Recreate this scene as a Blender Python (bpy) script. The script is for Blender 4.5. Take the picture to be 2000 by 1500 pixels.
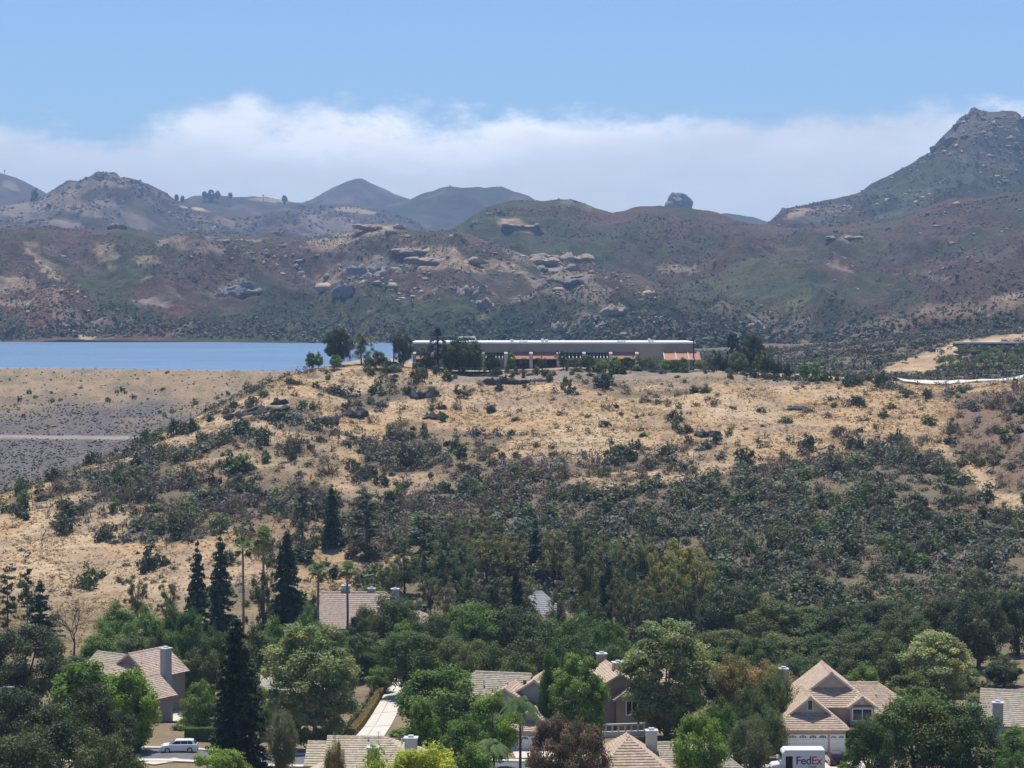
import bpy, math, random
import numpy as np
R = math.radians
for o in list(bpy.data.objects): bpy.data.objects.remove(o)
SC = bpy.context.scene
COL = SC.collection

# ------------------------------------------------------------------ camera
FPX = 4000.0; ZC = 53.0; PITCH = math.atan(150.0 / FPX)
cam_d = bpy.data.cameras.new('camera'); cam = bpy.data.objects.new('camera', cam_d); COL.objects.link(cam)
cam_d.sensor_width = 36.0; cam_d.lens = 72.0; cam_d.clip_start = 0.5; cam_d.clip_end = 40000.0
cam.location = (0, 0, ZC); cam.rotation_euler = (math.pi / 2 - PITCH, 0, 0)
SC.camera = cam

# ------------------------------------------------------------------ light
SUN_EL = R(71.0); SUN_AZ = R(-7.0)         # the sun stands high beyond the scene, a little to the left
sun_d = bpy.data.lights.new('sun', 'SUN'); sun = bpy.data.objects.new('sun', sun_d); COL.objects.link(sun)
sun_d.energy = 5.0; sun_d.angle = R(0.53); sun_d.color = (1.0, 0.95, 0.86)
sun.rotation_euler = (-(math.pi / 2 - SUN_EL), 0, -SUN_AZ)
SC.view_settings.view_transform = 'Standard'; SC.view_settings.look = 'None'
SC.view_settings.exposure = 0.28; SC.view_settings.gamma = 1.0; SC.view_settings.use_curve_mapping = False

world = bpy.data.worlds.new('World'); SC.world = world; world.use_nodes = True
def build_world():
    nt = world.node_tree; N = nt.nodes; L = nt.links; N.clear()
    out = N.new('ShaderNodeOutputWorld'); bg = N.new('ShaderNodeBackground'); bg.inputs['Strength'].default_value = 0.090
    sky = N.new('ShaderNodeTexSky'); sky.sky_type = 'NISHITA'; sky.sun_disc = False
    sky.sun_elevation = SUN_EL; sky.sun_rotation = SUN_AZ; sky.air_density = 1.0; sky.dust_density = 0.25; sky.ozone_density = 3.0; sky.altitude = 200
    tint = N.new('ShaderNodeMix'); tint.data_type = 'RGBA'; tint.blend_type = 'MULTIPLY'; tint.inputs['Factor'].default_value = 1.0
    tint.inputs['B'].default_value = (0.88, 1.03, 1.24, 1)
    L.new(sky.outputs['Color'], tint.inputs['A'])
    tc = N.new('ShaderNodeTexCoord'); sep = N.new('ShaderNodeSeparateXYZ'); L.new(tc.outputs['Generated'], sep.inputs[0])
    def noise(scale, detail, rough, zmul, off=(0, 0, 0)):
        mp = N.new('ShaderNodeMapping'); mp.inputs['Scale'].default_value = (1, 1, zmul); mp.inputs['Location'].default_value = off
        L.new(tc.outputs['Generated'], mp.inputs['Vector'])
        n = N.new('ShaderNodeTexNoise'); n.inputs['Scale'].default_value = scale; n.inputs['Detail'].default_value = detail; n.inputs['Roughness'].default_value = rough
        L.new(mp.outputs[0], n.inputs['Vector']); return n.outputs['Fac']
    def math_(op, a, b=None, clamp=False):
        m = N.new('ShaderNodeMath'); m.operation = op; m.use_clamp = clamp
        for i, x in enumerate((a, b)):
            if x is None: continue
            if isinstance(x, (int, float)): m.inputs[i].default_value = x
            else: L.new(x, m.inputs[i])
        return m.outputs[0]
    def ramp(x, lo, hi):
        m = N.new('ShaderNodeMapRange'); m.interpolation_type = 'SMOOTHSTEP'; m.inputs['From Min'].default_value = lo; m.inputs['From Max'].default_value = hi
        L.new(x, m.inputs['Value']); return m.outputs[0]
    n_big = noise(9, 7, 0.62, 2.2, (0.31, 0.2, 0.1)); n_fine = noise(30, 8, 0.68, 2.0); n_soft = noise(6, 4, 0.5, 3.0, (3.1, 0, 0))
    # cloud bank: how far below its uneven top edge
    top = math_('ADD', 0.094, math_('MULTIPLY', math_('SUBTRACT', n_big, 0.5), 0.095))
    top = math_('ADD', top, math_('MULTIPLY', math_('SUBTRACT', n_fine, 0.5), 0.034))
    depth = math_('SUBTRACT', top, sep.outputs['Z'])
    mask = ramp(depth, -0.004, 0.017)
    mask = math_('MULTIPLY', mask, math_('ADD', 0.28, math_('ADD', math_('MULTIPLY', n_soft, 0.6), math_('MULTIPLY', n_big, 0.7))), True)
    lit = ramp(depth, 0.040, 0.004)                         # bright sunlit rims
    lit = math_('MULTIPLY', lit, ramp(n_soft, 0.36, 0.62))
    cc = N.new('ShaderNodeMix'); cc.data_type = 'RGBA'
    cc.inputs['A'].default_value = (8.6, 9.0, 9.7, 1); cc.inputs['B'].default_value = (13.0, 13.1, 13.3, 1); L.new(lit, cc.inputs['Factor'])
    soft = N.new('ShaderNodeMix'); soft.data_type = 'RGBA'; soft.blend_type = 'MULTIPLY'; soft.inputs['Factor'].default_value = 1.0
    vv = N.new('ShaderNodeCombineColor'); s = math_('ADD', 0.70, math_('ADD', math_('MULTIPLY', n_big, 0.35), math_('MULTIPLY', n_fine, 0.25)))
    for i in range(3): L.new(s, vv.inputs[i])
    L.new(cc.outputs['Result'], soft.inputs['A']); L.new(vv.outputs[0], soft.inputs['B'])
    mx = N.new('ShaderNodeMix'); mx.data_type = 'RGBA'; L.new(mask, mx.inputs['Factor'])
    L.new(tint.outputs['Result'], mx.inputs['A']); L.new(soft.outputs['Result'], mx.inputs['B'])
    L.new(mx.outputs['Result'], bg.inputs['Color']); L.new(bg.outputs[0], out.inputs['Surface'])
build_world()
SC.cycles.max_bounces = 6; SC.cycles.diffuse_bounces = 3; SC.cycles.glossy_bounces = 2; SC.cycles.transmission_bounces = 3
SC.cycles.volume_bounces = 0; SC.cycles.transparent_max_bounces = 8; SC.cycles.use_denoising = True

# ------------------------------------------------------------------ pixel <-> place
CP, SP = math.cos(PITCH), math.sin(PITCH)
def P(u, v, D):
    """point at depth D (metres along +Y) seen at pixel (u, v) of the 2000x1500 photograph"""
    xc = (u - 1000.0) / FPX; yc = (750.0 - v) / FPX
    dy = CP + yc * SP; dz = -SP + yc * CP
    k = D / dy
    return np.array([xc * k, D, ZC + dz * k])
def PX(u, v, D):
    xc = (u - 1000.0) / FPX; yc = (750.0 - v) / FPX
    k = D / (CP + yc * SP)
    return xc * k, ZC + (-SP + yc * CP) * k
def proj(x, y, z):
    dz = z - ZC; depth = y * CP - dz * SP; up = y * SP + dz * CP
    return 1000 + FPX * x / depth, 750 - FPX * up / depth

# ------------------------------------------------------------------ noise
def _h(ix, iy, s):
    n = (ix.astype(np.int64) * 374761393 + iy.astype(np.int64) * 668265263 + s * 974634541) & 0xffffffff
    n = ((n ^ (n >> 13)) * 1274126177) & 0xffffffff
    return ((n ^ (n >> 16)) & 0xffff) / 65535.0
def vnoise(x, y, s=0):
    x = np.asarray(x, float); y = np.asarray(y, float)
    ix = np.floor(x); iy = np.floor(y); fx = x - ix; fy = y - iy
    fx = fx * fx * (3 - 2 * fx); fy = fy * fy * (3 - 2 * fy)
    a = _h(ix, iy, s); b = _h(ix + 1, iy, s); c = _h(ix, iy + 1, s); d = _h(ix + 1, iy + 1, s)
    return (a + (b - a) * fx) * (1 - fy) + (c + (d - c) * fx) * fy
def fbm(x, y, oct=4, s=0, gain=0.5):
    t = 0; a = 1.0; n = 0
    for i in range(oct):
        t = t + a * vnoise(x * 2 ** i + 13.7 * i, y * 2 ** i - 7.3 * i, s + i); n += a; a *= gain
    return t / n
def ridged(x, y, oct=4, s=0):
    t = 0; a = 1.0; n = 0
    for i in range(oct):
        t = t + a * (1 - np.abs(2 * vnoise(x * 2 ** i + 5.1 * i, y * 2 ** i + 9.2 * i, s + i) - 1)); n += a; a *= 0.5
    return t / n
def sstep(x, a, b):
    t = np.clip((np.asarray(x, float) - a) / (b - a), 0, 1); return t * t * (3 - 2 * t)

# ------------------------------------------------------------------ objects
def tag(o, label=None, cat=None, group=None, kind=None):
    if label: o['label'] = label
    if cat: o['category'] = cat
    if group: o['group'] = group
    if kind: o['kind'] = kind
    return o
def np_mesh(name, verts, quads=None, tris=None, cols=None, smooth=False):
    me = bpy.data.meshes.new(name)
    verts = np.asarray(verts, np.float32)
    parts = []
    if quads is not None and len(quads): parts.append(np.asarray(quads, np.int32))
    if tris is not None and len(tris): parts.append(np.asarray(tris, np.int32))
    loops = np.concatenate([p.ravel() for p in parts]); sizes = np.concatenate([np.full(len(p), p.shape[1], np.int32) for p in parts])
    starts = np.concatenate([[0], np.cumsum(sizes)[:-1]]).astype(np.int32)
    me.vertices.add(len(verts)); me.vertices.foreach_set('co', verts.ravel())
    me.loops.add(len(loops)); me.loops.foreach_set('vertex_index', loops)
    me.polygons.add(len(sizes)); me.polygons.foreach_set('loop_start', starts); me.polygons.foreach_set('loop_total', sizes)
    if smooth: me.polygons.foreach_set('use_smooth', np.ones(len(sizes), bool))
    if cols is not None:
        c = np.ones((len(verts), 4), np.float32); c[:, :3] = cols
        at = me.color_attributes.new('Col', 'FLOAT_COLOR', 'POINT'); at.data.foreach_set('color', c.ravel())
    me.update(calc_edges=True)
    return me
def link(name, me, mat=None, parent=None, loc=None):
    o = bpy.data.objects.new(name, me); COL.objects.link(o)
    if mat is not None and me is not None and len(me.materials) == 0: me.materials.append(mat)
    if parent is not None: o.parent = parent
    if loc is not None: o.location = loc
    return o
def empty(name, loc, rz=0.0, scale=(1, 1, 1)):
    o = bpy.data.objects.new(name, None); COL.objects.link(o)
    o.location = loc; o.rotation_euler = (0, 0, rz); o.scale = scale; o.empty_display_size = 0.2
    return o
class MB:
    """collects polygons, builds ONE mesh object"""
    def __init__(s): s.v = []; s.f = []
    def poly(s, pts):
        b = len(s.v); s.v += [tuple(p) for p in pts]; s.f.append(tuple(range(b, b + len(pts)))); return s
    def box(s, x0, x1, y0, y1, z0, z1):
        b = len(s.v)
        s.v += [(x0, y0, z0), (x1, y0, z0), (x1, y1, z0), (x0, y1, z0), (x0, y0, z1), (x1, y0, z1), (x1, y1, z1), (x0, y1, z1)]
        s.f += [tuple(b + i for i in f) for f in ((0, 3, 2, 1), (4, 5, 6, 7), (0, 1, 5, 4), (1, 2, 6, 5), (2, 3, 7, 6), (3, 0, 4, 7))]; return s
    def prism(s, prof, axis, a0, a1):
        """profile [(p,q)] extruded along axis: 'x' -> (a,p,q), 'y' -> (p,a,q), 'z' -> (p,q,a)"""
        def put(p, q, a): return {'x': (a, p, q), 'y': (p, a, q), 'z': (p, q, a)}[axis]
        b = len(s.v); n = len(prof)
        s.v += [put(p, q, a0) for p, q in prof] + [put(p, q, a1) for p, q in prof]
        s.f.append(tuple(b + i for i in range(n))[::-1]); s.f.append(tuple(b + n + i for i in range(n)))
        for i in range(n):
            j = (i + 1) % n; s.f.append((b + i, b + j, b + n + j, b + n + i))
        return s
    def cyl(s, c, r, axis, a0, a1, n=12, r1=None):
        r1 = r if r1 is None else r1
        p0 = [(c[0] + r * math.cos(2 * math.pi * i / n), c[1] + r * math.sin(2 * math.pi * i / n)) for i in range(n)]
        p1 = [(c[0] + r1 * math.cos(2 * math.pi * i / n), c[1] + r1 * math.sin(2 * math.pi * i / n)) for i in range(n)]
        def put(p, a): return {'x': (a, p[0], p[1]), 'y': (p[0], a, p[1]), 'z': (p[0], p[1], a)}[axis]
        b = len(s.v); s.v += [put(p, a0) for p in p0] + [put(p, a1) for p in p1]
        s.f.append(tuple(b + i for i in range(n))[::-1]); s.f.append(tuple(b + n + i for i in range(n)))
        for i in range(n):
            j = (i + 1) % n; s.f.append((b + i, b + j, b + n + j, b + n + i))
        return s
    def tube(s, pts, rad, n=6):
        v, q = tube(pts, rad, n); b = len(s.v); s.v += [tuple(x) for x in v]; s.f += [tuple(b + i for i in f) for f in q]; return s
    def build(s, name, mat, parent=None, loc=None, bevel=0.0, smooth=False):
        me = bpy.data.meshes.new(name); me.from_pydata(s.v, [], s.f)
        import bmesh
        bm = bmesh.new(); bm.from_mesh(me); bmesh.ops.recalc_face_normals(bm, faces=bm.faces[:])
        if bevel: bmesh.ops.bevel(bm, geom=bm.edges[:], offset=bevel, segments=2, affect='EDGES', clamp_overlap=True)
        bm.to_mesh(me); bm.free()
        if smooth: me.polygons.foreach_set('use_smooth', np.ones(len(me.polygons), bool))
        me.update(); return link(name, me, mat, parent, loc)
def tube(pts, rad, n=6):
    pts = np.asarray(pts, float); m = len(pts); rad = np.broadcast_to(np.asarray(rad, float), (m,))
    d = np.gradient(pts, axis=0); d /= np.linalg.norm(d, axis=1)[:, None] + 1e-9
    ref = np.where(np.abs(d[:, 2:3]) > 0.9, np.array([[1.0, 0, 0]]), np.array([[0, 0, 1.0]]))
    a = np.cross(d, ref); a /= np.linalg.norm(a, axis=1)[:, None]; b = np.cross(d, a)
    th = np.arange(n) * 2 * math.pi / n
    v = (pts[:, None, :] + rad[:, None, None] * (np.cos(th)[None, :, None] * a[:, None, :] + np.sin(th)[None, :, None] * b[:, None, :])).reshape(-1, 3)
    q = [(i * n + j, i * n + (j + 1) % n, (i + 1) * n + (j + 1) % n, (i + 1) * n + j) for i in range(m - 1) for j in range(n)]
    return v, q

# ------------------------------------------------------------------ materials
def new_mat(name):
    m = bpy.data.materials.new(name); m.use_nodes = True; nt = m.node_tree; b = nt.nodes['Principled BSDF']; return m, nt, b
def mul_noise(nt, src, scale, lo, hi, detail=5, coord='Object', vscale=(1, 1, 1), rough=0.6):
    """colour times a band of noise"""
    N = nt.nodes; L = nt.links
    tc = N.new('ShaderNodeTexCoord'); mp = N.new('ShaderNodeMapping'); mp.inputs['Scale'].default_value = vscale; L.new(tc.outputs[coord], mp.inputs[0])
    n = N.new('ShaderNodeTexNoise'); n.inputs['Scale'].default_value = scale; n.inputs['Detail'].default_value = detail; n.inputs['Roughness'].default_value = rough; L.new(mp.outputs[0], n.inputs['Vector'])
    mr = N.new('ShaderNodeMapRange'); mr.inputs['From Min'].default_value = 0.25; mr.inputs['From Max'].default_value = 0.75; mr.inputs['To Min'].default_value = lo; mr.inputs['To Max'].default_value = hi; L.new(n.outputs['Fac'], mr.inputs['Value'])
    cmb = N.new('ShaderNodeCombineColor')
    for i in range(3): L.new(mr.outputs[0], cmb.inputs[i])
    mx = N.new('ShaderNodeMix'); mx.data_type = 'RGBA'; mx.blend_type = 'MULTIPLY'; mx.inputs['Factor'].default_value = 1.0
    if isinstance(src, tuple): mx.inputs['A'].default_value = (*src, 1)
    else: L.new(src, mx.inputs['A'])
    L.new(cmb.outputs[0], mx.inputs['B']); return mx.outputs['Result'], n.outputs['Fac']
def bump(nt, b, h, dist, strength=1.0):
    bp = nt.nodes.new('ShaderNodeBump'); bp.inputs['Distance'].default_value = dist; bp.inputs['Strength'].default_value = strength
    nt.links.new(h, bp.inputs['Height']); nt.links.new(bp.outputs[0], b.inputs['Normal'])
MATS = {}
def mat(name, col, rough=0.7, metal=0.0, var=0.12, scale=1.5, spec=0.3, coat=0.0):
    if name in MATS: return MATS[name]
    m, nt, b = new_mat(name); b.inputs['Roughness'].default_value = rough; b.inputs['Metallic'].default_value = metal
    b.inputs['Specular IOR Level'].default_value = spec; b.inputs['Coat Weight'].default_value = coat
    if var: c, _ = mul_noise(nt, col, scale, 1 - var, 1 + var); nt.links.new(c, b.inputs['Base Color'])
    else: b.inputs['Base Color'].default_value = (*col, 1)
    MATS[name] = m; return m
def leaf_mat(name, col, trans=0.35, rough=0.65):
    if name in MATS: return MATS[name]
    m, nt, b = new_mat(name); N = nt.nodes; L = nt.links
    at = N.new('ShaderNodeVertexColor'); at.layer_name = 'Col'
    mx = N.new('ShaderNodeMix'); mx.data_type = 'RGBA'; mx.blend_type = 'MULTIPLY'; mx.inputs['Factor'].default_value = 1.0; mx.inputs['A'].default_value = (*col, 1); L.new(at.outputs['Color'], mx.inputs['B'])
    oi = N.new('ShaderNodeObjectInfo'); hs = N.new('ShaderNodeHueSaturation'); L.new(mx.outputs['Result'], hs.inputs['Color'])
    mr = N.new('ShaderNodeMapRange'); mr.inputs['To Min'].default_value = 0.78; mr.inputs['To Max'].default_value = 1.25; L.new(oi.outputs['Random'], mr.inputs['Value']); L.new(mr.outputs[0], hs.inputs['Value'])
    mr2 = N.new('ShaderNodeMapRange'); mr2.inputs['To Min'].default_value = 0.515; mr2.inputs['To Max'].default_value = 0.485; L.new(oi.outputs['Random'], mr2.inputs['Value']); L.new(mr2.outputs[0], hs.inputs['Hue'])
    b.inputs['Roughness'].default_value = rough; b.inputs['Specular IOR Level'].default_value = 0.35; L.new(hs.outputs[0], b.inputs['Base Color'])
    tr = N.new('ShaderNodeBsdfTranslucent'); L.new(hs.outputs[0], tr.inputs['Color']); ms = N.new('ShaderNodeMixShader'); ms.inputs[0].default_value = trans
    L.new(b.outputs[0], ms.inputs[1]); L.new(tr.outputs[0], ms.inputs[2]); L.new(ms.outputs[0], N['Material Output'].inputs['Surface'])
    MATS[name] = m; return m
def terrain_mat(name, fine, rough=0.95, bumpd=0.3, lo=0.72, hi=1.25, fine2=None):
    """vertex colour broken up by two sizes of noise"""
    if name in MATS: return MATS[name]
    m, nt, b = new_mat(name); b.inputs['Roughness'].default_value = rough; b.inputs['Specular IOR Level'].default_value = 0.15
    at = nt.nodes.new('ShaderNodeVertexColor'); at.layer_name = 'Col'
    c, h = mul_noise(nt, at.outputs['Color'], fine, lo, hi, detail=6, rough=0.7)
    c, _ = mul_noise(nt, c, fine2 or fine * 0.13, 0.74 if fine2 else 0.85, 1.26 if fine2 else 1.15, detail=6)
    nt.links.new(c, b.inputs['Base Color']); bump(nt, b, h, bumpd); MATS[name] = m; return m

# ================================================================== SETTING: ground
CT = []
def c_(u, v, D): CT.append(((u - 1000) / 1000.0, math.log(D / 240.0) * 1.3, PX(u, v, D)[1]))
def cz(u, D, z): CT.append(((u - 1000) / 1000.0, math.log(D / 240.0) * 1.3, z))
for u in (-400, 300, 1000, 1700, 2400):
    cz(u, 170, -0.5); cz(u, 110, 7); cz(u, 60, 25)
for a in [(0,1490,255),(350,1468,262),(700,1478,255),(1000,1488,250),(1300,1490,245),(1570,1505,238),(1850,1500,240),(2050,1500,240),(-400,1490,255),(2400,1500,240),
          (350,1405,300),(0,1400,300),(735,1435,288),(785,1322,335),(1000,1440,272),(1200,1425,275),(1600,1474,250),(1950,1420,270),(700,1262,378),(1050,1235,400),(1500,1330,320),(1930,1325,320),
          (1500,1210,400),(1930,1180,395),(200,1290,335),(200,1200,400),(0,1290,335),
          (0,1150,430),(0,1050,480),(0,967,555),(150,1150,430),(150,1010,500),(150,915,572),(300,1120,440),(300,960,520),(300,850,605),(420,795,625),
          (500,1080,450),(500,950,520),(500,755,640),(600,722,655),(700,900,550),(700,760,630),(700,722,655),(800,1060,460),(800,722,655),(850,724,652),(1000,727,650),(1130,727,650),(1250,728,650),(1380,729,650),(850,900,550),
          (1000,1130,430),(1000,1000,490),(1000,850,575),(1000,765,630),(1000,725,656),(1250,1000,485),(1250,850,570),(1250,760,630),(1250,725,656),
          (1400,1120,430),(1500,1080,440),(1500,920,525),(1500,800,600),(1500,740,648),(1700,1100,430),(1700,930,515),(1700,800,600),(1700,752,645),(1700,737,760),
          (1900,1130,420),(1900,1000,480),(1900,850,560),(1900,768,615),(1900,750,660),(2000,1150,410),(2000,1000,470),(2000,860,540),(2000,745,640),(2000,738,720),
          (1700,716,880),(1850,676,980),(2000,668,1000),(1500,712,950),(1500,690,1150),(1800,655,1150),(2000,640,1150),(2300,1000,470),(2300,745,640),(2300,660,1000),(-300,1150,430),(-300,1010,540)]: c_(*a)
for a in [(0,605,-4),(0,650,-9),(150,625,0),(150,670,-8),(300,655,8),(300,690,2),(500,685,23),(600,705,29),(600,760,21),(700,740,32.4),(700,850,18),(850,740,32.5),(850,670,32.6),(1000,670,32.6),(1000,740,32.6),(1250,670,32.4),(1250,740,32),(1380,670,32.2),
          (1500,720,29),(1500,800,27.5),(-300,640,-8),(300,1000,12),(300,1500,14),(800,1000,16),(800,1500,16),(-300,1000,12),(-300,1500,12),(1200,1000,24),(1200,1500,24),(0,800,12),(300,800,12),(1600,1600,26),(2000,1600,30),(2400,1600,30),(-400,1900,10),(900,1900,12),(2400,1900,28)]: cz(*a)
CT = np.array(CT)
def _tps(r2): return 0.5 * r2 * np.log(r2 + 1e-12)
def _solve():
    n = len(CT); d2 = (CT[:, None, 0] - CT[None, :, 0]) ** 2 + (CT[:, None, 1] - CT[None, :, 1]) ** 2
    A = np.zeros((n + 3, n + 3)); A[:n, :n] = _tps(d2) + np.eye(n) * 2e-4
    Q = np.c_[np.ones(n), CT[:, :2]]; A[:n, n:] = Q; A[n:, :n] = Q.T
    return np.linalg.solve(A, np.r_[CT[:, 2], 0, 0, 0])
TW = _solve()
def ground_z(X, Y):
    X = np.atleast_1d(np.asarray(X, float)); Y = np.atleast_1d(np.asarray(Y, float)); sh = X.shape
    x = X.ravel(); y = Y.ravel(); ye = np.maximum(y, 50.0)
    s = np.clip(x / ye * 4.0, -1.6, 1.6); t = np.log(ye / 240.0) * 1.3
    z = np.empty(len(x))
    for i in range(0, len(x), 20000):
        sl = slice(i, i + 20000)
        d2 = (s[sl, None] - CT[None, :, 0]) ** 2 + (t[sl, None] - CT[None, :, 1]) ** 2
        z[sl] = _tps(d2) @ TW[:-3] + TW[-3] + TW[-2] * s[sl] + TW[-1] * t[sl]
    z = np.where(y < 50, 30 + (51.2 - 30) * sstep(50 - y, 0, 50) + (z - 30) * sstep(y, 20, 50), z)
    w = sstep(y, 405, 450) * (1 - 0.75 * sstep(y, 652, 662) * (x > -75) * (x < 75))
    z = z + w * ((fbm(x / 34, y / 34, 3, 5) - 0.5) * 3.4 + (fbm(x / 9, y / 9, 3, 9) - 0.5) * 1.5)
    w2 = sstep(y, 300, 330) * (1 - sstep(y, 405, 450)); z = z + w2 * (fbm(x / 14, y / 14, 2, 3) - 0.5) * 0.8
    return z.reshape(sh)
def gz(x, y): return float(ground_z([x], [y])[0])

# cover: how densely shrubs grow at a place (drives both planting and the colour of the soil)
def in_poly(u, v, poly):
    ins = np.zeros(np.shape(u), bool); n = len(poly)
    for i in range(n):
        x1, y1 = poly[i]; x2, y2 = poly[(i + 1) % n]
        c = ((y1 > v) != (y2 > v)) & (u < (x2 - x1) * (v - y1) / (y2 - y1 + 1e-9) + x1); ins ^= c
    return ins
DENSE = [(640,1180),(760,1120),(900,1060),(960,1020),(1080,990),(1180,950),(1290,935),(1420,915),(1560,900),(1700,875),(1800,880),(1880,930),(1960,1000),(2100,1060),(2600,1100),(2600,1300),(640,1300)]
MEDIUM = [(-400,1010),(0,985),(160,930),(330,870),(420,850),(560,850),(700,850),(820,830),(960,850),(1060,880),(1180,900),(1300,860),(1430,880),(1560,860),(1700,850),(1800,870),(1880,930),(1500,920),(1180,960),(960,1030),(760,1110),(600,1130),(420,1110),(250,1060),(100,1010),(0,1010),(-400,1020)]
REDDISH = [(1830,800),(1900,770),(2000,760),(2400,760),(2400,1010),(2000,960),(1930,930),(1870,880)]
def cover(x, y, z):
    u, v = proj(x, y, z)
    n = fbm(x / 26, y / 26, 3, 21); n2 = fbm(x / 9, y / 9, 2, 31)
    u2 = u + (n - 0.5) * 110; v2 = v + (n2 - 0.5) * 60
    d = 0.20 + 0.5 * sstep(n, 0.44, 0.66) * sstep(n2, 0.35, 0.6)
    d = np.where(in_poly(u2, v2, MEDIUM), 0.36 + 0.40 * sstep(n, 0.38, 0.62) + 0.16 * sstep(n2, .4, .65), d)
    d = np.where(in_poly(u2, v2, DENSE), 0.70 + 0.30 * sstep(n, 0.28, 0.5) - 0.22 * sstep(n2, 0.70, 0.82), d)
    d = np.where(in_poly(u2, v2, REDDISH), 0.65, d)
    d = np.where((v2 > 1060) & (u2 < 420) & (y < 480), 0.10 + 0.3 * sstep(n, 0.55, 0.75), d)
    return np.clip(d, 0, 1)

def ground_colour(X, Y, Z):
    n = fbm(X / 21, Y / 21, 4, 41); n2 = fbm(X / 5.5, Y / 5.5, 3, 51); c = cover(X, Y, Z)
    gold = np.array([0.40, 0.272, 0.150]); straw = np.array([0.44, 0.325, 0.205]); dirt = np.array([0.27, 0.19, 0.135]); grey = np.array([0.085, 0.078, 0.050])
    k = sstep(n, 0.35, 0.65)[:, None]; col = gold * k + straw * (1 - k); w_ = fbm(X / 3.0, Y / 1.3, 3, 45)[:, None]; col = col * (0.72 + 0.56 * w_); k = (sstep(fbm(X / 15 + 40, Y / 11, 4, 47), 0.55, 0.72) * 0.55)[:, None]; col = col * (1 - k) + np.array([0.25, 0.18, 0.135]) * k
    k = (sstep(n2, 0.56, 0.76) * 0.4)[:, None]; col = col * (1 - k) + dirt * k
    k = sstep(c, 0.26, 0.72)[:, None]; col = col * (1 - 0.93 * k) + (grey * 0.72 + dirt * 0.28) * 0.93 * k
    u, v = proj(X, Y, Z)
    k = (in_poly(u, v, REDDISH) * 0.5)[:, None]; col = col * (1 - k) + np.array([0.20, 0.12, 0.085]) * k
    # bank of bare earth under the plant road, valley green behind the crest, garden soil near the houses
    k = (((v < 752 + 14 * (n2 - 0.5)) & (u > 880) & (u < 1720) & (Y > 625) & (Y < 662)) * 0.75)[:, None]; col = col * (1 - k) + np.array([0.22, 0.18, 0.15]) * k
    k = (sstep(Y, 680, 700) * ((u > 1340) & ~in_poly(u + 40 * (n - .5), v + 10 * (n2 - .5), [(1700,738),(1760,704),(1862,668),(1950,655),(2040,650),(2040,664),(1880,676),(1876,716),(1800,736)])))[:, None] * 0.88
    col = col * (1 - k) + (np.array([0.095, 0.082, 0.052]) * (0.7 + 0.6 * n2[:, None])) * k
    k = ((1 - sstep(Y, 395, 435)) * 0.8)[:, None]; col = col * (1 - k) + (np.array([0.17, 0.135, 0.08]) * (0.7 + 0.6 * n[:, None])) * k
    return col
def grid_quads(nr, nc):
    i = np.arange(nr - 1)[:, None] * nc + np.arange(nc - 1)[None, :]
    return np.stack([i, i + 1, i + nc + 1, i + nc], -1).reshape(-1, 4)
def build_ground():
    ys = np.concatenate([np.linspace(-30, 200, 40), np.arange(204, 400, 2.0), np.arange(400, 700, 0.95), np.arange(701, 1000, 5.0), np.arange(1005, 1760, 16.0)])
    nc = 420; s = np.linspace(-1, 1, nc)
    hw = 0.31 * np.maximum(ys, 0) + 70
    X = s[None, :] * hw[:, None]; Y = np.repeat(ys[:, None], nc, 1)
    Z = ground_z(X, Y); V = np.stack([X, Y, Z], -1).reshape(-1, 3)
    col = ground_colour(V[:, 0], V[:, 1], V[:, 2])
    me = np_mesh('ground', V, quads=grid_quads(len(ys), nc), cols=col, smooth=True)
    tag(link('ground', me, terrain_mat('hill_ground', 0.9, bumpd=0.35, lo=0.66, hi=1.3)), kind='structure')
    # broad base the whole country stands on
    b = 14000.0
    me = np_mesh('plain', [(-b, -2000, -26), (b, -2000, -26), (b, 16000, -26), (-b, 16000, -26)], quads=[(0, 1, 2, 3)])
    tag(link('plain', me, mat('plain_soil', (0.14, 0.12, 0.08), 0.95, scale=0.01)), kind='structure')
build_ground()

# ================================================================== SETTING: lake
LAKE_Z = PX(300, 668, 1600)[1]
def build_lake():
    m, nt, b = new_mat('lake_water'); b.inputs['Roughness'].default_value = 0.30; b.inputs['IOR'].default_value = 1.33; wc, _ = mul_noise(nt, (0.135, 0.215, 0.325), 0.03, 0.68, 1.25, detail=5, vscale=(0.25, 1.6, 1)); nt.links.new(wc, b.inputs['Base Color'])
    _, h = mul_noise(nt, (1, 1, 1), 0.22, 0.9, 1.1, detail=5, vscale=(1, 0.35, 1)); bump(nt, b, h, 2.2, 1.0)
    xs = np.linspace(-900, 90, 40); ys = np.linspace(759, 1700, 40); X, Y = np.meshgrid(xs, ys)
    V = np.stack([X, Y, np.full_like(X, LAKE_Z)], -1).reshape(-1, 3)
    tag(link('lake', np_mesh('lake', V, quads=grid_quads(40, 40)), m), kind='structure')
build_lake()

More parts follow.
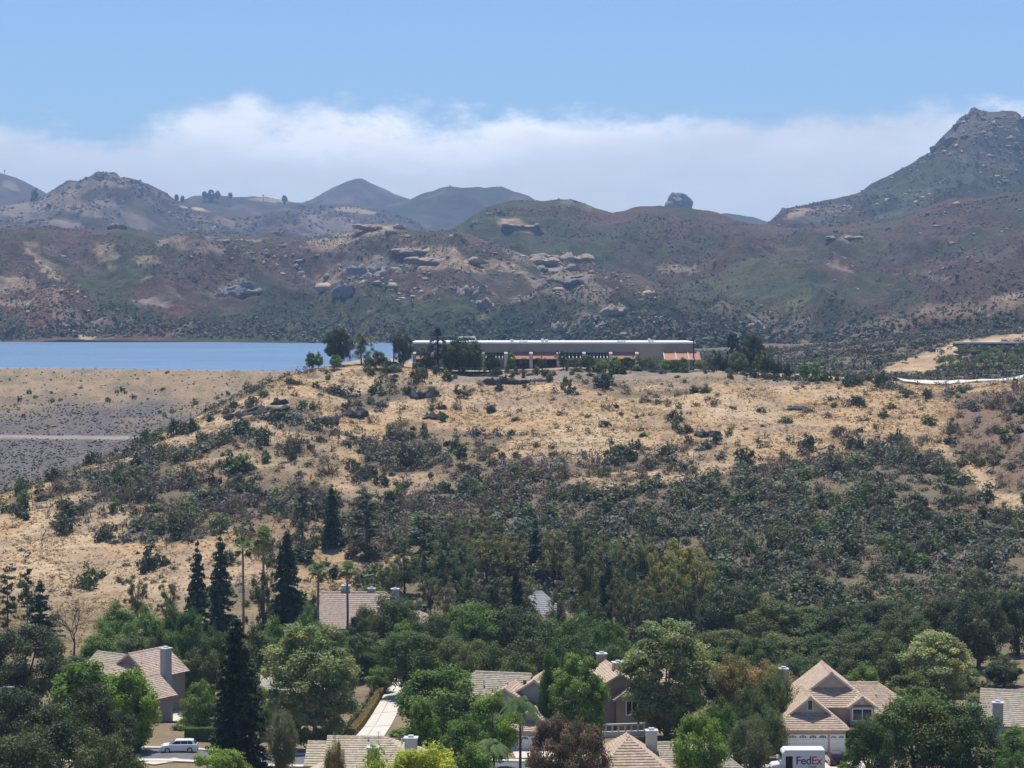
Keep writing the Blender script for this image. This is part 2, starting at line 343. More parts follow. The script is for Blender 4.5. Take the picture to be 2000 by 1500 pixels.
# ================================================================== SETTING: earth dam with rock-armoured face
DAM_D = 752.0
def dam_z(X, Y):
    """camera-side face: 1:2.5 with one bench"""
    u = 1000 + 4000 * X / DAM_D
    crest = PX(0, 720, DAM_D)[1] - (u - 0) * 0.0020
    D1 = 699.0; z1 = crest - 0.40 * (DAM_D - D1)
    z = np.where(Y > D1, crest - 0.40 * (DAM_D - Y), np.where(Y > D1 - 7.0, z1, z1 - 0.40 * (D1 - 7.0 - Y)))
    z = np.where(Y > DAM_D, crest, z); return np.where(Y > DAM_D + 6, crest - (Y - DAM_D - 6) * 0.6, z)
def build_dam():
    xs = np.linspace(-360, -70, 220); ys = np.concatenate([np.arange(610, 752, 1.1), [752.0, 755, 758, 764, 772]])
    X, Y = np.meshgrid(xs, ys); Z = dam_z(X, Y); bench = (Y > 691.2) & (Y < 699.5)
    Z = Z + np.where(bench | (Y > 751), 0, (fbm(X / 5, Y / 5, 3, 71) - 0.5) * 1.0)
    n = fbm(X / 16, Y / 9, 4, 72); n2 = fbm(X / 4, Y / 4, 2, 73)
    rock = np.array([0.150, 0.133, 0.125]); tan = np.array([0.30, 0.222, 0.145]); pale = np.array([0.27, 0.235, 0.205]); sage = np.array([0.17, 0.16, 0.10])
    k = sstep(Y + (n - 0.5) * 40, 712, 734)[..., None]; col = rock * (1 - k) + tan * k
    k = (sstep(n2, 0.55, 0.75) * (Y > 700) * 0.55)[..., None]; col = col * (1 - k) + sage * k
    col = np.where(bench[..., None], pale, col)
    V = np.stack([X, Y, Z], -1).reshape(-1, 3)
    tag(link('dam_embankment', np_mesh('dam_embankment', V, quads=grid_quads(*X.shape), cols=col.reshape(-1, 3), smooth=True), terrain_mat('dam_face', 1.1, bumpd=0.3, lo=0.6, hi=1.35)), kind='structure')
    # loose armour rocks on the face
    rng = np.random.default_rng(5); n = 34000
    x = rng.uniform(-350, -80, n); y = rng.uniform(615, 750, n)
    keep = ((y < 691) | (y > 700)) & (rng.random(n) < np.where(y > 724, 0.10, np.where(y > 700, 0.6, 1.0))); x = x[keep]; y = y[keep]; n = len(x)
    z = dam_z(x, y)
    base = np.array([(1, 0, 0), (0, 1, 0), (-1, 0, 0), (0, -1, 0), (0, 0, 1), (0, 0, -0.6)], float)
    V = base[None] * rng.uniform(0.55, 1.25, (n, 6, 1)) * rng.uniform(0.18, 0.5, (n, 1, 1)) * np.array([1.2, 1.1, 0.5])
    a = rng.uniform(0, 6.28, n); ca, sa = np.cos(a), np.sin(a)
    Vx = V[..., 0] * ca[:, None] - V[..., 1] * sa[:, None]; Vy = V[..., 0] * sa[:, None] + V[..., 1] * ca[:, None]
    V = np.stack([Vx + x[:, None], Vy + y[:, None], V[..., 2] + z[:, None] + 0.15], -1).reshape(-1, 3)
    T = np.array([(0, 1, 4), (1, 2, 4), (2, 3, 4), (3, 0, 4), (1, 0, 5), (2, 1, 5), (3, 2, 5), (0, 3, 5)])
    tris = (np.arange(n)[:, None, None] * 6 + T[None]).reshape(-1, 3)
    g = rng.uniform(0.75, 1.4, n)[:, None]; c = np.repeat(np.array([0.215, 0.195, 0.18])[None] * g, 6, 0)
    tag(link('armour_rock', np_mesh('armour_rock', V, tris=tris, cols=c), terrain_mat('armour', 2.0, bumpd=0.05)), 'grey angular rocks armouring the face of the dam', 'rock', kind='stuff')
build_dam()

# ================================================================== SETTING: hills and mountains
def interp(tab, u): t = np.array(tab, float); return np.interp(u, t[:, 0], t[:, 1])
def smooth_interp(tab, u):
    t = np.array(tab, float); y = np.interp(u, t[:, 0], t[:, 1])
    return y
HILL_FN = {}
def ridge_mesh(name, ridge, Dr, foot, Df, cols_fn, nu=500, nt=120, shape=1.0, amp=10.0, wl=140.0, seed=0, back=0.35, fine=0.05, bumpd=1.5, jag=1.0, lo=0.7, hi=1.28):
    """a hillside: for each bearing the foot and the skyline are known, relief in between is noise in the ground plan"""
    u0, u1 = ridge[0][0], ridge[-1][0]
    def surf(u, t):
        vr = interp(ridge, u); Dd = interp(Dr, u); vf = interp(foot, u); D0 = interp(Df, u)
        tt = np.minimum(t, 1.0)
        D = D0 + (Dd - D0) * t
        v = vf + (vr - vf) * tt ** shape
        X, Z = PX(u, v, D)
        Zr = PX(u, vr, Dd)[1]
        Z = np.where(t > 1, Zr - (D - Dd) * 0.35, Z)
        w = sstep(t, 0.0, 0.12) * (1 - sstep(t, 0.72, 1.0)) + 0.12 * (t > 0.5)
        rel = (ridged(X / wl, D / wl, 5, seed) - 0.62) * 2.0 * amp
        rel = rel + (fbm(X / wl * 4, D / wl * 4, 4, seed + 7) - 0.5) * amp * 0.55
        gw = wl * 0.55; wx = (fbm(X / (wl * 1.6), D / (wl * 1.6), 2, seed + 17) - 0.5) * wl * 0.9
        rel = rel + (ridged((X + wx + 0.25 * D) / gw, (D - 0.2 * X) / (gw * 5), 3, seed + 11) - 0.6) * amp * 1.5
        Z = Z + w * rel + sstep(t, 0.9, 1.0) * (t <= 1.0001) * (fbm(X / 30, D / 200, 3, seed + 3) - 0.5) * jag * 2
        return X, D, Z
    HILL_FN[name] = surf
    us = np.linspace(u0, u1, nu); ts = np.concatenate([np.linspace(0, 1, nt), 1 + np.linspace(0.03, back, 10)])
    U, T = np.meshgrid(us, ts); X, D, Z = surf(U, T); V = np.stack([X, D, Z], -1).reshape(-1, 3)
    pu, pv = proj(V[:, 0], V[:, 1], V[:, 2])
    slope = np.gradient(Z, axis=0) / (np.gradient(D, axis=0) + 1e-6)
    col = cols_fn(V[:, 0], V[:, 1], pu, pv, slope.ravel())
    me = np_mesh(name, V, quads=grid_quads(len(ts), nu), cols=col, smooth=True)
    o = tag(link(name, me, terrain_mat('soil_' + name, fine, bumpd=bumpd, lo=lo, hi=hi, fine2=fine * 0.2)), kind='structure'); return o
C_BROWN = np.array([0.100, 0.062, 0.050]); C_RED = np.array([0.150, 0.068, 0.050]); C_GREEN = np.array([0.054, 0.068, 0.032]); C_DKGREEN = np.array([0.030, 0.042, 0.024])
C_TAN = np.array([0.36, 0.265, 0.175]); C_ROCK = np.array([0.25, 0.195, 0.155]); C_GREY = np.array([0.11, 0.09, 0.078]); C_OLIVE = np.array([0.110, 0.102, 0.048])
def blobs(col, u, v, X, Y, lst, ws=40.0):
    n1 = fbm(X / ws, Y / ws, 4, 81) - 0.5; n2 = fbm(X / ws + 31, Y / ws + 17, 4, 83) - 0.5; n3 = fbm(X / (ws * 0.35), Y / (ws * 0.5), 3, 87) - 0.5
    for (bu, bv, ru, rv, rot, c, k) in lst:
        a = R(rot); du = u - bu + n1 * ru * 1.3; dv = v - bv + n2 * rv * 1.6
        x = du * math.cos(a) + dv * math.sin(a); y = -du * math.sin(a) + dv * math.cos(a)
        d = np.sqrt((x / ru) ** 2 + (y / rv) ** 2) + n3 * 0.9
        m = ((1 - sstep(d, 0.75, 1.1)) * k)[:, None]; col = col * (1 - m) + c * m
    return col
def col_front(X, Y, u, v, sl):
    n = fbm(X / 110, Y / 110, 4, 91); n2 = fbm(X / 28, Y / 28, 4, 92)
    k = sstep(n, 0.38, 0.62)[:, None]; col = C_BROWN * k + (C_BROWN * 0.55 + C_GREEN * 0.45) * (1 - k)
    k = (sstep(v, 560, 640) * sstep(u, 120, 330) * 0.9)[:, None]; col = col * (1 - k) + C_GREEN * k
    L = [(60,600,130,60,20,C_RED,.8),(150,470,120,30,-5,C_BROWN,1),(230,560,80,45,25,C_GREEN,.9),(320,510,110,50,10,C_GREEN,.75),(430,520,60,50,0,C_BROWN,.8),(380,560,130,70,-25,C_BROWN,.95),(300,650,60,16,-10,C_RED,.7),(330,625,60,20,-20,C_RED,.5),
         (560,580,70,45,0,C_DKGREEN*.9,.7),(620,540,70,40,0,C_BROWN,.8),(560,490,90,22,-8,C_BROWN*.9,.9),(650,470,60,14,-18,C_TAN,.8),(740,447,55,12,0,C_TAN*.9,.9),(690,520,70,13,-14,C_ROCK,.8),(640,550,30,10,0,C_TAN,.6),
         (850,490,90,16,8,C_TAN,.85),(800,475,70,8,6,C_BROWN,.7),(900,518,130,14,4,C_TAN*.95,.9),(1010,500,60,10,12,C_BROWN,.9),(960,545,90,10,8,C_GREY,.8),(1050,515,70,14,20,C_ROCK*.9,.8),(1110,530,60,12,25,C_TAN*.9,.7),(1080,560,90,12,22,C_ROCK,.7),
         (1150,560,80,14,28,C_TAN*.85,.6),(1180,600,70,14,32,C_ROCK,.6),(1220,540,90,20,10,C_BROWN,.8),(760,600,90,40,0,C_GREEN,.9),(900,620,160,40,0,C_GREEN*1.05,.9),(1040,640,160,34,0,C_DKGREEN,.9),(1250,620,100,36,0,C_DKGREEN,.9),(1400,645,110,26,0,C_DKGREEN,.9),(740,640,50,18,0,C_BROWN*1.1,.6),
         (20,560,70,24,10,C_TAN,.6),(90,520,60,10,35,C_TAN,.8),(30,590,50,9,8,C_TAN,.7),(110,590,16,50,-35,C_TAN*.9,.5),(150,640,14,36,-40,C_TAN,.7),(175,658,20,7,0,C_TAN*1.2,.9),(210,495,26,22,30,C_TAN*.9,.6),(290,510,24,10,0,C_TAN,.6),(220,525,16,9,20,C_TAN,.7),(60,475,20,7,0,C_TAN*.8,.6),(390,480,60,14,10,C_ROCK*.9,.7),(285,545,20,4,-25,C_TAN,.8),(245,625,22,5,-30,C_TAN*.8,.6),(60,655,80,8,0,C_RED*.8,.7),(450,560,50,14,-20,C_ROCK,.6),(350,640,30,5,-30,C_TAN*.8,.5)]
    col = blobs(col, u, v, X, Y, L)
    k = (sstep(n2, 0.60, 0.72) * sstep(fbm(X / 60, Y / 60, 2, 95), 0.5, 0.7) * 0.75)[:, None]; col = col * (1 - k) + C_ROCK * 1.1 * k
    k = (sstep(n2, 0.42, 0.30) * 0.45)[:, None]; return col * (1 - k) + C_DKGREEN * k
def col_massif(X, Y, u, v, sl):
    n = fbm(X / 120, Y / 120, 4, 101); n2 = fbm(X / 30, Y / 30, 4, 102)
    k = sstep(n, 0.40, 0.60)[:, None]; col = C_BROWN * 0.9 * k + (C_GREEN * 0.75 + C_BROWN * 0.25) * (1 - k)
    L = [(1240,440,140,30,5,C_BROWN,.8),(1020,440,60,10,12,C_TAN*.95,.95),(1060,480,120,26,0,C_GREEN,.8),(950,430,50,20,-20,C_GREEN*.9,.8),(1130,400,50,9,8,C_ROCK*.8,.8),(1180,480,110,34,-20,C_GREEN*1.05,.7),(1330,490,110,26,-12,C_GREEN,.7),(1400,440,110,18,8,C_BROWN,.9),(1480,520,120,30,-15,C_OLIVE,.5),(1330,527,40,8,0,C_TAN*.9,.8),
         (1640,520,30,7,15,C_TAN*.9,.8),(1650,465,26,6,5,C_ROCK,.8),(1740,505,26,7,0,C_GREY,.9),(1820,540,40,7,8,C_ROCK*1.1,.7),(1800,465,70,10,5,C_BROWN*1.1,.8),(1600,440,140,16,0,C_BROWN*1.05,.9),(1850,440,150,26,-8,C_BROWN*.95,.9),(1560,570,140,34,0,C_GREEN*1.05,.8),(1700,560,120,30,0,C_GREEN,.7),(1400,555,70,20,-10,C_OLIVE*.9,.6),(1500,600,120,18,0,C_OLIVE*.85,.6),
         (1900,600,130,12,-8,C_TAN*.8,.5),(1960,580,80,6,-8,C_TAN*.95,.9),(1800,620,120,10,-8,C_TAN*.75,.5),(1700,640,120,9,-8,C_TAN*.7,.5),(1950,630,90,10,-8,C_GREEN,.7),(1600,640,90,20,0,C_GREY,.7),(1980,650,60,8,-10,C_TAN,.8),(1830,650,80,8,-8,C_GREY*.9,.7),(1480,622,40,8,8,C_TAN*.9,.7),(1930,500,90,20,0,C_GREY*1.1,.5)]
    col = blobs(col, u, v, X, Y, L)
    k = (sstep(n2, 0.60, 0.74) * sstep(v, 560, 620) * 0.6)[:, None]; col = col * (1 - k) + C_TAN * 0.8 * k
    k = (sstep(n2, 0.42, 0.30) * 0.5)[:, None]; return col * (1 - k) + C_DKGREEN * k
def col_far(mixg, seed, tanlist=()):
    def f(X, Y, u, v, sl):
        n = fbm(X / 220, Y / 220, 4, seed); n2 = fbm(X / 60, Y / 60, 4, seed + 1)
        k = (sstep(n, 0.4, 0.6) * mixg)[:, None]; col = (C_BROWN * 0.85 + C_GREY * 0.15) * (1 - k) + C_GREEN * 0.9 * k
        k = (sstep(n2, 0.60, 0.75) * 0.4)[:, None]; col = col * (1 - k) + C_ROCK * k
        col = col * 0.7; col = blobs(col, u, v, X, Y, tanlist, 90.0)
        k = (sstep(n2, 0.40, 0.28) * 0.5)[:, None]; return col * (1 - k) + C_DKGREEN * k
    return f
ridge_mesh('hill_front', [(-350,440),(0,445),(60,440),(110,446),(150,452),(200,443),(230,440),(270,452),(320,460),(380,455),(440,463),(500,462),(535,456),(580,464),(620,469),(670,455),(700,449),(740,439),(765,442),(800,450),(850,452),(890,452),(950,474),(1050,500),(1150,516),(1250,540),(1350,585),(1450,630),(1530,668),(1600,690)],
           [(-350,2250),(740,2250),(900,2150),(1150,1900),(1350,1700),(1600,1450)], [(-350,671),(0,671),(60,669),(120,664),(200,665),(300,666),(450,669),(600,675),(760,688),(1000,700),(1600,735)], [(-350,1600),(400,1600),(760,1500),(1200,1380),(1600,1300)], col_front, nu=900, nt=230, shape=0.9, amp=25, wl=125, seed=200, jag=3.5, fine=0.3, bumpd=2.5, lo=0.55, hi=1.4)
ridge_mesh('hill_massif', [(820,470),(870,452),(905,437),(925,420),(950,407),(985,396),(1010,391),(1060,393),(1090,389),(1115,390),(1140,398),(1165,407),(1195,413),(1225,405),(1250,398),(1290,398),(1330,404),(1380,412),(1420,420),(1460,431),(1500,438),(1560,444),(1600,441),(1660,436),(1700,429),(1750,420),(1800,408),(1850,394),(1900,386),(2000,372),(2400,330)],
           [(820,2450),(1300,2500),(1600,2450),(2000,2350),(2400,2300)], [(820,700),(1400,700),(1700,722),(2000,705),(2400,700)], [(820,1650),(1300,1500),(1600,1250),(2000,1120),(2400,1120)], col_massif, nu=900, nt=230, shape=0.85, amp=24, wl=140, seed=300, jag=2.5, fine=0.3, bumpd=2.5, lo=0.55, hi=1.4)
ridge_mesh('peak_hill', [(1440,470),(1500,437),(1512,424),(1530,406),(1560,402),(1600,396),(1640,387),(1680,374),(1700,362),(1725,350),(1750,336),(1775,322),(1800,306),(1822,293),(1826,281),(1840,266),(1852,254),(1868,240),(1874,228),(1890,224),(1897,212),(1903,212),(1912,218),(1930,222),(1950,223),(1958,220),(1985,222),(1993,228),(2000,240),(2100,250),(2400,330)],
           [(1440,3200),(2400,3200)], [(1440,560),(2400,560)], [(1440,2600),(2400,2550)], col_far(0.75, 111, [(1800,360,160,26,-35,C_GREEN,.7),(1900,250,60,22,-20,C_GREY*1.1,.8),(1930,300,60,20,20,C_GREY,.5),(1590,425,50,14,0,C_GREY,.7),(1730,425,50,10,0,C_ROCK*.8,.6),(1600,410,60,10,-5,C_TAN*.7,.4),(1560,415,30,7,-20,C_TAN*.8,.7)]), nu=420, nt=150, shape=0.95, amp=26, wl=180, seed=400, jag=3.0, fine=0.08, bumpd=2.0)
ridge_mesh('castle_hill', [(-350,400),(0,402),(50,392),(90,380),(110,366),(130,356),(150,352),(165,347),(180,345),(185,340),(205,337),(225,338),(235,345),(260,350),(285,358),(300,368),(320,376),(340,389),(360,398),(400,402),(430,412),(450,425),(500,428),(560,408),(600,402),(640,400),(700,402),(760,412),(810,430),(850,460)],
           [(-350,4000),(450,4000),(600,4500),(850,4600)], [(-350,560),(850,560)], [(-350,3000),(850,3100)], col_far(0.25, 121, [(180,365,60,18,-10,C_TAN*.9,.6),(140,400,90,20,10,C_TAN*.75,.6),(60,420,90,22,10,C_ROCK,.6),(400,406,40,7,4,C_TAN*1.05,.9),(440,435,60,12,0,C_TAN*.7,.5),(650,440,90,16,10,C_ROCK,.6),(700,412,50,5,6,C_TAN,.8),(620,415,40,6,0,C_TAN*.7,.5),(250,420,60,20,30,C_ROCK,.5)]), nu=500, nt=130, shape=0.95, amp=34, wl=300, seed=500, jag=6.0, fine=0.06, bumpd=2.5)
ridge_mesh('wooded_ridge', [(300,420),(340,392),(370,386),(400,381),(420,379),(450,384),(480,382),(520,385),(560,392),(600,397),(700,402),(760,420)], [(300,5000),(760,5200)], [(300,520),(760,520)], [(300,4300),(760,4400)], col_far(0.5, 131, [(530,392,50,5,0,C_TAN,.7)]), nu=160, nt=60, amp=14, wl=400, seed=600, jag=5, fine=0.05)
ridge_mesh('pointed_mountain', [(480,430),(560,405),(590,396),(620,383),(650,367),(680,355),(695,350),(706,348),(718,353),(740,364),(770,379),(800,390),(860,420),(900,440)], [(480,6200),(900,6200)], [(480,520),(900,520)], [(480,5000),(900,5000)], col_far(0.7, 141), nu=160, nt=70, amp=34, wl=380, seed=700, jag=3, fine=0.05)
ridge_mesh('flat_topped_mountain', [(640,440),(720,412),(790,391),(830,378),(860,370),(880,366),(900,367),(935,366),(945,368),(980,365),(1000,372),(1030,381),(1045,390),(1100,402),(1200,418),(1350,420),(1420,418),(1470,425),(1500,434),(1560,450)], [(640,5300),(1560,5600)], [(640,540),(1560,540)], [(640,4300),(1560,4500)], col_far(0.8, 151), nu=260, nt=70, amp=34, wl=380, seed=800, jag=3, fine=0.05)
ridge_mesh('distant_mountain', [(-350,320),(-100,325),(0,339),(30,347),(60,362),(90,378),(150,400),(200,430)], [(-350,5600),(200,5600)], [(-350,520),(200,520)], [(-350,4600),(200,4600)], col_far(0.5, 161, [(20,360,24,8,30,C_TAN*.8,.5)]), nu=140, nt=60, amp=34, wl=380, seed=900, jag=3, fine=0.05)

# ================================================================== PLANTS: prototypes
def unit(v): return v / (np.linalg.norm(v, axis=-1, keepdims=True) + 1e-9)
def leaf_quads(c, nrm, L, W, rng, col):
    """diamond leaf sprays centred at c, facing about nrm"""
    n = len(c); nr = unit(nrm + rng.normal(0, 0.55, (n, 3))); t = unit(np.cross(nr, rng.normal(0, 1, (n, 3)))); b = np.cross(nr, t)
    L = (np.broadcast_to(L, (n,)) * rng.uniform(0.7, 1.35, n))[:, None]; W = (np.broadcast_to(W, (n,)) * rng.uniform(0.7, 1.3, n))[:, None]
    V = np.stack([c + t * L, c + b * W, c - t * L * 0.9, c - b * W], 1).reshape(-1, 3)
    return V, np.arange(n * 4).reshape(-1, 4), np.repeat(col, 4, 0)
def join(parts):
    V = []; Q = []; C = []; b = 0
    for v, q, c in parts:
        V.append(v); Q.append(np.asarray(q) + b); C.append(c); b += len(v)
    return np.concatenate(V), np.concatenate(Q), np.concatenate(C)
def clump_cloud(centers, rad, n_each, size, rng, asp=0.6, up=0.5, flat=0.8, cvar=0.25, fill=0.45):
    """leaf sprays around clump centres: shells with some filling; returns one leaf mesh"""
    m = len(centers); rad = np.broadcast_to(rad, (m,)); tot = m * n_each; idx = np.repeat(np.arange(m), n_each)
    d = unit(rng.normal(0, 1, (tot, 3))); r = np.maximum(rng.random(tot) ** fill, 0.15) * (1 + rng.normal(0, 0.12, tot))
    off = d * (r * rad[idx])[:, None] * np.array([1, 1, flat]); c = centers[idx] + off
    g = rng.uniform(1 - cvar, 1 + cvar, m)[idx] * rng.uniform(0.8, 1.2, tot); h = rng.normal(0, 0.07, m)[idx]
    col = np.stack([g * (1 + h), g, g * (1 - h)], 1)
    return leaf_quads(c, d + np.array([0, 0, up]), size, size * asp, rng, col)
def limb_set(rng, base, tips, r0, bend=0.25):
    V = []; Q = []; b = 0
    for tp in tips:
        mid = base * 0.5 + tp * 0.5 + rng.normal(0, bend, 3) * np.array([1, 1, 0.4]) + np.array([0, 0, 0.12 * np.linalg.norm(tp - base)])
        s = np.linspace(0, 1, 6)[:, None]; pts = (1 - s) ** 2 * base + 2 * s * (1 - s) * mid + s ** 2 * tp
        v, q = tube(pts, r0 * np.linspace(1, 0.25, 6), 5); V.append(v); Q.append(np.array(q) + b); b += len(v)
    return V, Q, b
def trunk_mesh(name, rng, h, r, tips, limb_r, lean=0.2):
    top = np.array([rng.normal(0, lean), rng.normal(0, lean), h]); s = np.linspace(0, 1, 6)[:, None]
    pts = s * top + np.sin(s * 3.0) * np.array([rng.normal(0, lean * 0.6), rng.normal(0, lean * 0.6), 0]); pts[0, 2] = -0.6
    v, q = tube(pts, r * np.array([1.45, 1.05, 0.95, 0.88, 0.8, 0.7]), 8)
    V, Q, b = limb_set(rng, top * 0.96, tips, limb_r); V.append(v); Q.append(np.array(q) + b)
    return np_mesh(name, np.concatenate(V), quads=np.concatenate(Q), smooth=True)
PROTO = {}
def reg(kind, trunk, crown, h, w): PROTO.setdefault(kind, []).append((trunk, crown, h, w))

def make_round(kind, seed, h, w, base, lumps, n_each, size, crad, asp=0.6, shape=0.0, flat=0.8, trunk_r=0.3, fill=0.45, cvar=0.25, up=0.5, inner=0.35):
    """broad crown of leaf clumps on limbs. shape>0 pointed towards the top, <0 heavier on top"""
    rng = np.random.default_rng(seed); cz_ = (h + base) / 2; hz = (h - base) / 2
    c = []
    lob = rng.normal(0, 1, (9, 3)); lob = unit(lob); la = rng.uniform(-0.12, 0.22, 9)
    while len(c) < lumps:
        d = unit(rng.normal(0, 1, 3)); r = inner + (1 - inner) * rng.random() ** 0.45
        k = 1 + sum(a * max(0, float(d @ l)) ** 4 for a, l in zip(la, lob))
        p = d * r * k; zz = p[2]
        ww = (1 - shape * 0.62 * (zz + 1) * 0.5) if shape >= 0 else (1 + shape * 0.5 * (1 - zz) * 0.5)
        rr = math.hypot(p[0], p[1])
        if zz < -0.8 and rr > 0.5: continue
        c.append((p[0] * ww * w / 2, p[1] * ww * w / 2, cz_ + zz * hz))
    c = np.array(c); rad = crad * rng.uniform(0.65, 1.3, lumps)
    sh = 0.93; c[:, :2] *= sh
    v, q, col = clump_cloud(c, rad, n_each, size, rng, asp, up, flat, cvar, fill)
    tips = c[rng.choice(lumps, 9, replace=False)] * np.array([0.75, 0.75, 1]); tips[:, 2] = np.maximum(tips[:, 2], base + 0.15 * h)
    reg(kind, trunk_mesh('trunk', rng, base + 0.12 * h, trunk_r, tips, trunk_r * 0.5), np_mesh('crown', v, quads=q, cols=col), h, w)
def make_upright(kind, seed, h, w, stems, n_each, size, crad, base=0.3, flat=1.3, asp=0.35, trunk_r=0.25, per=7, up=0.1):
    """eucalyptus-like: several leaders each carrying separate tall leaf clumps with gaps"""
    rng = np.random.default_rng(seed); tips = []; c = []; rad = []
    for i in range(stems):
        a = 6.283 * i / stems + rng.uniform(-0.5, 0.5); rr = w * 0.34 * rng.uniform(0.25, 1.0); top = h * rng.uniform(0.72, 0.98) if i else h * 0.97
        tp = np.array([rr * math.cos(a), rr * math.sin(a), top]); tips.append(tp * np.array([1, 1, 0.93]))
        for k in range(per):
            s = base + (1 - base) * (k + rng.random()) / per; ax = tp * np.array([s, s, 1]); z = tp[2] * s
            sp = w * 0.20 * (1.15 - 0.6 * s)
            c.append((ax[0] + rng.normal(0, sp), ax[1] + rng.normal(0, sp), z - 0.3)); rad.append(crad * rng.uniform(0.6, 1.25) * (1.15 - 0.4 * s))
    c = np.array(c); v, q, col = clump_cloud(c, np.array(rad), n_each, size, rng, asp, up, flat, 0.22, 0.5)
    reg(kind, trunk_mesh('trunk', rng, h * 0.22, trunk_r, np.array(tips), trunk_r * 0.62, 0.15), np_mesh('crown', v, quads=q, cols=col), h, w)
def make_conifer(kind, seed, h, w, whorls, size, droop=0.25, dens=1.0, base=0.06, gap=0.0, asp=0.32, taper=0.85, trunk_r=0.28):
    rng = np.random.default_rng(seed); parts = []; V = []; Q = []; b = 0
    for i in range(whorls):
        t = (i + rng.uniform(-0.3, 0.3)) / whorls; t = min(max(t, 0), 0.995); z = h * (base + (1 - base) * t); Rr = w / 2 * (1 - t) ** taper * rng.uniform(0.8, 1.12) + 0.15
        if rng.random() < gap: continue
        for k in range(rng.integers(6, 9)):
            a = rng.uniform(0, 6.283); L = Rr * rng.uniform(0.65, 1.1); n = int(max(5, L / size * 5.5 * dens)); s = rng.random(n) ** 0.7
            side = rng.normal(0, 0.14, n) * L * (1.1 - s) + rng.normal(0, size * 0.35, n)
            x = s * L; zz = z - droop * x * (0.6 + 0.5 * s) + 0.10 * L * s ** 3 + rng.normal(0, size * 0.3, n)
            c = np.stack([x * math.cos(a) - side * math.sin(a), x * math.sin(a) + side * math.cos(a), zz], 1)
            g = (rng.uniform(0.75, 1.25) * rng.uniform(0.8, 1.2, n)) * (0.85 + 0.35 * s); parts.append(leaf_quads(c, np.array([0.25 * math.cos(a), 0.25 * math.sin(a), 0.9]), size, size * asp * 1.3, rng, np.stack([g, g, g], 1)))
            if L > w * 0.12:
                v, q = tube([(0, 0, z), (x.max() * 0.5 * math.cos(a), x.max() * 0.5 * math.sin(a), z - droop * L * 0.35)], [0.05, 0.02], 4); V.append(v); Q.append(np.array(q) + b); b += len(v)
    v, q, col = join(parts); tv, tq = tube([(0, 0, -0.6), (0, 0, h * 0.3), (0, 0, h * 0.97)], [trunk_r * 1.2, trunk_r * 0.85, 0.04], 7); V.append(tv); Q.append(np.array(tq) + b)
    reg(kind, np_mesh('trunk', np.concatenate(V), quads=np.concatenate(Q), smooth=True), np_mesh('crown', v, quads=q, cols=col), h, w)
def make_pine(kind, seed, h, w, nb, size, base=0.35, trunk_r=0.22):
    rng = np.random.default_rng(seed); c = []; rad = []; tips = []; V = []; Q = []; b = 0
    for i in range(nb):
        t = base + (1 - base) * (i + rng.random()) / nb; z = h * t; L = w / 2 * (0.35 + 0.75 * (1 - t) ** 0.55) * rng.uniform(0.55, 1.1); a = rng.uniform(0, 6.283)
        tp = np.array([L * math.cos(a), L * math.sin(a), min(z + L * rng.uniform(-0.1, 0.25), h * 0.985)])
        for k in range(3):
            s = 0.45 + 0.28 * k; c.append(tp * np.array([s, s, 0]) + np.array([0, 0, z + (tp[2] - z) * s]) + rng.normal(0, 0.12, 3)); rad.append(w * 0.085 * rng.uniform(0.7, 1.3))
        v, q = tube([(0, 0, z), tuple(tp)], [0.06, 0.025], 4); V.append(v); Q.append(np.array(q) + b); b += len(v)
    v, q, col = clump_cloud(np.array(c), np.array(rad), 34, size, rng, 0.3, 0.6, 0.75, 0.25, 0.5)
    tv, tq = tube([(0, 0, -0.6), (rng.normal(0, .15), rng.normal(0, .15), h * 0.5), (0, 0, h * 0.98)], [trunk_r * 1.25, trunk_r * 0.8, 0.05], 7); V.append(tv); Q.append(np.array(tq) + b)
    reg(kind, np_mesh('trunk', np.concatenate(V), quads=np.concatenate(Q), smooth=True), np_mesh('crown', v, quads=q, cols=col), h, w)
def make_fan_palm(kind, seed, h, w):
    rng = np.random.default_rng(seed); V = []; F = []; C = []; b = 0; top = np.array([0, 0, h - w * 0.32])
    for i in range(34):
        a = rng.uniform(0, 6.283); e = rng.uniform(-0.75, 1.25); L = w * 0.30 * rng.uniform(0.85, 1.1); d = np.array([math.cos(a) * math.cos(e), math.sin(a) * math.cos(e), math.sin(e)])
        hub = top + d * L * 0.75; side = unit(np.cross(d, [0, 0, 1.0])); upv = np.cross(side, d); dead = e < -0.45
        for k in range(9):
            th = (k - 4) * 0.30; bd = d * math.cos(th) + side * math.sin(th); tip = hub + bd * L * 0.85 - np.array([0, 0, 0.12 * L * (1 + abs(th))]); wd = np.cross(bd, upv) * L * 0.075
            m = hub + bd * L * 0.45; V += [hub, m + wd, tip, m - wd]; g = rng.uniform(0.75, 1.25); C += [np.array([1.6, 1.0, 0.9]) * g if dead else np.array([g, g, g])] * 4
        sd = side * 0.03; V += [top + sd, hub + sd, hub - sd, top - sd]; C += [np.array([1, 1, 1.0])] * 4
    V = np.array(V); tv, tq = tube([(0, 0, -0.5), (0.12, 0.05, h * 0.45), (0, 0, h - w * 0.3)], [0.26, 0.2, 0.17], 8)
    reg(kind, np_mesh('trunk', tv, quads=tq, smooth=True), np_mesh('crown', V, quads=np.arange(len(V)).reshape(-1, 4), cols=np.array(C)), h, w)
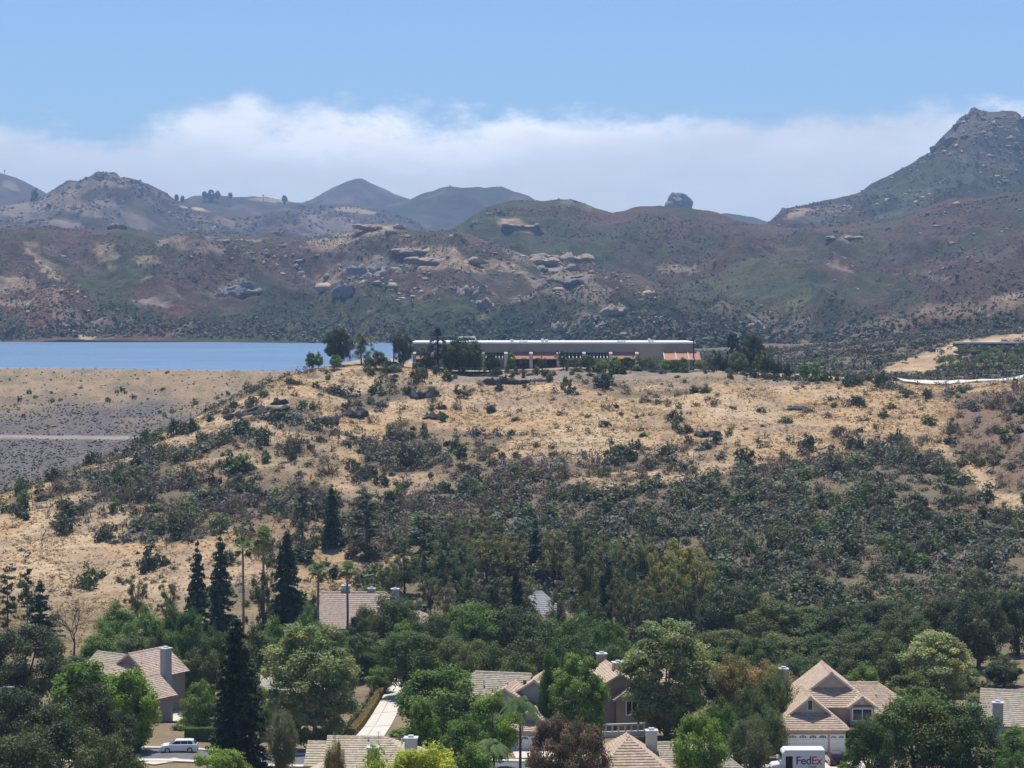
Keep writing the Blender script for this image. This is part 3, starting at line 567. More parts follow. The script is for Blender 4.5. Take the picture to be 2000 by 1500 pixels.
def make_feather_palm(kind, seed, h, w, trunk_r=0.15):
    rng = np.random.default_rng(seed); V = []; C = []; top = np.array([0, 0, h - w * 0.22])
    for i in range(17):
        a = 6.283 * i / 17 + rng.uniform(-0.2, 0.2); e = rng.uniform(0.2, 1.25); L = w * 0.55; d = np.array([math.cos(a), math.sin(a), 0]); side = np.array([-d[1], d[0], 0]); pts = []
        for s in np.linspace(0, 1, 12): pts.append(top + d * L * s * math.cos(e) * (1 + 0.1 * s) + np.array([0, 0, L * (math.sin(e) * s - 0.95 * s * s)]))
        for j in range(11):
            p = pts[j]; q = pts[j + 1]; ll = L * 0.22 * math.sin(math.pi * min(1, 0.12 + j / 12)) + 0.05
            for sg in (-1, 1):
                for f in (0.25, 0.75):
                    r0 = p * (1 - f) + q * f; tip = r0 + side * sg * ll + (q - p) * 0.8 - np.array([0, 0, ll * 0.6]); g = rng.uniform(0.75, 1.25)
                    V += [r0, r0 + (q - p) * 0.4, tip, r0 + side * sg * ll * 0.5 - np.array([0, 0, ll * 0.3])]; C += [np.array([g, g, g])] * 4
    V = np.array(V); tv, tq = tube([(0, 0, -0.5), (0.1, 0, h * 0.4), (0, 0, h - w * 0.22)], [trunk_r * 1.3, trunk_r, trunk_r * 0.8], 8)
    reg(kind, np_mesh('trunk', tv, quads=tq, smooth=True), np_mesh('crown', V, quads=np.arange(len(V)).reshape(-1, 4), cols=np.array(C)), h, w)
def make_bare(kind, seed, h, w, depth=5, sparse_leaf=0):
    rng = np.random.default_rng(seed); V = []; Q = []; tips = []; st = [0]
    def grow(p, d, L, r, lev):
        q = p + d * L; m = (p + q) / 2 + rng.normal(0, L * 0.06, 3); v, f = tube([p, m, q], [r, r * 0.8, r * 0.62], 4 if lev < depth - 2 else 5); V.append(v); Q.append(np.array(f) + st[0]); st[0] += len(v)
        if lev == 0: tips.append(q); return
        for k in range(3 if rng.random() < 0.45 else 2):
            nd = unit(d + rng.normal(0, 0.42, 3) * np.array([w / h * 1.5, w / h * 1.5, 0.55]) + np.array([0, 0, 0.12])); grow(q, nd, L * rng.uniform(0.66, 0.86), r * 0.62, lev - 1)
    grow(np.array([0, 0, -0.4]), np.array([0, 0, 1.0]), h * 0.27, h * 0.026, depth)
    t = np.array(tips); k = h / max(t[:, 2].max(), 0.1); Vv = np.concatenate(V) * k; ww = 2 * np.percentile(np.abs(t[:, :2] * k), 95)
    tr = np_mesh('branches', Vv, quads=np.concatenate(Q)); cr = None
    if sparse_leaf:
        v, q, col = clump_cloud(t[rng.random(len(t)) < 0.8] * k, 0.30, sparse_leaf, 0.16, rng, 0.6); cr = np_mesh('crown', v, quads=q, cols=col)
    reg(kind, tr, cr, h, max(ww, 0.5))
def make_bush(kind, seed, n_cl, n_each, size, crad, h=1.0, w=1.6, asp=0.55, up=0.5):
    """unit shrub: one mesh with short stems and a domed mass of leaf sprays"""
    rng = np.random.default_rng(seed); d = unit(rng.normal(0, 1, (n_cl, 3))); d[:, 2] = np.abs(d[:, 2]); r = rng.uniform(0.35, 0.85, n_cl)[:, None]; c = d * r * np.array([w / 2, w / 2, h * 0.85])
    c[:, :2] += rng.normal(0, 0.07, (n_cl, 2)); c[:, 2] = c[:, 2] * rng.uniform(0.75, 1.15, n_cl) + 0.06
    v, q, col = clump_cloud(c, crad * rng.uniform(0.7, 1.3, n_cl), n_each, size, rng, asp, up, 0.9, 0.3, 0.5)
    V = [v]; Q = [q]; C = [col]; b = len(v)
    for p in c[:5]:
        tv, tq = tube([(0, 0, -0.15), tuple(p * 0.6), tuple(p)], [0.035, 0.025, 0.012], 4); V.append(tv); Q.append(np.array(tq) + b); b += len(tv); C.append(np.full((len(tv), 3), 0.8))
    v = np.concatenate(V); v[:, 2] = np.maximum(v[:, 2], -0.12)
    PROTO.setdefault(kind, []).append((None, np_mesh(kind, v, quads=np.concatenate(Q), cols=np.concatenate(C)), h, w))
def protos():
    for s in range(4): make_round('oak', 10 + s, 9, 11, 1.4, 95, 230, 0.155, 1.25, shape=0.12, trunk_r=0.36, inner=0.45)
    for s in range(2): make_round('sycamore', 30 + s, 16, 11, 1.2, 140, 260, 0.165, 1.15, asp=0.8, shape=0.30, trunk_r=0.34, inner=0.4, up=0.25)
    for s in range(2): make_round('lime_tree', 40 + s, 10, 8, 0.6, 120, 210, 0.145, 0.85, asp=0.75, shape=0.45, flat=1.25, trunk_r=0.2)
    for s in range(2): make_round('garden_tree', 50 + s, 7, 7, 0.5, 90, 210, 0.125, 0.85, asp=0.6, shape=0.25, trunk_r=0.18)
    for s in range(2): make_round('weeping', 60 + s, 8, 7, 0.5, 90, 210, 0.19, 0.85, asp=0.24, shape=0.2, flat=1.5, up=-0.1, trunk_r=0.2)
    for s in range(4): make_upright('eucalyptus', 70 + s, 16, 9, 5, 200, 0.22, 1.10, base=0.28, per=8)
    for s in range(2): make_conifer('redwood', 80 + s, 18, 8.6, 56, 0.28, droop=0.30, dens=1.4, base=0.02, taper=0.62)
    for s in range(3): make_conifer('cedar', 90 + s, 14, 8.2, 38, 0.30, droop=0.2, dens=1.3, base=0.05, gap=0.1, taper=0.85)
    for s in range(4): make_pine('pine', 100 + s, 15, 6, 34, 0.30, base=0.26)
    for s in range(2): make_fan_palm('fan_palm', 110 + s, 15, 4.2)
    for s in range(2): make_feather_palm('feather_palm', 115 + s, 9, 5)
    make_round('cypress', 120, 12, 2.4, 0.3, 60, 80, 0.22, 0.5, asp=0.4, shape=0.5, flat=1.8, trunk_r=0.14)
    for s in range(2): make_bare('bare_tree', 130 + s, 8, 6, 6)
    for s in range(3): make_bare('snag', 135 + s, 4, 2.6, 4)
    for s in range(6): make_bush('shrub', 140 + s, 16, 26, 0.085, 0.24)
    for s in range(3): make_bush('tall_shrub', 150 + s, 18, 30, 0.08, 0.22, h=1.0, w=1.0)
    for s in range(3): make_bush('dry_bush', 160 + s, 16, 22, 0.10, 0.26, asp=0.16)
    for s in range(3): make_bush('garden_bush', 170 + s, 26, 60, 0.055, 0.20, h=1.0, w=1.3)
protos()
BARK = mat('bark', (0.10, 0.075, 0.055), 0.9, var=0.3, scale=3); BARK_PALE = mat('bark_pale', (0.26, 0.22, 0.18), 0.9, var=0.3, scale=3); BARK_DARK = mat('bark_charred', (0.05, 0.042, 0.04), 0.95, var=0.3, scale=3)
LB = 1.72
LEAF = {k: leaf_mat('leaf_' + k, (c[0] * LB * 1.06, c[1] * LB, c[2] * LB * 0.74), min(t + .04, .5)) for k, (c, t) in {
    'oak': ((0.052, 0.070, 0.028), .25), 'oakdark': ((0.040, 0.056, 0.027), .25), 'oakgreen': ((0.060, 0.092, 0.030), .3), 'syc': ((0.195, 0.225, 0.115), .35), 'lime': ((0.128, 0.195, 0.032), .45), 'bright': ((0.108, 0.175, 0.036), .45), 'green': ((0.080, 0.135, 0.035), .35),
    'yellow': ((0.215, 0.265, 0.045), .4), 'bronze': ((0.112, 0.086, 0.062), .3), 'brownolive': ((0.165, 0.135, 0.062), .3), 'euc': ((0.094, 0.102, 0.042), .3), 'eucyellow': ((0.165, 0.165, 0.045), .35), 'conifer': ((0.024, 0.036, 0.018), .15), 'cedar': ((0.035, 0.062, 0.036), .2), 'pine': ((0.045, 0.072, 0.034), .25), 'pinedark': ((0.035, 0.052, 0.028), .2),
    'palm': ((0.082, 0.122, 0.045), .3), 'feather': ((0.075, 0.125, 0.050), .35), 'weep': ((0.075, 0.100, 0.040), .35), 'greygreen': ((0.095, 0.112, 0.066), .3), 'chap': ((0.052, 0.064, 0.031), .25), 'chapdark': ((0.034, 0.045, 0.024), .2), 'chapgrey': ((0.080, 0.084, 0.056), .25), 'dry': ((0.095, 0.072, 0.052), .2), 'drygrey': ((0.085, 0.073, 0.062), .2), 'flower': ((0.70, 0.52, 0.02), .3), 'mono': ((0.016, 0.018, 0.016), .05), 'tip': ((0.30, 0.24, 0.06), .3)}.items()}
PRNG = random.Random(77)
def put_mesh(name, me, material, parent):
    o = bpy.data.objects.new(name, me); COL.objects.link(o); o.parent = parent
    if len(me.materials) == 0: me.materials.append(material)
    o.material_slots[0].link = 'OBJECT'; o.material_slots[0].material = material; return o
def plant(kind, u, vtop, D, wpx, label, leaf, group=None, name=None, cat='tree', bark=None, var=None, rz=None, zoff=0.0):
    X, zt = PX(u, vtop, D); zg = gz(X, D) - 0.05 + zoff; H = max(zt - zg, 0.6); Wm = wpx / FPX * D
    lst = PROTO[kind]; tr, cr, h0, w0 = lst[PRNG.randrange(len(lst)) if var is None else var % len(lst)]
    rot = PRNG.uniform(0, 6.28) if rz is None else rz; sw = Wm / w0; sh = H / h0
    if tr is None:
        o = bpy.data.objects.new(name or 'shrub', cr); COL.objects.link(o)
        if len(cr.materials) == 0: cr.materials.append(LEAF[leaf])
        o.material_slots[0].link = 'OBJECT'; o.material_slots[0].material = LEAF[leaf]
        o.location = (X, D, zg); o.rotation_euler = (0, 0, rot); o.scale = (sw, sw, sh); return tag(o, label, cat, group)
    root = empty(name or kind + '_tree', (X, D, zg), rot, (sw, sw, sh)); tag(root, label, cat, group)
    put_mesh('branches' if kind in ('bare_tree', 'snag') else 'trunk', tr, bark or BARK, root)
    if cr is not None: put_mesh('crown', cr, LEAF[leaf], root)
    return root

# ================================================================== BUILT: streets and driveways
CONC = mat('concrete', (0.56, 0.52, 0.46), 0.85, var=0.1, scale=0.8); CONC_W = mat('concrete_pale', (0.54, 0.50, 0.43), 0.85, var=0.08, scale=0.7); ASPH = mat('asphalt', (0.115, 0.118, 0.13), 0.9, var=0.15, scale=0.6)
def ribbon(name, line, half0, half1, dz, m, n=5, thick=0.0):
    """strip between two offsets from a centre line, laid on the ground"""
    line = np.array(line, float); s = np.r_[0, np.cumsum(np.linalg.norm(np.diff(line, axis=0), axis=1))]; t = np.arange(0, s[-1], 1.5); pts = np.stack([np.interp(t, s, line[:, 0]), np.interp(t, s, line[:, 1])], 1)
    k = np.ones(9) / 9
    for j in (0, 1): pts[:, j] = np.r_[pts[:4, j], np.convolve(pts[:, j], k, 'valid'), pts[-4:, j]]
    d = unit(np.gradient(pts, axis=0)); nr = np.stack([-d[:, 1], d[:, 0]], 1); o = np.linspace(half0, half1, n)
    XY = pts[:, None, :] + nr[:, None, :] * o[None, :, None]; C = np.stack([pts] * n, 1)
    Z = ground_z(XY[..., 0], XY[..., 1]) + dz; V = np.concatenate([XY, Z[..., None]], -1); q = grid_quads(len(pts), n); V = V.reshape(-1, 3)
    if thick:
        b = len(V); W = V.copy(); W[:, 2] -= thick; m_ = len(pts); sd = []
        for e in (0, n - 1):
            i = np.arange(m_ - 1) * n + e; sd.append(np.stack([i, i + n, i + n + b, i + b], 1))
        V = np.concatenate([V, W]); q = np.concatenate([q] + sd)
    return tag(link(name, np_mesh(name, V, quads=q), m), kind='structure')
STREET = [(PX(u, 1480, D)[0], D) for u, D in [(2350, 230), (1900, 231), (1570, 233), (1300, 238), (1000, 244), (700, 251), (500, 256), (350, 259), (150, 261), (-100, 262), (-350, 262)]]
ribbon('street', STREET, -4.8, 4.8, 0.10, ASPH, 7)
for sg in (-1, 1):
    ribbon('kerb', STREET, sg * 4.8, sg * 5.05, 0.24, CONC_W, 2, thick=0.3); ribbon('pavement', STREET, sg * 5.06, sg * 6.6, 0.22, CONC, 3, thick=0.3)
def slab_drive(name, A, B, wA, wB, nl, nw, m=None, joint=0.10, kind='structure'):
    """concrete drive of separate slabs from A to B (ground points)"""
    A = np.array(A, float); B = np.array(B, float); d = unit(B - A); nr = np.array([-d[1], d[0]]); L = np.linalg.norm(B - A)
    base = MB(); n = 12
    for i in range(n):
        p, q = A + (B - A) * i / n, A + (B - A) * (i + 1) / n; w0 = wA + (wB - wA) * i / n; w1 = wA + (wB - wA) * (i + 1) / n
        c = [p - nr * w0 / 2, p + nr * w0 / 2, q + nr * w1 / 2, q - nr * w1 / 2]; base.poly([(x, y, gz(x, y) + 0.09) for x, y in c])
    root = base.build(name, mat('joint', (0.42, 0.35, 0.27), 0.95)); tag(root, kind='structure')
    for i in range(nl):
        for j in range(nw):
            mb = MB(); a0, a1 = i / nl + joint / L, (i + 1) / nl - joint / L; c = []
            for a, e in ((a0, 0), (a0, 1), (a1, 1), (a1, 0)):
                w = wA + (wB - wA) * a; f0 = (j / nw - .5) * w + (joint / 2); f1 = ((j + 1) / nw - .5) * w - joint / 2; p = A + (B - A) * a + nr * (f1 if e else f0); c.append(p)
            top = [(x, y, gz(x, y) + 0.16) for x, y in c]; bot = [(x, y, z - 0.07) for x, y, z in top]; mb.v = top + bot; mb.f = [(0, 1, 2, 3), (0, 4, 5, 1), (1, 5, 6, 2), (2, 6, 7, 3), (3, 7, 4, 0)]; mb.build('slab', m or CONC_W, root)
    return root
slab_drive('driveway', (PX(715, 1440, 284)[0], 284), (PX(786, 1322, 337)[0], 337), 5.0, 4.6, 5, 2)
slab_drive('driveway', (PX(1612, 1480, 238)[0], 238.5), (PX(1600, 1474, 249)[0], 249.5), 9.5, 8.5, 2, 2)
slab_drive('patio', (PX(832, 1240, 370)[0], 366), (PX(838, 1232, 378)[0], 378), 4.0, 4.0, 2, 1)
slab_drive('driveway', (PX(1055, 1470, 250)[0], 252), (PX(1040, 1445, 262)[0], 263), 6, 6, 2, 2)
slab_drive('patio', (PX(348, 1390, 300)[0], 296), (PX(352, 1370, 306)[0], 308), 3, 3, 2, 1)
slab_drive('path', (PX(1690, 1478, 240)[0], 239), (PX(1685, 1468, 248)[0], 248), 4.2, 3.2, 2, 1)
slab_drive('path', (PX(330, 1495, 250)[0], 251.5), (PX(310, 1488, 254)[0], 253.5), 5, 5, 1, 2)

# ================================================================== BUILT: houses
def tile_mat(name, a, b, moss):
    m, nt, bs = new_mat(name); N = nt.nodes; L = nt.links; bs.inputs['Roughness'].default_value = 0.85
    tc = N.new('ShaderNodeTexCoord'); n = N.new('ShaderNodeTexNoise'); n.inputs['Scale'].default_value = 2.2; n.inputs['Detail'].default_value = 6; n.inputs['Roughness'].default_value = 0.75; L.new(tc.outputs['Object'], n.inputs['Vector'])
    cr = N.new('ShaderNodeValToRGB'); e = cr.color_ramp.elements; e[0].position = 0.33; e[0].color = (*a, 1); e[1].position = 0.66; e[1].color = (*b, 1); L.new(n.outputs['Fac'], cr.inputs[0])
    n2 = N.new('ShaderNodeTexNoise'); n2.inputs['Scale'].default_value = 0.45; n2.inputs['Detail'].default_value = 5; L.new(tc.outputs['Object'], n2.inputs['Vector']); mr = N.new('ShaderNodeMapRange'); mr.inputs['From Min'].default_value = 0.48; mr.inputs['From Max'].default_value = 0.70; mr.inputs['To Max'].default_value = 0.55; L.new(n2.outputs['Fac'], mr.inputs['Value'])
    mx = N.new('ShaderNodeMix'); mx.data_type = 'RGBA'; L.new(mr.outputs[0], mx.inputs['Factor']); L.new(cr.outputs[0], mx.inputs['A']); mx.inputs['B'].default_value = (*moss, 1)
    w = N.new('ShaderNodeTexVoronoi'); w.inputs['Scale'].default_value = 3.2; L.new(tc.outputs['Object'], w.inputs['Vector']); hs = N.new('ShaderNodeHueSaturation'); sp = N.new('ShaderNodeSeparateColor'); L.new(w.outputs['Color'], sp.inputs[0]); mr3 = N.new('ShaderNodeMapRange'); mr3.inputs['To Min'].default_value = 0.78; mr3.inputs['To Max'].default_value = 1.18; L.new(sp.outputs[0], mr3.inputs['Value']); L.new(mr3.outputs[0], hs.inputs['Value']); L.new(mx.outputs['Result'], hs.inputs['Color'])
    gm = N.new('ShaderNodeMix'); gm.data_type = 'RGBA'; gm.blend_type = 'MULTIPLY'; gm.inputs['Factor'].default_value = 1.0; gm.inputs['B'].default_value = (0.93, 1.0, 1.05, 1); L.new(hs.outputs[0], gm.inputs['A']); L.new(gm.outputs['Result'], bs.inputs['Base Color']); return m
TILE = tile_mat('roof_tile_tan', (0.415, 0.275, 0.201), (0.525, 0.366, 0.268), (0.439, 0.354, 0.146)); TILE_G = tile_mat('roof_tile_grey', (0.325, 0.258, 0.201), (0.440, 0.356, 0.276), (0.399, 0.302, 0.134)); TILE_P = tile_mat('roof_tile_pale', (0.390, 0.307, 0.217), (0.488, 0.389, 0.282), (0.430, 0.325, 0.145)); TILE_W = tile_mat('roof_tile_pink', (0.439, 0.299, 0.226), (0.512, 0.360, 0.275), (0.439, 0.329, 0.232)); TILE_S = tile_mat('roof_slate', (0.30, 0.29, 0.28), (0.40, 0.385, 0.37), (0.33, 0.31, 0.26))
STUC = mat('stucco_tan', (0.48, 0.39, 0.31), 0.9, var=0.08, scale=0.7); STUC_G = mat('stucco_grey', (0.40, 0.38, 0.37), 0.9, var=0.08, scale=0.7); STUC_B = mat('stucco_brown', (0.33, 0.27, 0.24), 0.9, var=0.08, scale=0.7); STUC_W = mat('stucco_white', (0.60, 0.58, 0.55), 0.9, var=0.06, scale=0.7)
TRIM = mat('trim_cream', (0.62, 0.56, 0.47), 0.7, var=0.06); TRIM_D = mat('trim_brown', (0.13, 0.09, 0.07), 0.8, var=0.1); WHITE = mat('white_paint', (0.78, 0.78, 0.77), 0.5, var=0.04); GLASS = mat('window_glass', (0.03, 0.035, 0.04), 0.08, var=0, spec=0.8); METAL = mat('flashing_metal', (0.62, 0.64, 0.66), 0.45, metal=0.4, var=0.08); WOOD = mat('dark_wood', (0.14, 0.09, 0.065), 0.8, var=0.2, scale=4)
def V3(*a): return np.array(a, float)
def courses(mb, e0, e1, r0, r1, tile=0.36, lift=0.07):
    """overlapping tile courses from the eave edge e0-e1 up to the ridge edge r0-r1"""
    e0, e1, r0, r1 = map(V3, *[[p[i] for p in (e0, e1, r0, r1)] for i in range(3)]) if False else (np.array(e0, float), np.array(e1, float), np.array(r0, float), np.array(r1, float))
    L = max(np.linalg.norm((r0 + r1) / 2 - (e0 + e1) / 2), 0.1); n = max(2, int(round(L / tile))); nr = np.cross(e1 - e0, (r0 + r1) / 2 - e0); nr = nr / (np.linalg.norm(nr) + 1e-9)
    if nr[2] < 0: nr = -nr
    for i in range(n):
        a, b = i / n, (i + 1) / n; l0, l1 = e0 + (r0 - e0) * a, e1 + (r1 - e1) * a; u0, u1 = e0 + (r0 - e0) * b, e1 + (r1 - e1) * b
        mb.poly([l0 + nr * lift, l1 + nr * lift, u1 + nr * 0.012, u0 + nr * 0.012]); mb.poly([l0 - nr * 0.01, l1 - nr * 0.01, l1 + nr * lift, l0 + nr * lift])
    mb.poly([e1 - nr * 0.10, e0 - nr * 0.10, r0 - nr * 0.10, r1 - nr * 0.10]); mb.poly([e0 - nr * 0.10, e1 - nr * 0.10, e1 - nr * 0.01, e0 - nr * 0.01])
def wing(root, cx, cy, w, l, h, rise, rot=0.0, front='gable', back='gable', z0=-2.0, o=0.5, q=0.48, tile=TILE, wallm=STUC, trim=True, setb=None, tilew=0.36):
    """a roofed block: ridge along local y, front end at y=0; ends 'gable', 'hip' or 'dutch' (gable above a skirt of roof)"""
    T = np.array([[math.cos(rot), -math.sin(rot)], [math.sin(rot), math.cos(rot)]])
    def X(x, y, z): p = T @ np.array([x, y]); return (p[0] + cx, p[1] + cy, z)
    hw = w / 2; s = rise / (hw + o); he = h - 0.0; hr = h + rise
    def end(kind, y, d):                      # d = +1 at the front (inwards is +y), -1 at the back
        if kind == 'gable': return y - d * o, y - d * o, None
        run = (hw + o) * (1.15 if kind == 'dutch' else 0.95)
        if kind == 'hip': return y - d * o, y - d * o + d * run, 1.0
        return y - d * o, y - d * o + d * run * q, q
    f0, f1, fq = end(front, 0, 1); b0, b1, bq = end(back, l, -1)
    qs = sorted({0.0, 1.0} | ({fq} if fq else set()) | ({bq} if bq else set()))
    for sg in (-1, 1):
        mb = MB(); ex = hw + o
        for a, b in zip(qs[:-1], qs[1:]):
            def yy(t, lo, hi, kk):                # y of the end at height fraction t
                if kk is None: return lo
                return lo + (hi - lo) * min(t / kk, 1.0)
            pts = []
            fa, fb = yy(a, f0, f1, fq), yy(b, f0, f1, fq); ba, bb = yy(a, b0, b1, bq), yy(b, b0, b1, bq)
            if fq and fq < 1 and a >= fq: fa = fb = f1 - 0.45
            if bq and bq < 1 and a >= bq: ba = bb = b1 + 0.45
            courses(mb, X(sg * ex * (1 - a), fa, he + rise * a), X(sg * ex * (1 - a), ba, he + rise * a), X(sg * ex * (1 - b), fb, he + rise * b), X(sg * ex * (1 - b), bb, he + rise * b), tilew)
        mb.build('roof_slope', tile, root)
    for (kk, lo, hi) in ((fq, f0, f1), (bq, b0, b1)):
        if kk:
            mb = MB(); ex = hw + o; courses(mb, X(-ex, lo, he), X(ex, lo, he), X(-ex * (1 - kk), hi, he + rise * kk), X(ex * (1 - kk), hi, he + rise * kk), tilew); mb.build('hip_slope', tile, root)
    # ridge tiles
    rf = f1 if fq else f0; rb = b1 if bq else b0
    if fq and fq < 1: rf = f1 - 0.45
    mb = MB(); n = max(3, int((rb - rf) / 0.9))
    for i in range(n):
        a, b = rf + (rb - rf) * i / n, rf + (rb - rf) * (i + 1) / n - 0.04
        c = [X(-0.2, a, hr + 0.0), X(0, a, hr + 0.13), X(0.2, a, hr + 0.0), X(-0.2, b, hr - 0.02), X(0, b, hr + 0.10), X(0.2, b, hr - 0.02)]; k = len(mb.v); mb.v += c; mb.f += [(k, k + 1, k + 4, k + 3), (k + 1, k + 2, k + 5, k + 4), (k, k + 2, k + 1)]
    mb.build('ridge_cap', tile, root)
    # walls
    mb = MB(); y0, y1 = 0.0, l; zt = he + s * o * 0.9
    c = [X(-hw, y0, z0), X(hw, y0, z0), X(hw, y1, z0), X(-hw, y1, z0), X(-hw, y0, zt), X(hw, y0, zt), X(hw, y1, zt), X(-hw, y1, zt)]; mb.v += c; mb.f += [(0, 1, 5, 4), (1, 2, 6, 5), (2, 3, 7, 6), (3, 0, 4, 7)]
    mb.build('wall', wallm, root)
    for (kind, y, d, kk, lo, hi) in ((front, 0, 1, fq, f0, f1), (back, l, -1, bq, b0, b1)):
        if kind == 'hip': continue
        if kind == 'gable': gy, a, zb = y, hw, zt
        else: gy, a, zb = hi, (hw + o) * (1 - kk), he + rise * kk
        mb = MB(); mb.poly([X(-a, gy, zb - 0.15), X(a, gy, zb - 0.15), X(a, gy, zb), X(0, gy, hr - 0.08), X(-a, gy, zb)]); g = mb.build('gable_wall', wallm, root)
        if trim:
            oy = gy - d * (o if kind == 'gable' else 0.45); zl = he if kind == 'gable' else zb; al = hw + o if kind == 'gable' else a
            for sg in (-1, 1):
                mb = MB(); p0, p1 = np.array(X(sg * al, oy, zl)), np.array(X(0, oy, hr)); dn = np.array([0, 0, -0.24]); th = np.array(X(0, oy + d * 0.06, 0)) - np.array(X(0, oy, 0)); mb.poly([p0, p1, p1 + dn, p0 + dn]); mb.poly([p0 + th, p1 + th, p1 + dn + th, p0 + dn + th]); mb.poly([p0 + dn, p1 + dn, p1 + dn + th, p0 + dn + th]); mb.build('barge_board', TRIM, root)
    return X
def window(root, X, x, z, w, h, y=-0.0, n=2, frame=WHITE, facing=-1, label=None):
    """window on a front wall (local y), n lights side by side"""
    def box(mb, x0, x1, y0, y1, z0, z1):
        k = len(mb.v); mb.v += [X(a, b, c) for a, b, c in ((x0, y0, z0), (x1, y0, z0), (x1, y1, z0), (x0, y1, z0), (x0, y0, z1), (x1, y0, z1), (x1, y1, z1), (x0, y1, z1))]; mb.f += [tuple(k + i for i in f) for f in ((0, 3, 2, 1), (4, 5, 6, 7), (0, 1, 5, 4), (1, 2, 6, 5), (2, 3, 7, 6), (3, 0, 4, 7))]
    t = 0.14; mb = MB(); f = facing * 0.09; ya, yb = sorted((y, y + f)); box(mb, x - w / 2 - t, x + w / 2 + t, ya, yb, z - t * 1.3, z); box(mb, x - w / 2 - t, x + w / 2 + t, ya, yb, z + h, z + h + t); box(mb, x - w / 2 - t, x - w / 2, ya, yb, z, z + h); box(mb, x + w / 2, x + w / 2 + t, ya, yb, z, z + h)
    for i in range(1, n): xm = x - w / 2 + w * i / n; box(mb, xm - 0.05, xm + 0.05, ya, yb, z, z + h)
    o = mb.build('window', frame, root)
    for i in range(n):
        a = x - w / 2 + w * i / n + (0.05 if i else 0); b = x - w / 2 + w * (i + 1) / n - (0.05 if i < n - 1 else 0); mb = MB(); ya, yb = sorted((y + facing * 0.02, y + facing * 0.05)); box(mb, a, b, ya, yb, z, z + h); mb.build('pane', GLASS, o)
    return o
def chimney(root, x, y, z0, z1, w=1.1, d=0.9, m=STUC, cap=True):
    o = MB().box(x - w / 2, x + w / 2, y - d / 2, y + d / 2, z0, z1).build('chimney', m, root); MB().box(x - w / 2 - 0.12, x + w / 2 + 0.12, y - d / 2 - 0.12, y + d / 2 + 0.12, z1, z1 + 0.14).build('chimney_cap', METAL if cap else m, o); MB().box(x - 0.3, x + 0.3, y - 0.25, y + 0.25, z1 + 0.14, z1 + 0.36).build('flue', METAL, o); return o
def vent(root, x, y, z): MB().cyl((x, y), 0.11, 'z', z - 0.3, z + 0.32, 8).build('vent_pipe', METAL, root)
def garage_door(root, X, x, z, w, h, nwin):
    def bx(mb, x0, x1, y0, y1, z0, z1):
        k = len(mb.v); mb.v += [X(a, b, c) for a, b, c in ((x0, y0, z0), (x1, y0, z0), (x1, y1, z0), (x0, y1, z0), (x0, y0, z1), (x1, y0, z1), (x1, y1, z1), (x0, y1, z1))]; mb.f += [tuple(k + i for i in f) for f in ((0, 3, 2, 1), (4, 5, 6, 7), (0, 1, 5, 4), (1, 2, 6, 5), (2, 3, 7, 6), (3, 0, 4, 7))]
    mb = MB(); bx(mb, x - w / 2, x + w / 2, -0.08, 0.0, z, z + h); o = mb.build('garage_door', WHITE, root); n = 4
    for i in range(n):
        mb = MB(); bx(mb, x - w / 2 + 0.03, x + w / 2 - 0.03, -0.12, -0.081, z + h * i / n + 0.02, z + h * (i + 1) / n - 0.02); mb.build('door_panel', WHITE, o)
    for i in range(nwin):
        xc = x - w / 2 + w * (i + .5) / nwin; r = w / nwin * 0.36; mb = MB(); zb = z + h * 0.80; pts = [(r * math.cos(t), zb + r * 0.75 * math.sin(t)) for t in np.linspace(0, math.pi, 9)]; k = len(mb.v); mb.v += [X(xc + a, -0.13, b) for a, b in pts]; mb.f.append(tuple(range(9))); a = mb.build('arched_window', GLASS, o)
        mb = MB()
        for t in (math.pi * .25, math.pi * .5, math.pi * .75): bx(mb, xc + r * math.cos(t) * .62 - .025, xc + r * math.cos(t) * .62 + .025, -0.15, -0.131, zb, zb + r * .75 * math.sin(t))
        mb.build('glazing_bar', WHITE, a)
    return o
def house(u, D, label, rz=0.0, z=None, name='house'):
    X = PX(u, 1400, D)[0]; zg = gz(X, D) if z is None else z; return tag(empty(name, (X, D, zg), rz), label, 'house'), zg

# tan gabled house with the white garage door
r, zg = house(1620, 250, 'tan two-storey gabled house with white garage door and arched panes', 0.0, -1.75, 'tan_house')
X = wing(r, -2.1, 0, 8.2, 9, 2.85, 3.75, front='dutch', back='gable', q=0.46); garage_door(r, X, -0.55, 0.05, 4.9, 2.25, 4); garage_door(r, X, 3.1, 0.05, 1.9, 2.25, 2)
window(r, X, 0, 4.95, 0.5, 1.1, y=1.95, n=1, frame=TRIM)
X = wing(r, 1.3, 4.6, 9.2, 10, 4.75, 4.0, front='dutch', back='gable', q=0.50)
X = wing(r, 4.7, 3.9, 3.0, 3, 4.85, 1.35, z0=2.6, o=0.4); window(r, X, 0, 3.25, 2.3, 1.35, n=2)
MB().cyl((4.7, 5.55), 0.28, 'y', 3.86, 3.9, 12).build('gable_vent', TRIM, r)
X = wing(r, 11.8, 11.5, 8.0, 7.5, 3.4, 3.2, rot=math.pi / 2, front='hip', back='gable')
chimney(r, -4.6, 8.0, 3.0, 8.9, 1.0, 0.9); vent(r, 7.4, 9.6, 5.2); vent(r, -1.2, 7.4, 6.6); MB().box(4.05, 4.3, -0.1, 0.5, 0, 2.7).build('post', WOOD, r); MB().box(2.6, 6.4, 1.2, 4.0, 0, 2.55).build('entry_wall', WOOD, r)
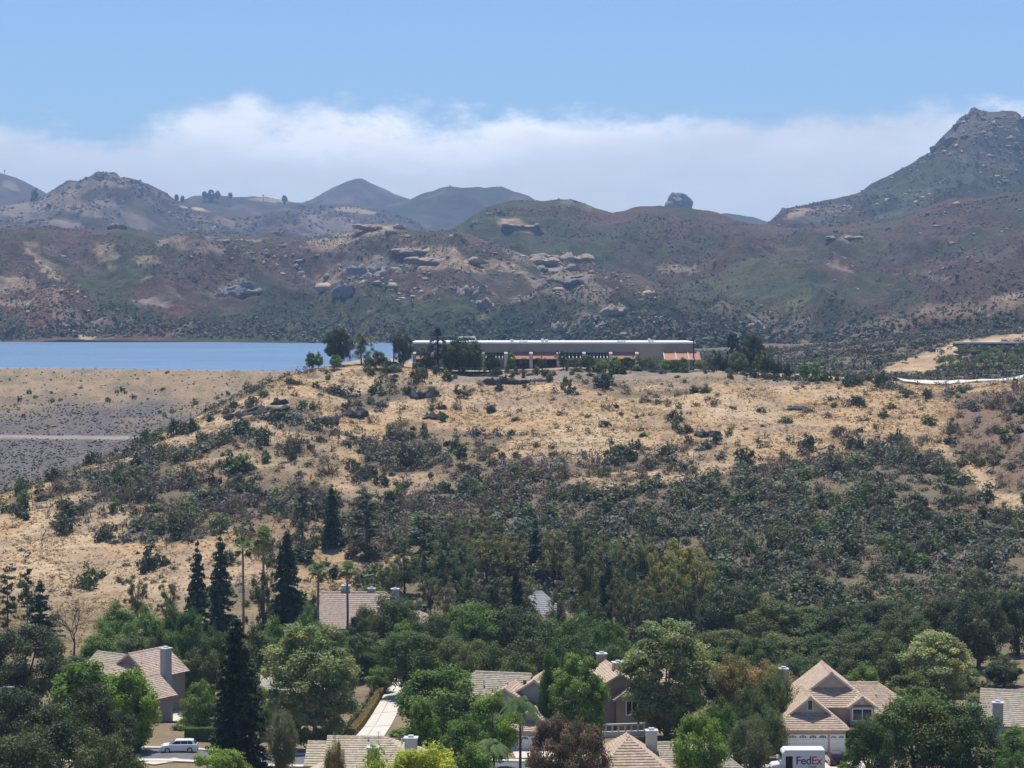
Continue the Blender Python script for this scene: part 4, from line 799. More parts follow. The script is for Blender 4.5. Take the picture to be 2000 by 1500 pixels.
# house with the tall grey chimney
r, zg = house(208, 300, 'pink-tan roofed house with a tall grey chimney on its side wall', R(-34), None, 'chimney_house')
wing(r, 0.2, 2.5, 8.6, 9.5, 4.2, 3.3, front='dutch', back='gable', q=0.5, tile=TILE_W, wallm=STUC_B); X = wing(r, 6.8, -3.6, 6.6, 7, 2.5, 2.8, front='dutch', back='gable', q=0.45, tile=TILE_W, wallm=STUC_B)
wing(r, -3.5, 9.0, 7.0, 7, 3.6, 2.6, rot=math.pi / 2, front='gable', back='gable', tile=TILE_G, wallm=STUC_B); chimney(r, 5.15, 7.2, -1, 8.3, 1.1, 1.3, STUC_G); MB().box(8.2, 9.6, -3.7, -3.62, 0.1, 2.2).build('entry_door', WOOD, r)
mb = MB().box(4.47, 4.55, 4.0, 4.9, 2.5, 3.7); o = mb.build('window', WHITE, r); MB().box(4.551, 4.57, 4.1, 4.8, 2.6, 3.6).build('pane', GLASS, o); vent(r, 2.2, 5, 6.1); vent(r, 3.0, 7.4, 5.5)
# house half hidden behind the tall sycamore
r, zg = house(565, 298, 'tile-roofed house mostly hidden behind the tall sycamore', R(14), None, 'hidden_house')
wing(r, 0.5, 0, 9.5, 11, 4.6, 3.2, rot=0.0, front='hip', back='hip', tile=TILE_G, wallm=STUC); wing(r, -1.5, -2, 5, 5, 2.8, 1.8, front='gable', back='gable', tile=TILE_G, wallm=STUC); chimney(r, 6.5, 7, -1, 8.6, 1.0, 0.9, STUC_W)
# wide tan roof on the upper terrace
r, zg = house(722, 379, 'long low house with a wide plain tan roof and three chimneys', R(-3), PX(722, 1258, 379)[1], 'wide_roof_house')
wing(r, -9.3, 6.2, 12.5, 17.5, 2.9, 6.0, rot=-math.pi / 2, front='gable', back='hip', tile=TILE_W, wallm=STUC_B, o=0.6, tilew=0.5); chimney(r, -5.3, 7.0, 4, 9.9, 1.5, 1.2, STUC_W); chimney(r, -0.4, 6.8, 4, 9.4, 1.3, 1.0, STUC_W); chimney(r, 4.2, 5.6, 4, 9.5, 1.4, 1.2, STUC_G)
wing(r, 6.5, 9.5, 6, 5, 2.6, 2.2, rot=-math.pi / 2, front='gable', back='hip', tile=TILE_W, wallm=STUC); vent(r, 1, 3.6, 6.2); vent(r, 3.4, 2.2, 4.9)
# grey hipped roof among the eucalyptus
r, zg = house(1055, 412, 'small house with a grey hipped roof among the eucalyptus', R(10), PX(1055, 1228, 412)[1], 'hip_roof_house')
wing(r, -4.5, 4, 9, 10, 2.7, 4.3, rot=-math.pi / 2, front='hip', back='hip', tile=TILE_S, wallm=STUC_G, tilew=0.5)
# grey gabled house
r, zg = house(1018, 262, 'grey stucco house with stepped gables and tan tiled roofs', R(-13), None, 'grey_house')
GY = 1.6
X = wing(r, 1.2, 2.6, 9.5, 9, 5.0, 3.3, front='gable', back='gable', tile=TILE, wallm=STUC_G); window(r, X, 2.9, 3.2, 1.5, 1.4, n=2)
X = wing(r, -2.4, 1.3, 7.0, 8, 5.0, 2.3, front='gable', back='gable', tile=TILE, wallm=STUC_G); wing(r, -12, 8.6, 8, 11, 4.9, 3.1, rot=-math.pi / 2, front='hip', back='gable', tile=TILE_G, wallm=STUC_G)
X = wing(r, 1.6, -3.4, 6.4, 6, 2.9, 2.3, front='dutch', back='gable', q=0.42, tile=TILE, wallm=STUC_G); garage_door(r, X, 0.3, 0.05, 4.9, 2.2, 4); vent(r, -2.9, 4.8, 7.2); vent(r, -6.5, 6.4, 7.0); MB().box(-0.7, -0.3, 4.2, 4.5, 7.3, 7.9).build('vent_box', TRIM_D, r)
# brown walled house with arches
r, zg = house(1205, 270, 'brown stucco house with an arched white balustrade and two chimneys', R(8), None, 'arched_house')
X = wing(r, 0.6, 1.2, 7.5, 10, 5.4, 2.5, front='gable', back='gable', tile=TILE, wallm=STUC_B); window(r, X, 1.5, 2.9, 1.3, 1.7, n=2); X2 = wing(r, 2.2, 0.0, 4.6, 6, 4.6, 1.8, front='gable', back='gable', tile=TILE, wallm=STUC_B); window(r, X2, -0.2, 2.6, 1.4, 1.7, n=2); wing(r, 3.0, 10, 7, 7, 5.2, 2.8, rot=-math.pi / 2, front='gable', back='hip', tile=TILE, wallm=STUC_B)
chimney(r, 1.0, 4.6, 5, 8.7, 1.4, 1.1, STUC); chimney(r, 0.2, 12.4, 4, 8.6, 1.3, 1.0, STUC_B); chimney(r, -4.2, 5.5, -1, 8.6, 0.9, 1.0, STUC)
mb = MB().box(-3.0, 3.2, -3.0, -2.8, 0, 1.0).box(-3.0, 3.2, -3.0, -2.8, 1.75, 2.0)
for i in range(8): mb.box(-3.0 + 6.0 * i / 7, -2.8 + 6.0 * i / 7, -2.99, -2.81, 1.0, 1.75)
mb.build('balustrade', WHITE, r)
# near roof with two chimneys
r, zg = house(690, 222, 'house with a long pale tiled roof and two square grey chimneys', R(-2), None, 'pale_roof_house')
top = PX(690, 1434, 230)[1] - zg
wing(r, -3.2, 6.8, 9.5, 10.5, top - 2.7, 2.7, rot=-math.pi / 2, front='gable', back='hip', tile=TILE_P, wallm=STUC_W, tilew=0.42); wing(r, -5.6, 8.2, 6.5, 4.2, top - 2.9, 2.0, rot=-math.pi / 2, front='gable', back='gable', tile=TILE_P, wallm=STUC_W, tilew=0.42)
wing(r, -3.5, -2.2, 6.2, 6, top - 4.0, 1.9, front='gable', back='gable', tile=TILE_P, wallm=STUC_W); wing(r, -2.8, -4.5, 6.5, 11, top - 5.4, 1.7, rot=-math.pi / 2, front='hip', back='hip', tile=TILE_W, wallm=STUC_W)
chimney(r, 5.9, 4.8, 0, top + 0.25, 1.35, 1.1, STUC_W); chimney(r, 1.8, 3.4, 0, top - 0.55, 1.15, 1.0, STUC_G); vent(r, 1.0, 6.2, top - 0.2); vent(r, 4.8, 5.9, top - 0.3); MB().cyl((2.2, 5.6), 0.03, 'z', top - 1.2, top + 0.9, 6).box(1.9, 2.5, 5.58, 5.62, top + 0.5, top + 0.53).box(1.95, 2.45, 5.58, 5.62, top + 0.72, top + 0.75).build('roof_aerial', METAL, r)
# near hipped roof
r, zg = house(1235, 220, 'house with a hipped yellow-tan tiled roof beside the bronze tree', R(4), None, 'hipped_house')
top = PX(1210, 1434, 226)[1] - zg; wing(r, 0.2, 0, 9.2, 11, top - 3.9, 3.9, front='hip', back='hip', tile=TILE, wallm=STUC_W, tilew=0.4); chimney(r, 3.2, 8, 1, top - 0.1, 1.2, 0.9, STUC_W); wing(r, 4, 9, 7, 9, top - 4.2, 2.6, rot=-math.pi / 2, front='gable', back='hip', tile=TILE_G, wallm=STUC_W); vent(r, 0.2, 3.0, top - 1.6); vent(r, 0.6, 2.2, top - 2.2)
# house with the blue-grey chimney
r, zg = house(1968, 258, 'pale house with a broad tiled roof and a blue-grey chimney', R(-16), None, 'blue_chimney_house')
top = PX(1990, 1336, 268)[1] - zg; wing(r, -3.2, 6, 11, 16, top - 3.6, 3.6, rot=-math.pi / 2, front='gable', back='gable', tile=TILE_G, wallm=STUC_W); chimney(r, -1.2, -0.2, -1, top - 0.6, 1.3, 1.0, STUC_G)

# ================================================================== BUILT: water plant on the hilltop
def build_plant():
    BD = 669.0; zb = PX(1000, 724, BD)[1]; PW = mat('plant_wall', (0.36, 0.30, 0.25), 0.9, var=0.08, scale=0.3); PR = mat('plant_roof', (0.74, 0.74, 0.73), 0.6, var=0.05, scale=0.1); TERRA = mat('terracotta', (0.40, 0.20, 0.15), 0.85, var=0.22, scale=1.5); PIL = mat('pillar_pale', (0.52, 0.46, 0.39), 0.85, var=0.08); DARK = mat('plant_recess_shade', (0.05, 0.045, 0.045), 0.9, var=0)  # DARK puts the shade of the open bays into flat sheets
    def xs(u): return PX(u, 700, BD)[0]
    x0, x1 = xs(806), xs(1356); H = PX(1000, 671.5, BD)[1] - zb
    r = tag(empty('plant_building', (0, BD, zb)), 'long low brown building with white roof and red tiled awnings on the hilltop', 'building')
    MB().box(x0, x1, 0, 34, -2, H).build('wall', PW, r); MB().box(x0 - 0.5, x1 + 0.5, -0.5, 34.5, H, H + 0.55).build('roof', PR, r)
    def pillar(u):
        x = xs(u); mb = MB().prism([(-3.6, -1.5), (-2.7, -1.5), (-2.2, 5.3), (-0.1, 6.6), (-0.1, 6.2), (-3.2, 5.2)][:0] or [(-3.7, -1.5), (-2.6, -1.5), (-2.6, 4.6), (0, 5.4), (0, 6.5), (-3.1, 5.7)], 'x', x - 0.55, x + 0.55); mb.build('pillar', PIL, r)
    for u in (810, 846, 900, 943, 988, 1037, 1090, 1140, 1192, 1243): pillar(u)
    def awning(ua, ub):
        xa, xb = xs(ua) + 0.56, xs(ub) - 0.56; o = MB().prism([(-3.4, 3.95), (-0.01, 6.05), (-0.01, 5.85), (-3.4, 3.75)], 'x', xa, xb).build('awning', TERRA, r); n = int((xb - xa) / 0.55); mb = MB()
        for i in range(n):
            x = xa + (xb - xa) * (i + .5) / n; mb.prism([(-3.42, 3.96), (-0.03, 6.06), (-0.03, 6.18), (-3.42, 4.08)], 'x', x - 0.14, x + 0.14)
        mb.build('tile_rolls', TERRA, o); MB().box(xa, xb, -0.06, -0.02, -0.5, 3.9).build('recess_shade', DARK, r)  # flat dark sheet on the wall paints the shade under the awning
    for a, b in ((810, 846), (988, 1037), (1037, 1090), (1192, 1243)): awning(a, b)
    def pergola(ua, ub):
        xa, xb = xs(ua) + 0.56, xs(ub) - 0.56; MB().box(xa, xb, -0.08, -0.02, 3.9, 5.9).build('recess_shade', DARK, r); MB().box(xa, xb, -3.2, -2.9, 3.75, 4.05).build('beam', PW, r); n = max(4, int((xb - xa) / 1.05))  # flat dark sheet on the wall paints the shade behind the rafters
        for i in range(n):
            x = xa + (xb - xa) * (i + .5) / n; MB().prism([(-3.3, 4.05), (-0.1, 5.3), (-0.1, 5.55), (-3.3, 4.3)], 'x', x - 0.14, x + 0.14).build('rafter', PIL, r)
    for a, b in ((943, 988), (1090, 1140), (1140, 1192)): pergola(a, b)
    for i, (a, b) in enumerate(((1296, 1319), (1319, 1343), (1343, 1366))):
        xa, xb = xs(a), xs(b); o = MB().prism([(-6.5, 3.7), (-0.6, 6.1), (-0.6, 5.9), (-6.5, 3.5)], 'x', xa, xb - 0.3).build('awning', TERRA, r); mb = MB(); n = 8
        for k in range(n):
            x = xa + (xb - xa) * (k + .5) / n; mb.prism([(-6.52, 3.71), (-0.62, 6.11), (-0.62, 6.22), (-6.52, 3.82)], 'x', x - 0.12, x + 0.12)
        mb.build('tile_rolls', TERRA, o); MB().prism([(-7.0, -1.5), (-6.4, -1.5), (-6.4, 3.5), (-0.05, 6.1), (-0.05, 6.6), (-7.0, 3.9)], 'x', xa - 0.3, xa + 0.02).build('rib_wall', PIL, r)
    MB().box(xs(1366), xs(1366) + 0.4, -6.9, -6.4, -1.5, 3.8).build('post', PIL, r)
    # arched canopy over the roof, hollow barrel
    mb = MB(); xa, xb = xs(890), xs(932); pr = [(xa + (xb - xa) * t, H + 2.2 * min(1.0, math.sin(math.pi * max(0.0, min(1, t))) * 2.6)) for t in np.linspace(0, 1, 17)]
    mb.prism(pr + [(p, q - 0.35) for p, q in pr[::-1]], 'y', 2, 12); mb.build('arched_canopy', mat('canopy_green', (0.52, 0.62, 0.56), 0.5, var=0.05), r)
    for u, w, h in ((1000, 1.2, .8), (1022, 3, .3), (1060, 1.0, 1.1), (1068, 1.0, .9), (1215, 3, .35), (1270, .9, 1.1), (1276, .7, .7), (840, .8, .6)): MB().box(xs(u) - w / 2, xs(u) + w / 2, 4, 5.4, H + 0.55, H + 0.55 + h).build('roof_vent', METAL, r)
    MB().box(xs(1366) - 6.0, xs(1366) - 5.2, -0.09, -0.02, 0, 2.4).build('door', WHITE, r)
    # road and low wall in front
    rd = []
    for u in np.linspace(780, 1390, 30): x = PX(u, 720, 658)[0]; rd.append((x, gz(x, 658)))
    zr = zb + 0.02
    V = []; 
    for x, z in rd: V += [(x, 655.5, max(zr, gz(x, 655.5)) + 0.12), (x, 666.9, zr + 0.14)]
    q = [(2 * i, 2 * i + 2, 2 * i + 3, 2 * i + 1) for i in range(len(rd) - 1)]; tag(link('plant_road', np_mesh('plant_road', V, quads=q), CONC_W), kind='structure')
    mb = MB(); w = tag(empty('boundary_wall', (PX(1150, 720, 655)[0], 655.2, zr)), 'low grey wall along the edge of the plant road', 'wall')
    for i in range(14):
        xa = PX(985 + 28 * i, 720, 655)[0] - w.location.x; xb = PX(985 + 28 * (i + 1), 720, 655)[0] - w.location.x; MB().box(xa, xb - 0.08, -0.15, 0.15, -1.2, 0.55 + 0.03 * (i % 2)).build('wall_panel', CONC, w)
build_plant()
def lamp_post(u, vtop, D, label, arm=1.6, col=None, cat='street lamp', r=0.09):
    X, zt = PX(u, vtop, D); z = gz(X, D); m = col or mat('post_grey', (0.45, 0.47, 0.5), 0.5, metal=0.3, var=0.05); o = tag(empty('street_lamp', (X, D, z)), label, cat); h = zt - z
    MB().cyl((0, 0), r * 1.2, 'z', -0.6, h * 0.5, 10, r).cyl((0, 0), r, 'z', h * 0.5, h - 0.05, 10, r * 0.8).build('post', m, o)
    if arm: MB().tube([(0, 0, h - 0.1), (arm * 0.5, 0, h + 0.05), (arm, 0, h)], [r * .7] * 3).build('arm', m, o); MB().box(arm - 0.1, arm + 0.75, -0.16, 0.16, h - 0.1, h + 0.06).build('lamp_head', m, o)
    return o
DARKM = mat('dark_steel', (0.035, 0.037, 0.042), 0.6, metal=0.3, var=0.05)
lamp_post(769, 659, 664, 'tall dark lamp post with one arm on the hilltop by the lake', -1.2, DARKM, r=0.2); lamp_post(1355, 657, 664, 'tall thin dark mast at the end of the long building', 0, DARKM, 'mast', r=0.22); lamp_post(2, 1342, 252, 'pale street lamp with a short arm among the dark oaks', 0.9)
def antenna(u, vtop, D, label, tree):
    X, zt = PX(u, vtop, D); z = gz(X, D); h = zt - z; o = tag(empty('antenna_tree' if tree else 'antenna_mast', (X, D, z)), label, 'antenna'); MB().cyl((0, 0), 0.42, 'z', -0.6, h * 0.97, 10, 0.25).build('pole', DARKM, o); rr = random.Random(9 + tree)
    if tree:
        rng = np.random.default_rng(8); c = []
        for k, (t, R_) in enumerate(((.97, .5), (.90, 1.0), (.84, 1.5), (.74, 2.9), (.69, 3.2), (.62, 3.3), (.56, 3.2), (.5, 2.9), (.36, 1.7), (.3, 1.2))):
            for i in range(10): a = 6.28 * i / 10 + k; rad_ = R_ * rng.uniform(.55, 1); c.append((rad_ * math.cos(a), rad_ * math.sin(a), h * t + rng.normal(0, .25)))
        v, q, col = clump_cloud(np.array(c), 0.62, 34, 0.26, rng, .35, .5, .7); link('false_foliage', np_mesh('false_foliage', v, quads=q, cols=col), LEAF['mono'], o)
    else:
        for t, R_, n_, ph in ((.97, 1.1, 5, 1.3), (.88, 1.9, 8, 1.9), (.72, 2.1, 8, 1.7), (.55, 1.7, 7, 1.2), (.42, 2.0, 6, .8), (.3, 1.2, 4, .9)):
            for i in range(n_): a = 6.28 * i / n_ + t * 9; q_ = R_ * rr.uniform(.7, 1.05); x, y = q_ * math.cos(a), q_ * math.sin(a); zc = h * t - .5 + rr.uniform(-.5, .5); w_ = rr.uniform(.16, .3); MB().box(x - w_, x + w_, y - .12, y + .12, zc - ph / 2 * rr.uniform(.7, 1.2), zc + ph / 2).build('panel_antenna', DARKM, o); MB().tube([(0, 0, h * t - .5), (x, y, zc)], [.07, .07], 5).build('arm', DARKM, o)
    return o
antenna(855, 640, 656, 'dark antenna mast disguised as a tree before the long building', True); antenna(1431, 651, 662, 'dark antenna mast carrying rows of panels right of the long building', False)
def build_bridge():
    D = 950.0; xa = PX(1868, 670, D)[0]; xb = PX(2150, 670, D)[0]; z = PX(1900, 670.5, D)[1]; o = tag(empty('bridge', (xa, D, z)), 'long flat pale-topped bridge over the dark trees', 'bridge'); L = xb - xa
    MB().box(0, L, -0.4, 9, -0.15, 0.55).build('deck', CONC_W, o); MB().box(0.2, L, -0.05, 8.8, -5.2, -0.16).build('girder', DARKM, o)
    for i in range(5): MB().box(6 + i * 14, 7.2 + i * 14, 3, 5, -16, -1.5).build('pier', CONC, o)
build_bridge()
def crest_road():
    V = []; us = np.linspace(1760, 2080, 40)
    for i, u in enumerate(us):
        D0 = 655 + (u - 1760) * 0.02; x = PX(u, 748, D0)[0]; z = gz(x, D0); V += [(x, D0 - 3, max(gz(x, D0 - 3), z - .3) + 0.6), (x, D0 + 7, max(gz(x, D0 + 7), z - .2) + 1.3)]
    q = [(2 * i, 2 * i + 2, 2 * i + 3, 2 * i + 1) for i in range(len(us) - 1)]; b = len(V); V2 = [(x, y, z - 1.2) for x, y, z in V]; q += [(2 * i, 2 * i + 2, 2 * i + 2 + b, 2 * i + b) for i in range(len(us) - 1)]
    tag(link('track', np_mesh('track', V + V2, quads=q), CONC_W), kind='structure')
    f = tag(empty('wire_fence', (*PX(1960, 760, 640)[:1], 640, PX(1960, 765, 640)[1])), 'grey post fence on the golden slope below the pale track', 'fence')
    for i in range(17):
        x = PX(1918 + 8 * i, 760, 640)[0]; z = gz(x, 640) - f.location.z; MB().box(x - f.location.x - .08, x - f.location.x + .08, -.08, .08, z - .3, z + 1.5).build('post', METAL, f)
    xa = PX(1918, 760, 640)[0] - f.location.x; xb = PX(2046, 760, 640)[0] - f.location.x
    for k in (.5, .95, 1.4): MB().tube([(xa + (xb - xa) * t, 0, gz(xa + (xb - xa) * t + f.location.x, 640) - f.location.z + k) for t in np.linspace(0, 1, 9)], [.025] * 9, 4).build('wire', METAL, f)
crest_road()

# ================================================================== VEHICLES
TYRE = mat('tyre', (0.02, 0.02, 0.02), 0.85, var=0); RIM = mat('rim', (0.5, 0.5, 0.52), 0.35, metal=0.8, var=0); CARW = mat('car_white', (0.78, 0.79, 0.80), 0.25, var=0, spec=0.5, coat=0.6); CARD = mat('car_dark', (0.035, 0.012, 0.012), 0.22, var=0, spec=0.5, coat=0.8); CGLASS = mat('car_glass', (0.012, 0.014, 0.016), 0.05, var=0, spec=0.8); LAMPR = mat('tail_lamp', (0.35, 0.02, 0.015), 0.3, var=0); LAMPW = mat('head_lamp', (0.75, 0.77, 0.8), 0.15, var=0)
def wheel(root, x, y, r=0.36, w=0.24):
    o = MB().cyl((x, r), r, 'y', y - w / 2, y + w / 2, 20).build('wheel', TYRE, root); s = 1 if y > 0 else -1; MB().cyl((x, r), r * 0.64, 'y', y + s * w / 2 - 0.02 * s, y + s * (w / 2 + 0.015), 14).build('rim', RIM, o)
def car(name, loc, rz, paint, label, L=4.7, wd=1.9, hgt=1.72, pickup=False):
    """x forward; body lofted from cross-sections, greenhouse narrower"""
    r = tag(empty(name, loc, rz), label, 'car'); hw = wd / 2
    low = [(-L / 2, .42), (-L / 2 + .05, .98), (-L / 2 + .35, 1.06), (L * .18, 1.06), (L * .27, 1.02), (L / 2 - .35, .92), (L / 2 - .04, .74), (L / 2, .42), (L / 2 - .1, .26), (-L / 2 + .1, .26)]
    mb = MB(); n = len(low)
    rows = []
    for y, k in ((-hw, .93), (-hw * .97, 1.0), (-hw * .55, 1.03), (hw * .55, 1.03), (hw * .97, 1.0), (hw, .93)):
        rows.append([(x * (.985 if abs(y) == hw else 1), y, .26 + (z - .26) * k) for x, z in low])
    for row in rows: mb.v += row
    for i in range(len(rows) - 1):
        for j in range(n): a, b = i * n + j, i * n + (j + 1) % n; mb.f.append((a, b, b + n, a + n))
    mb.f += [tuple(range(n))[::-1], tuple(range((len(rows) - 1) * n, len(rows) * n))]; mb.build('body', paint, r, bevel=0.0, smooth=False)
    xr = -L / 2 + (.15 if not pickup else L * .36); g = [(xr, 1.04), (xr + .42, hgt - .05), (xr + .9, hgt), (L * .06, hgt), (L * .1, hgt - .05), (L * .27, 1.02)]
    mb = MB(); m = len(g); rows = [[(x, s * hw * (0.90 if z < 1.1 else 0.70), z) for x, z in g] for s in (-1, 1)]
    mb.v += rows[0] + rows[1]
    for j in range(m): a, b = j, (j + 1) % m; mb.f.append((a, b, b + m, a + m))
    mb.f += [tuple(range(m))[::-1], tuple(range(m, 2 * m))]; cab = mb.build('cabin', paint, r)
    for s in (-1, 1):
        def gp(x, z, k=1.012): return (x, s * hw * (0.90 + (0.70 - 0.90) * (z - 1.04) / (hgt - 1.04)) * k + s * .004, z)
        za, zb_ = 1.10, hgt - .10; xs_ = [xr + .36, xr + 1.1, xr + 1.95, L * .2] if not pickup else [xr + .15, xr + .9, L * .2]
        for i in range(len(xs_) - 1):
            xa, xb = xs_[i] + .04, xs_[i + 1] - .04; top_b = xb if i < len(xs_) - 2 else L * .085; mb = MB(); mb.poly([gp(xa + .0, za), gp(xb, za), gp(top_b, zb_), gp(xa + (.22 if i == 0 else 0), zb_)]); mb.build('side_window', CGLASS, r)
        wheel(r, L * .30, s * (hw - .1)); wheel(r, -L * .30, s * (hw - .1)); MB().box(L / 2 - .22, L / 2 - .06, s * hw * .6 - .2, s * hw * .6 + .2, .66, .82).build('headlight', LAMPW, r); MB().box(-L / 2 + .0, -L / 2 + .1, s * hw * .78 - .14, s * hw * .78 + .14, .78, 1.0).build('tail_light', LAMPR, r); MB().box(L * .19, L * .23, s * (hw + .02) - .1, s * (hw + .02) + .1, 1.02, 1.16).build('mirror', paint, r)
    mb = MB(); k = .84; mb.poly([(L * .262, -hw * k, 1.06), (L * .262, hw * k, 1.06), (L * .105, hw * .66, hgt - .08), (L * .105, -hw * .66, hgt - .08)]); o = mb.build('windscreen', CGLASS, r); o.location = (.015, 0, .012)
    mb = MB(); mb.poly([(xr - .01, -hw * .78, 1.1), (xr - .01, hw * .78, 1.1), (xr + .37, hw * .64, hgt - .1), (xr + .37, -hw * .64, hgt - .1)]); o = mb.build('rear_window', CGLASS, r); o.location = (-.012, 0, .012)
    MB().box(-L / 2 - .03, L / 2 + .02, -hw * .9, hw * .9, .24, .42).build('bumper', mat('car_trim', (.03, .03, .03), .6, var=0), r); return r
X, z = PX(352, 1466, 262); car('parked_car', (X, 261.2, gz(X, 261.2) + .12), R(184), CARW, 'white estate car driving along the street past the clipped hedge', L=4.75, hgt=1.56)
X = PX(1622, 1480, 246)[0]; car('parked_car', (X, 243.0, gz(X, 243.0) + .16), R(92), CARD, 'dark red car parked on the driveway behind the white truck', L=4.5, hgt=1.5)
X = PX(888, 708, 659)[0]; car('parked_car', (X, 660, PX(888, 724, 669)[1] + .14), R(8), CARW, 'white pickup parked before the long building', L=5.4, hgt=1.8, pickup=True)
X = PX(868, 708, 663)[0]; car('parked_car', (X, 664, PX(888, 724, 669)[1] + .14), R(184), CARW, 'white car parked behind the white pickup on the hilltop', L=4.6)
X = PX(772, 708, 660)[0]; car('parked_car', (X, 660, gz(X, 660) + .1), R(10), mat('car_teal', (0.10, 0.28, 0.27), 0.25, var=0, coat=.6), 'teal car parked under the tall lamp post on the hilltop', L=4.6)
def container():
    X = PX(817, 708, 661)[0]; z = PX(817, 724, 669)[1] + .1; o = tag(empty('shipping_container', (X, 661, z)), 'light grey ribbed shipping container at the end of the long building', 'container'); m = mat('container_grey', (.48, .49, .5), .6, var=.06); MB().box(-2.0, 2.0, 0, 2.4, 0, 2.6).build('shell', m, o)
    mb = MB()
    for i in range(13): mb.box(-1.95 + i * .31, -1.8 + i * .31, -.05, 0, .15, 2.45)
    mb.build('ribs', m, o); MB().box(-2.02, 2.02, -.06, 2.42, 2.6, 2.72).build('top_rail', METAL, o)
container()
def text_part(body, size, matl, parent, loc, rot, off=0.0):
    c = bpy.data.curves.new('lettering', 'FONT'); c.body = body; c.size = size; c.extrude = 0.004; c.offset = off; c.space_character = 0.93; t = bpy.data.objects.new('lettering', c); COL.objects.link(t); dg = bpy.context.evaluated_depsgraph_get(); me = bpy.data.meshes.new_from_object(t.evaluated_get(dg)); bpy.data.objects.remove(t)
    o = link('lettering', me, matl, parent); o.location = loc; o.rotation_euler = rot; w = max(v.co.x for v in me.vertices); return o, w
def truck():
    """step van: x forward (heads towards -X of the world)"""
    D = 235.0; X = PX(1556, 1490, D)[0]; z = gz(X, D) + .12; r = tag(empty('delivery_truck', (X, D, z), R(180)), 'white delivery truck with purple and orange lettering parked in the street', 'truck'); TW = mat('truck_white', (.80, .81, .82), .35, var=.02, coat=.3); hw = 1.15
    b = MB().prism([(-3.1, .62), (1.55, .62), (1.55, 1.2), (2.05, 1.25), (1.75, 2.75), (1.5, 2.98), (-3.1, 2.98)], 'y', -hw, hw).build('cargo_body', TW, r, bevel=.05); MB().box(-3.08, 1.5, -hw + .04, hw - .04, 2.985, 3.05).build('roof', TW, r, bevel=.02)
    MB().prism([(1.5, .55), (3.0, .55), (3.05, 1.0), (2.9, 1.28), (2.0, 1.42), (1.5, 1.42)], 'y', -hw * .82, hw * .82).build('hood', TW, r, bevel=.06); MB().box(2.95, 3.15, -hw * .9, hw * .9, .42, .68).build('bumper', DARKM, r); MB().box(-3.2, -3.05, -hw, hw, .42, .62).build('bumper', DARKM, r)
    mb = MB(); mb.poly([(2.045, -hw * .9, 1.42), (2.045, hw * .9, 1.42), (1.80, hw * .88, 2.55), (1.80, -hw * .88, 2.55)]); o = mb.build('windscreen', CGLASS, r); o.location = (.03, 0, .02)
    for s in (-1, 1):
        wheel(r, 2.1, s * (hw - .16), .40, .26); wheel(r, -1.75, s * (hw - .16), .40, .3); MB().box(.62, 1.42, s * (hw + .004) - .006, s * (hw + .004) + .006, .70, 2.35).build('doorway_shade', mat('doorway_shade_dark', (.02, .02, .022), .8, var=0), r); MB().box(3.0, 3.08, s * .72 - .16, s * .72 + .16, .82, 1.08).build('headlight', LAMPW, r)  # near-black sheet on the side paints the shade inside the open door
        MB().box(1.95, 2.15, s * (hw + .28) - .12, s * (hw + .28) + .12, 1.55, 1.95).tube([(1.9, s * hw, 1.75), (2.05, s * (hw + .28), 1.75)], [.025, .025]).build('mirror', TW, r); MB().box(-2.3, -1.2, s * (hw - .05) - .06, s * (hw - .05) + .075, .62, .86).build('wheel_arch', DARKM, r)
        p1 = mat('lettering_purple', (.075, .03, .16), .5, var=0); p2 = mat('lettering_orange', (.62, .055, .012), .5, var=0)
        y = s * (hw + .012); rot = (math.pi / 2, 0, 0) if s < 0 else (math.pi / 2, 0, math.pi); x0 = -2.35 if s < 0 else .28; d = 1 if s < 0 else -1
        o, w = text_part('Fed', 1.32, p1, r, (x0, y, 1.42), rot, .018); text_part('Ex', 1.32, p2, r, (x0 + d * (w + .02), y, 1.42), rot, .018)
        text_part('Ground', .30, mat('lettering_green', (.02, .22, .06), .5, var=0), r, (x0 + d * 1.45, y, 1.06), rot, .01)
truck()

# ================================================================== ROCKS
def rock_mesh(seed, n_b=9, stretch=(1.6, 1, .8), spread=0.7, sub_=3):
    """a heap of broken, cracked and ledged boulders grown together"""
    import bmesh
    from mathutils import noise as mnoise, Vector
    rng = np.random.default_rng(seed); V = []; T = []; b = 0
    bm = bmesh.new(); bmesh.ops.create_icosphere(bm, subdivisions=sub_, radius=1.0); v0 = np.array([x.co[:] for x in bm.verts]); f = [tuple(x.index for x in q.verts) for q in bm.faces]; bm.free()
    for i in range(n_b):
        v = v0.copy()
        for k in range(13): nr = unit(rng.normal(0, 1, 3)); dd = v @ nr; cut = rng.uniform(.40, .78); v = v - np.maximum(dd - cut, 0)[:, None] * nr
        o = rng.uniform(0, 50, 3); n1 = np.array([mnoise.noise(Vector(p * 2.3 + o)) for p in v]); n2 = np.array([abs(mnoise.noise(Vector(p * np.array([3.2, 3.2, 6.5]) + o))) for p in v])
        v = v * (1 + 0.20 * n1 - 0.22 * np.maximum(0.14 - n2, 0) / 0.14 * 0.6)[:, None] + rng.normal(0, .02, v.shape); v[:, 2] += 0.045 * np.sin(v[:, 2] * 15 + o[0])
        s = rng.uniform(.2, .52); c = np.clip(rng.normal(0, 1, 3), -1.3, 1.3) * np.array([stretch[0] * .45, .25, .26]) * spread; c[2] = abs(c[2]) * stretch[2]
        if i == 0: s = 1.0; c = np.zeros(3); v = v * np.array([stretch[0] * .48, .42, .34])
        V.append(v * s * np.array([1.2, 1, .85]) + c); T.append(np.array(f) + b); b += len(v)
    return np_mesh('rock', np.concatenate(V), tris=np.concatenate(T))
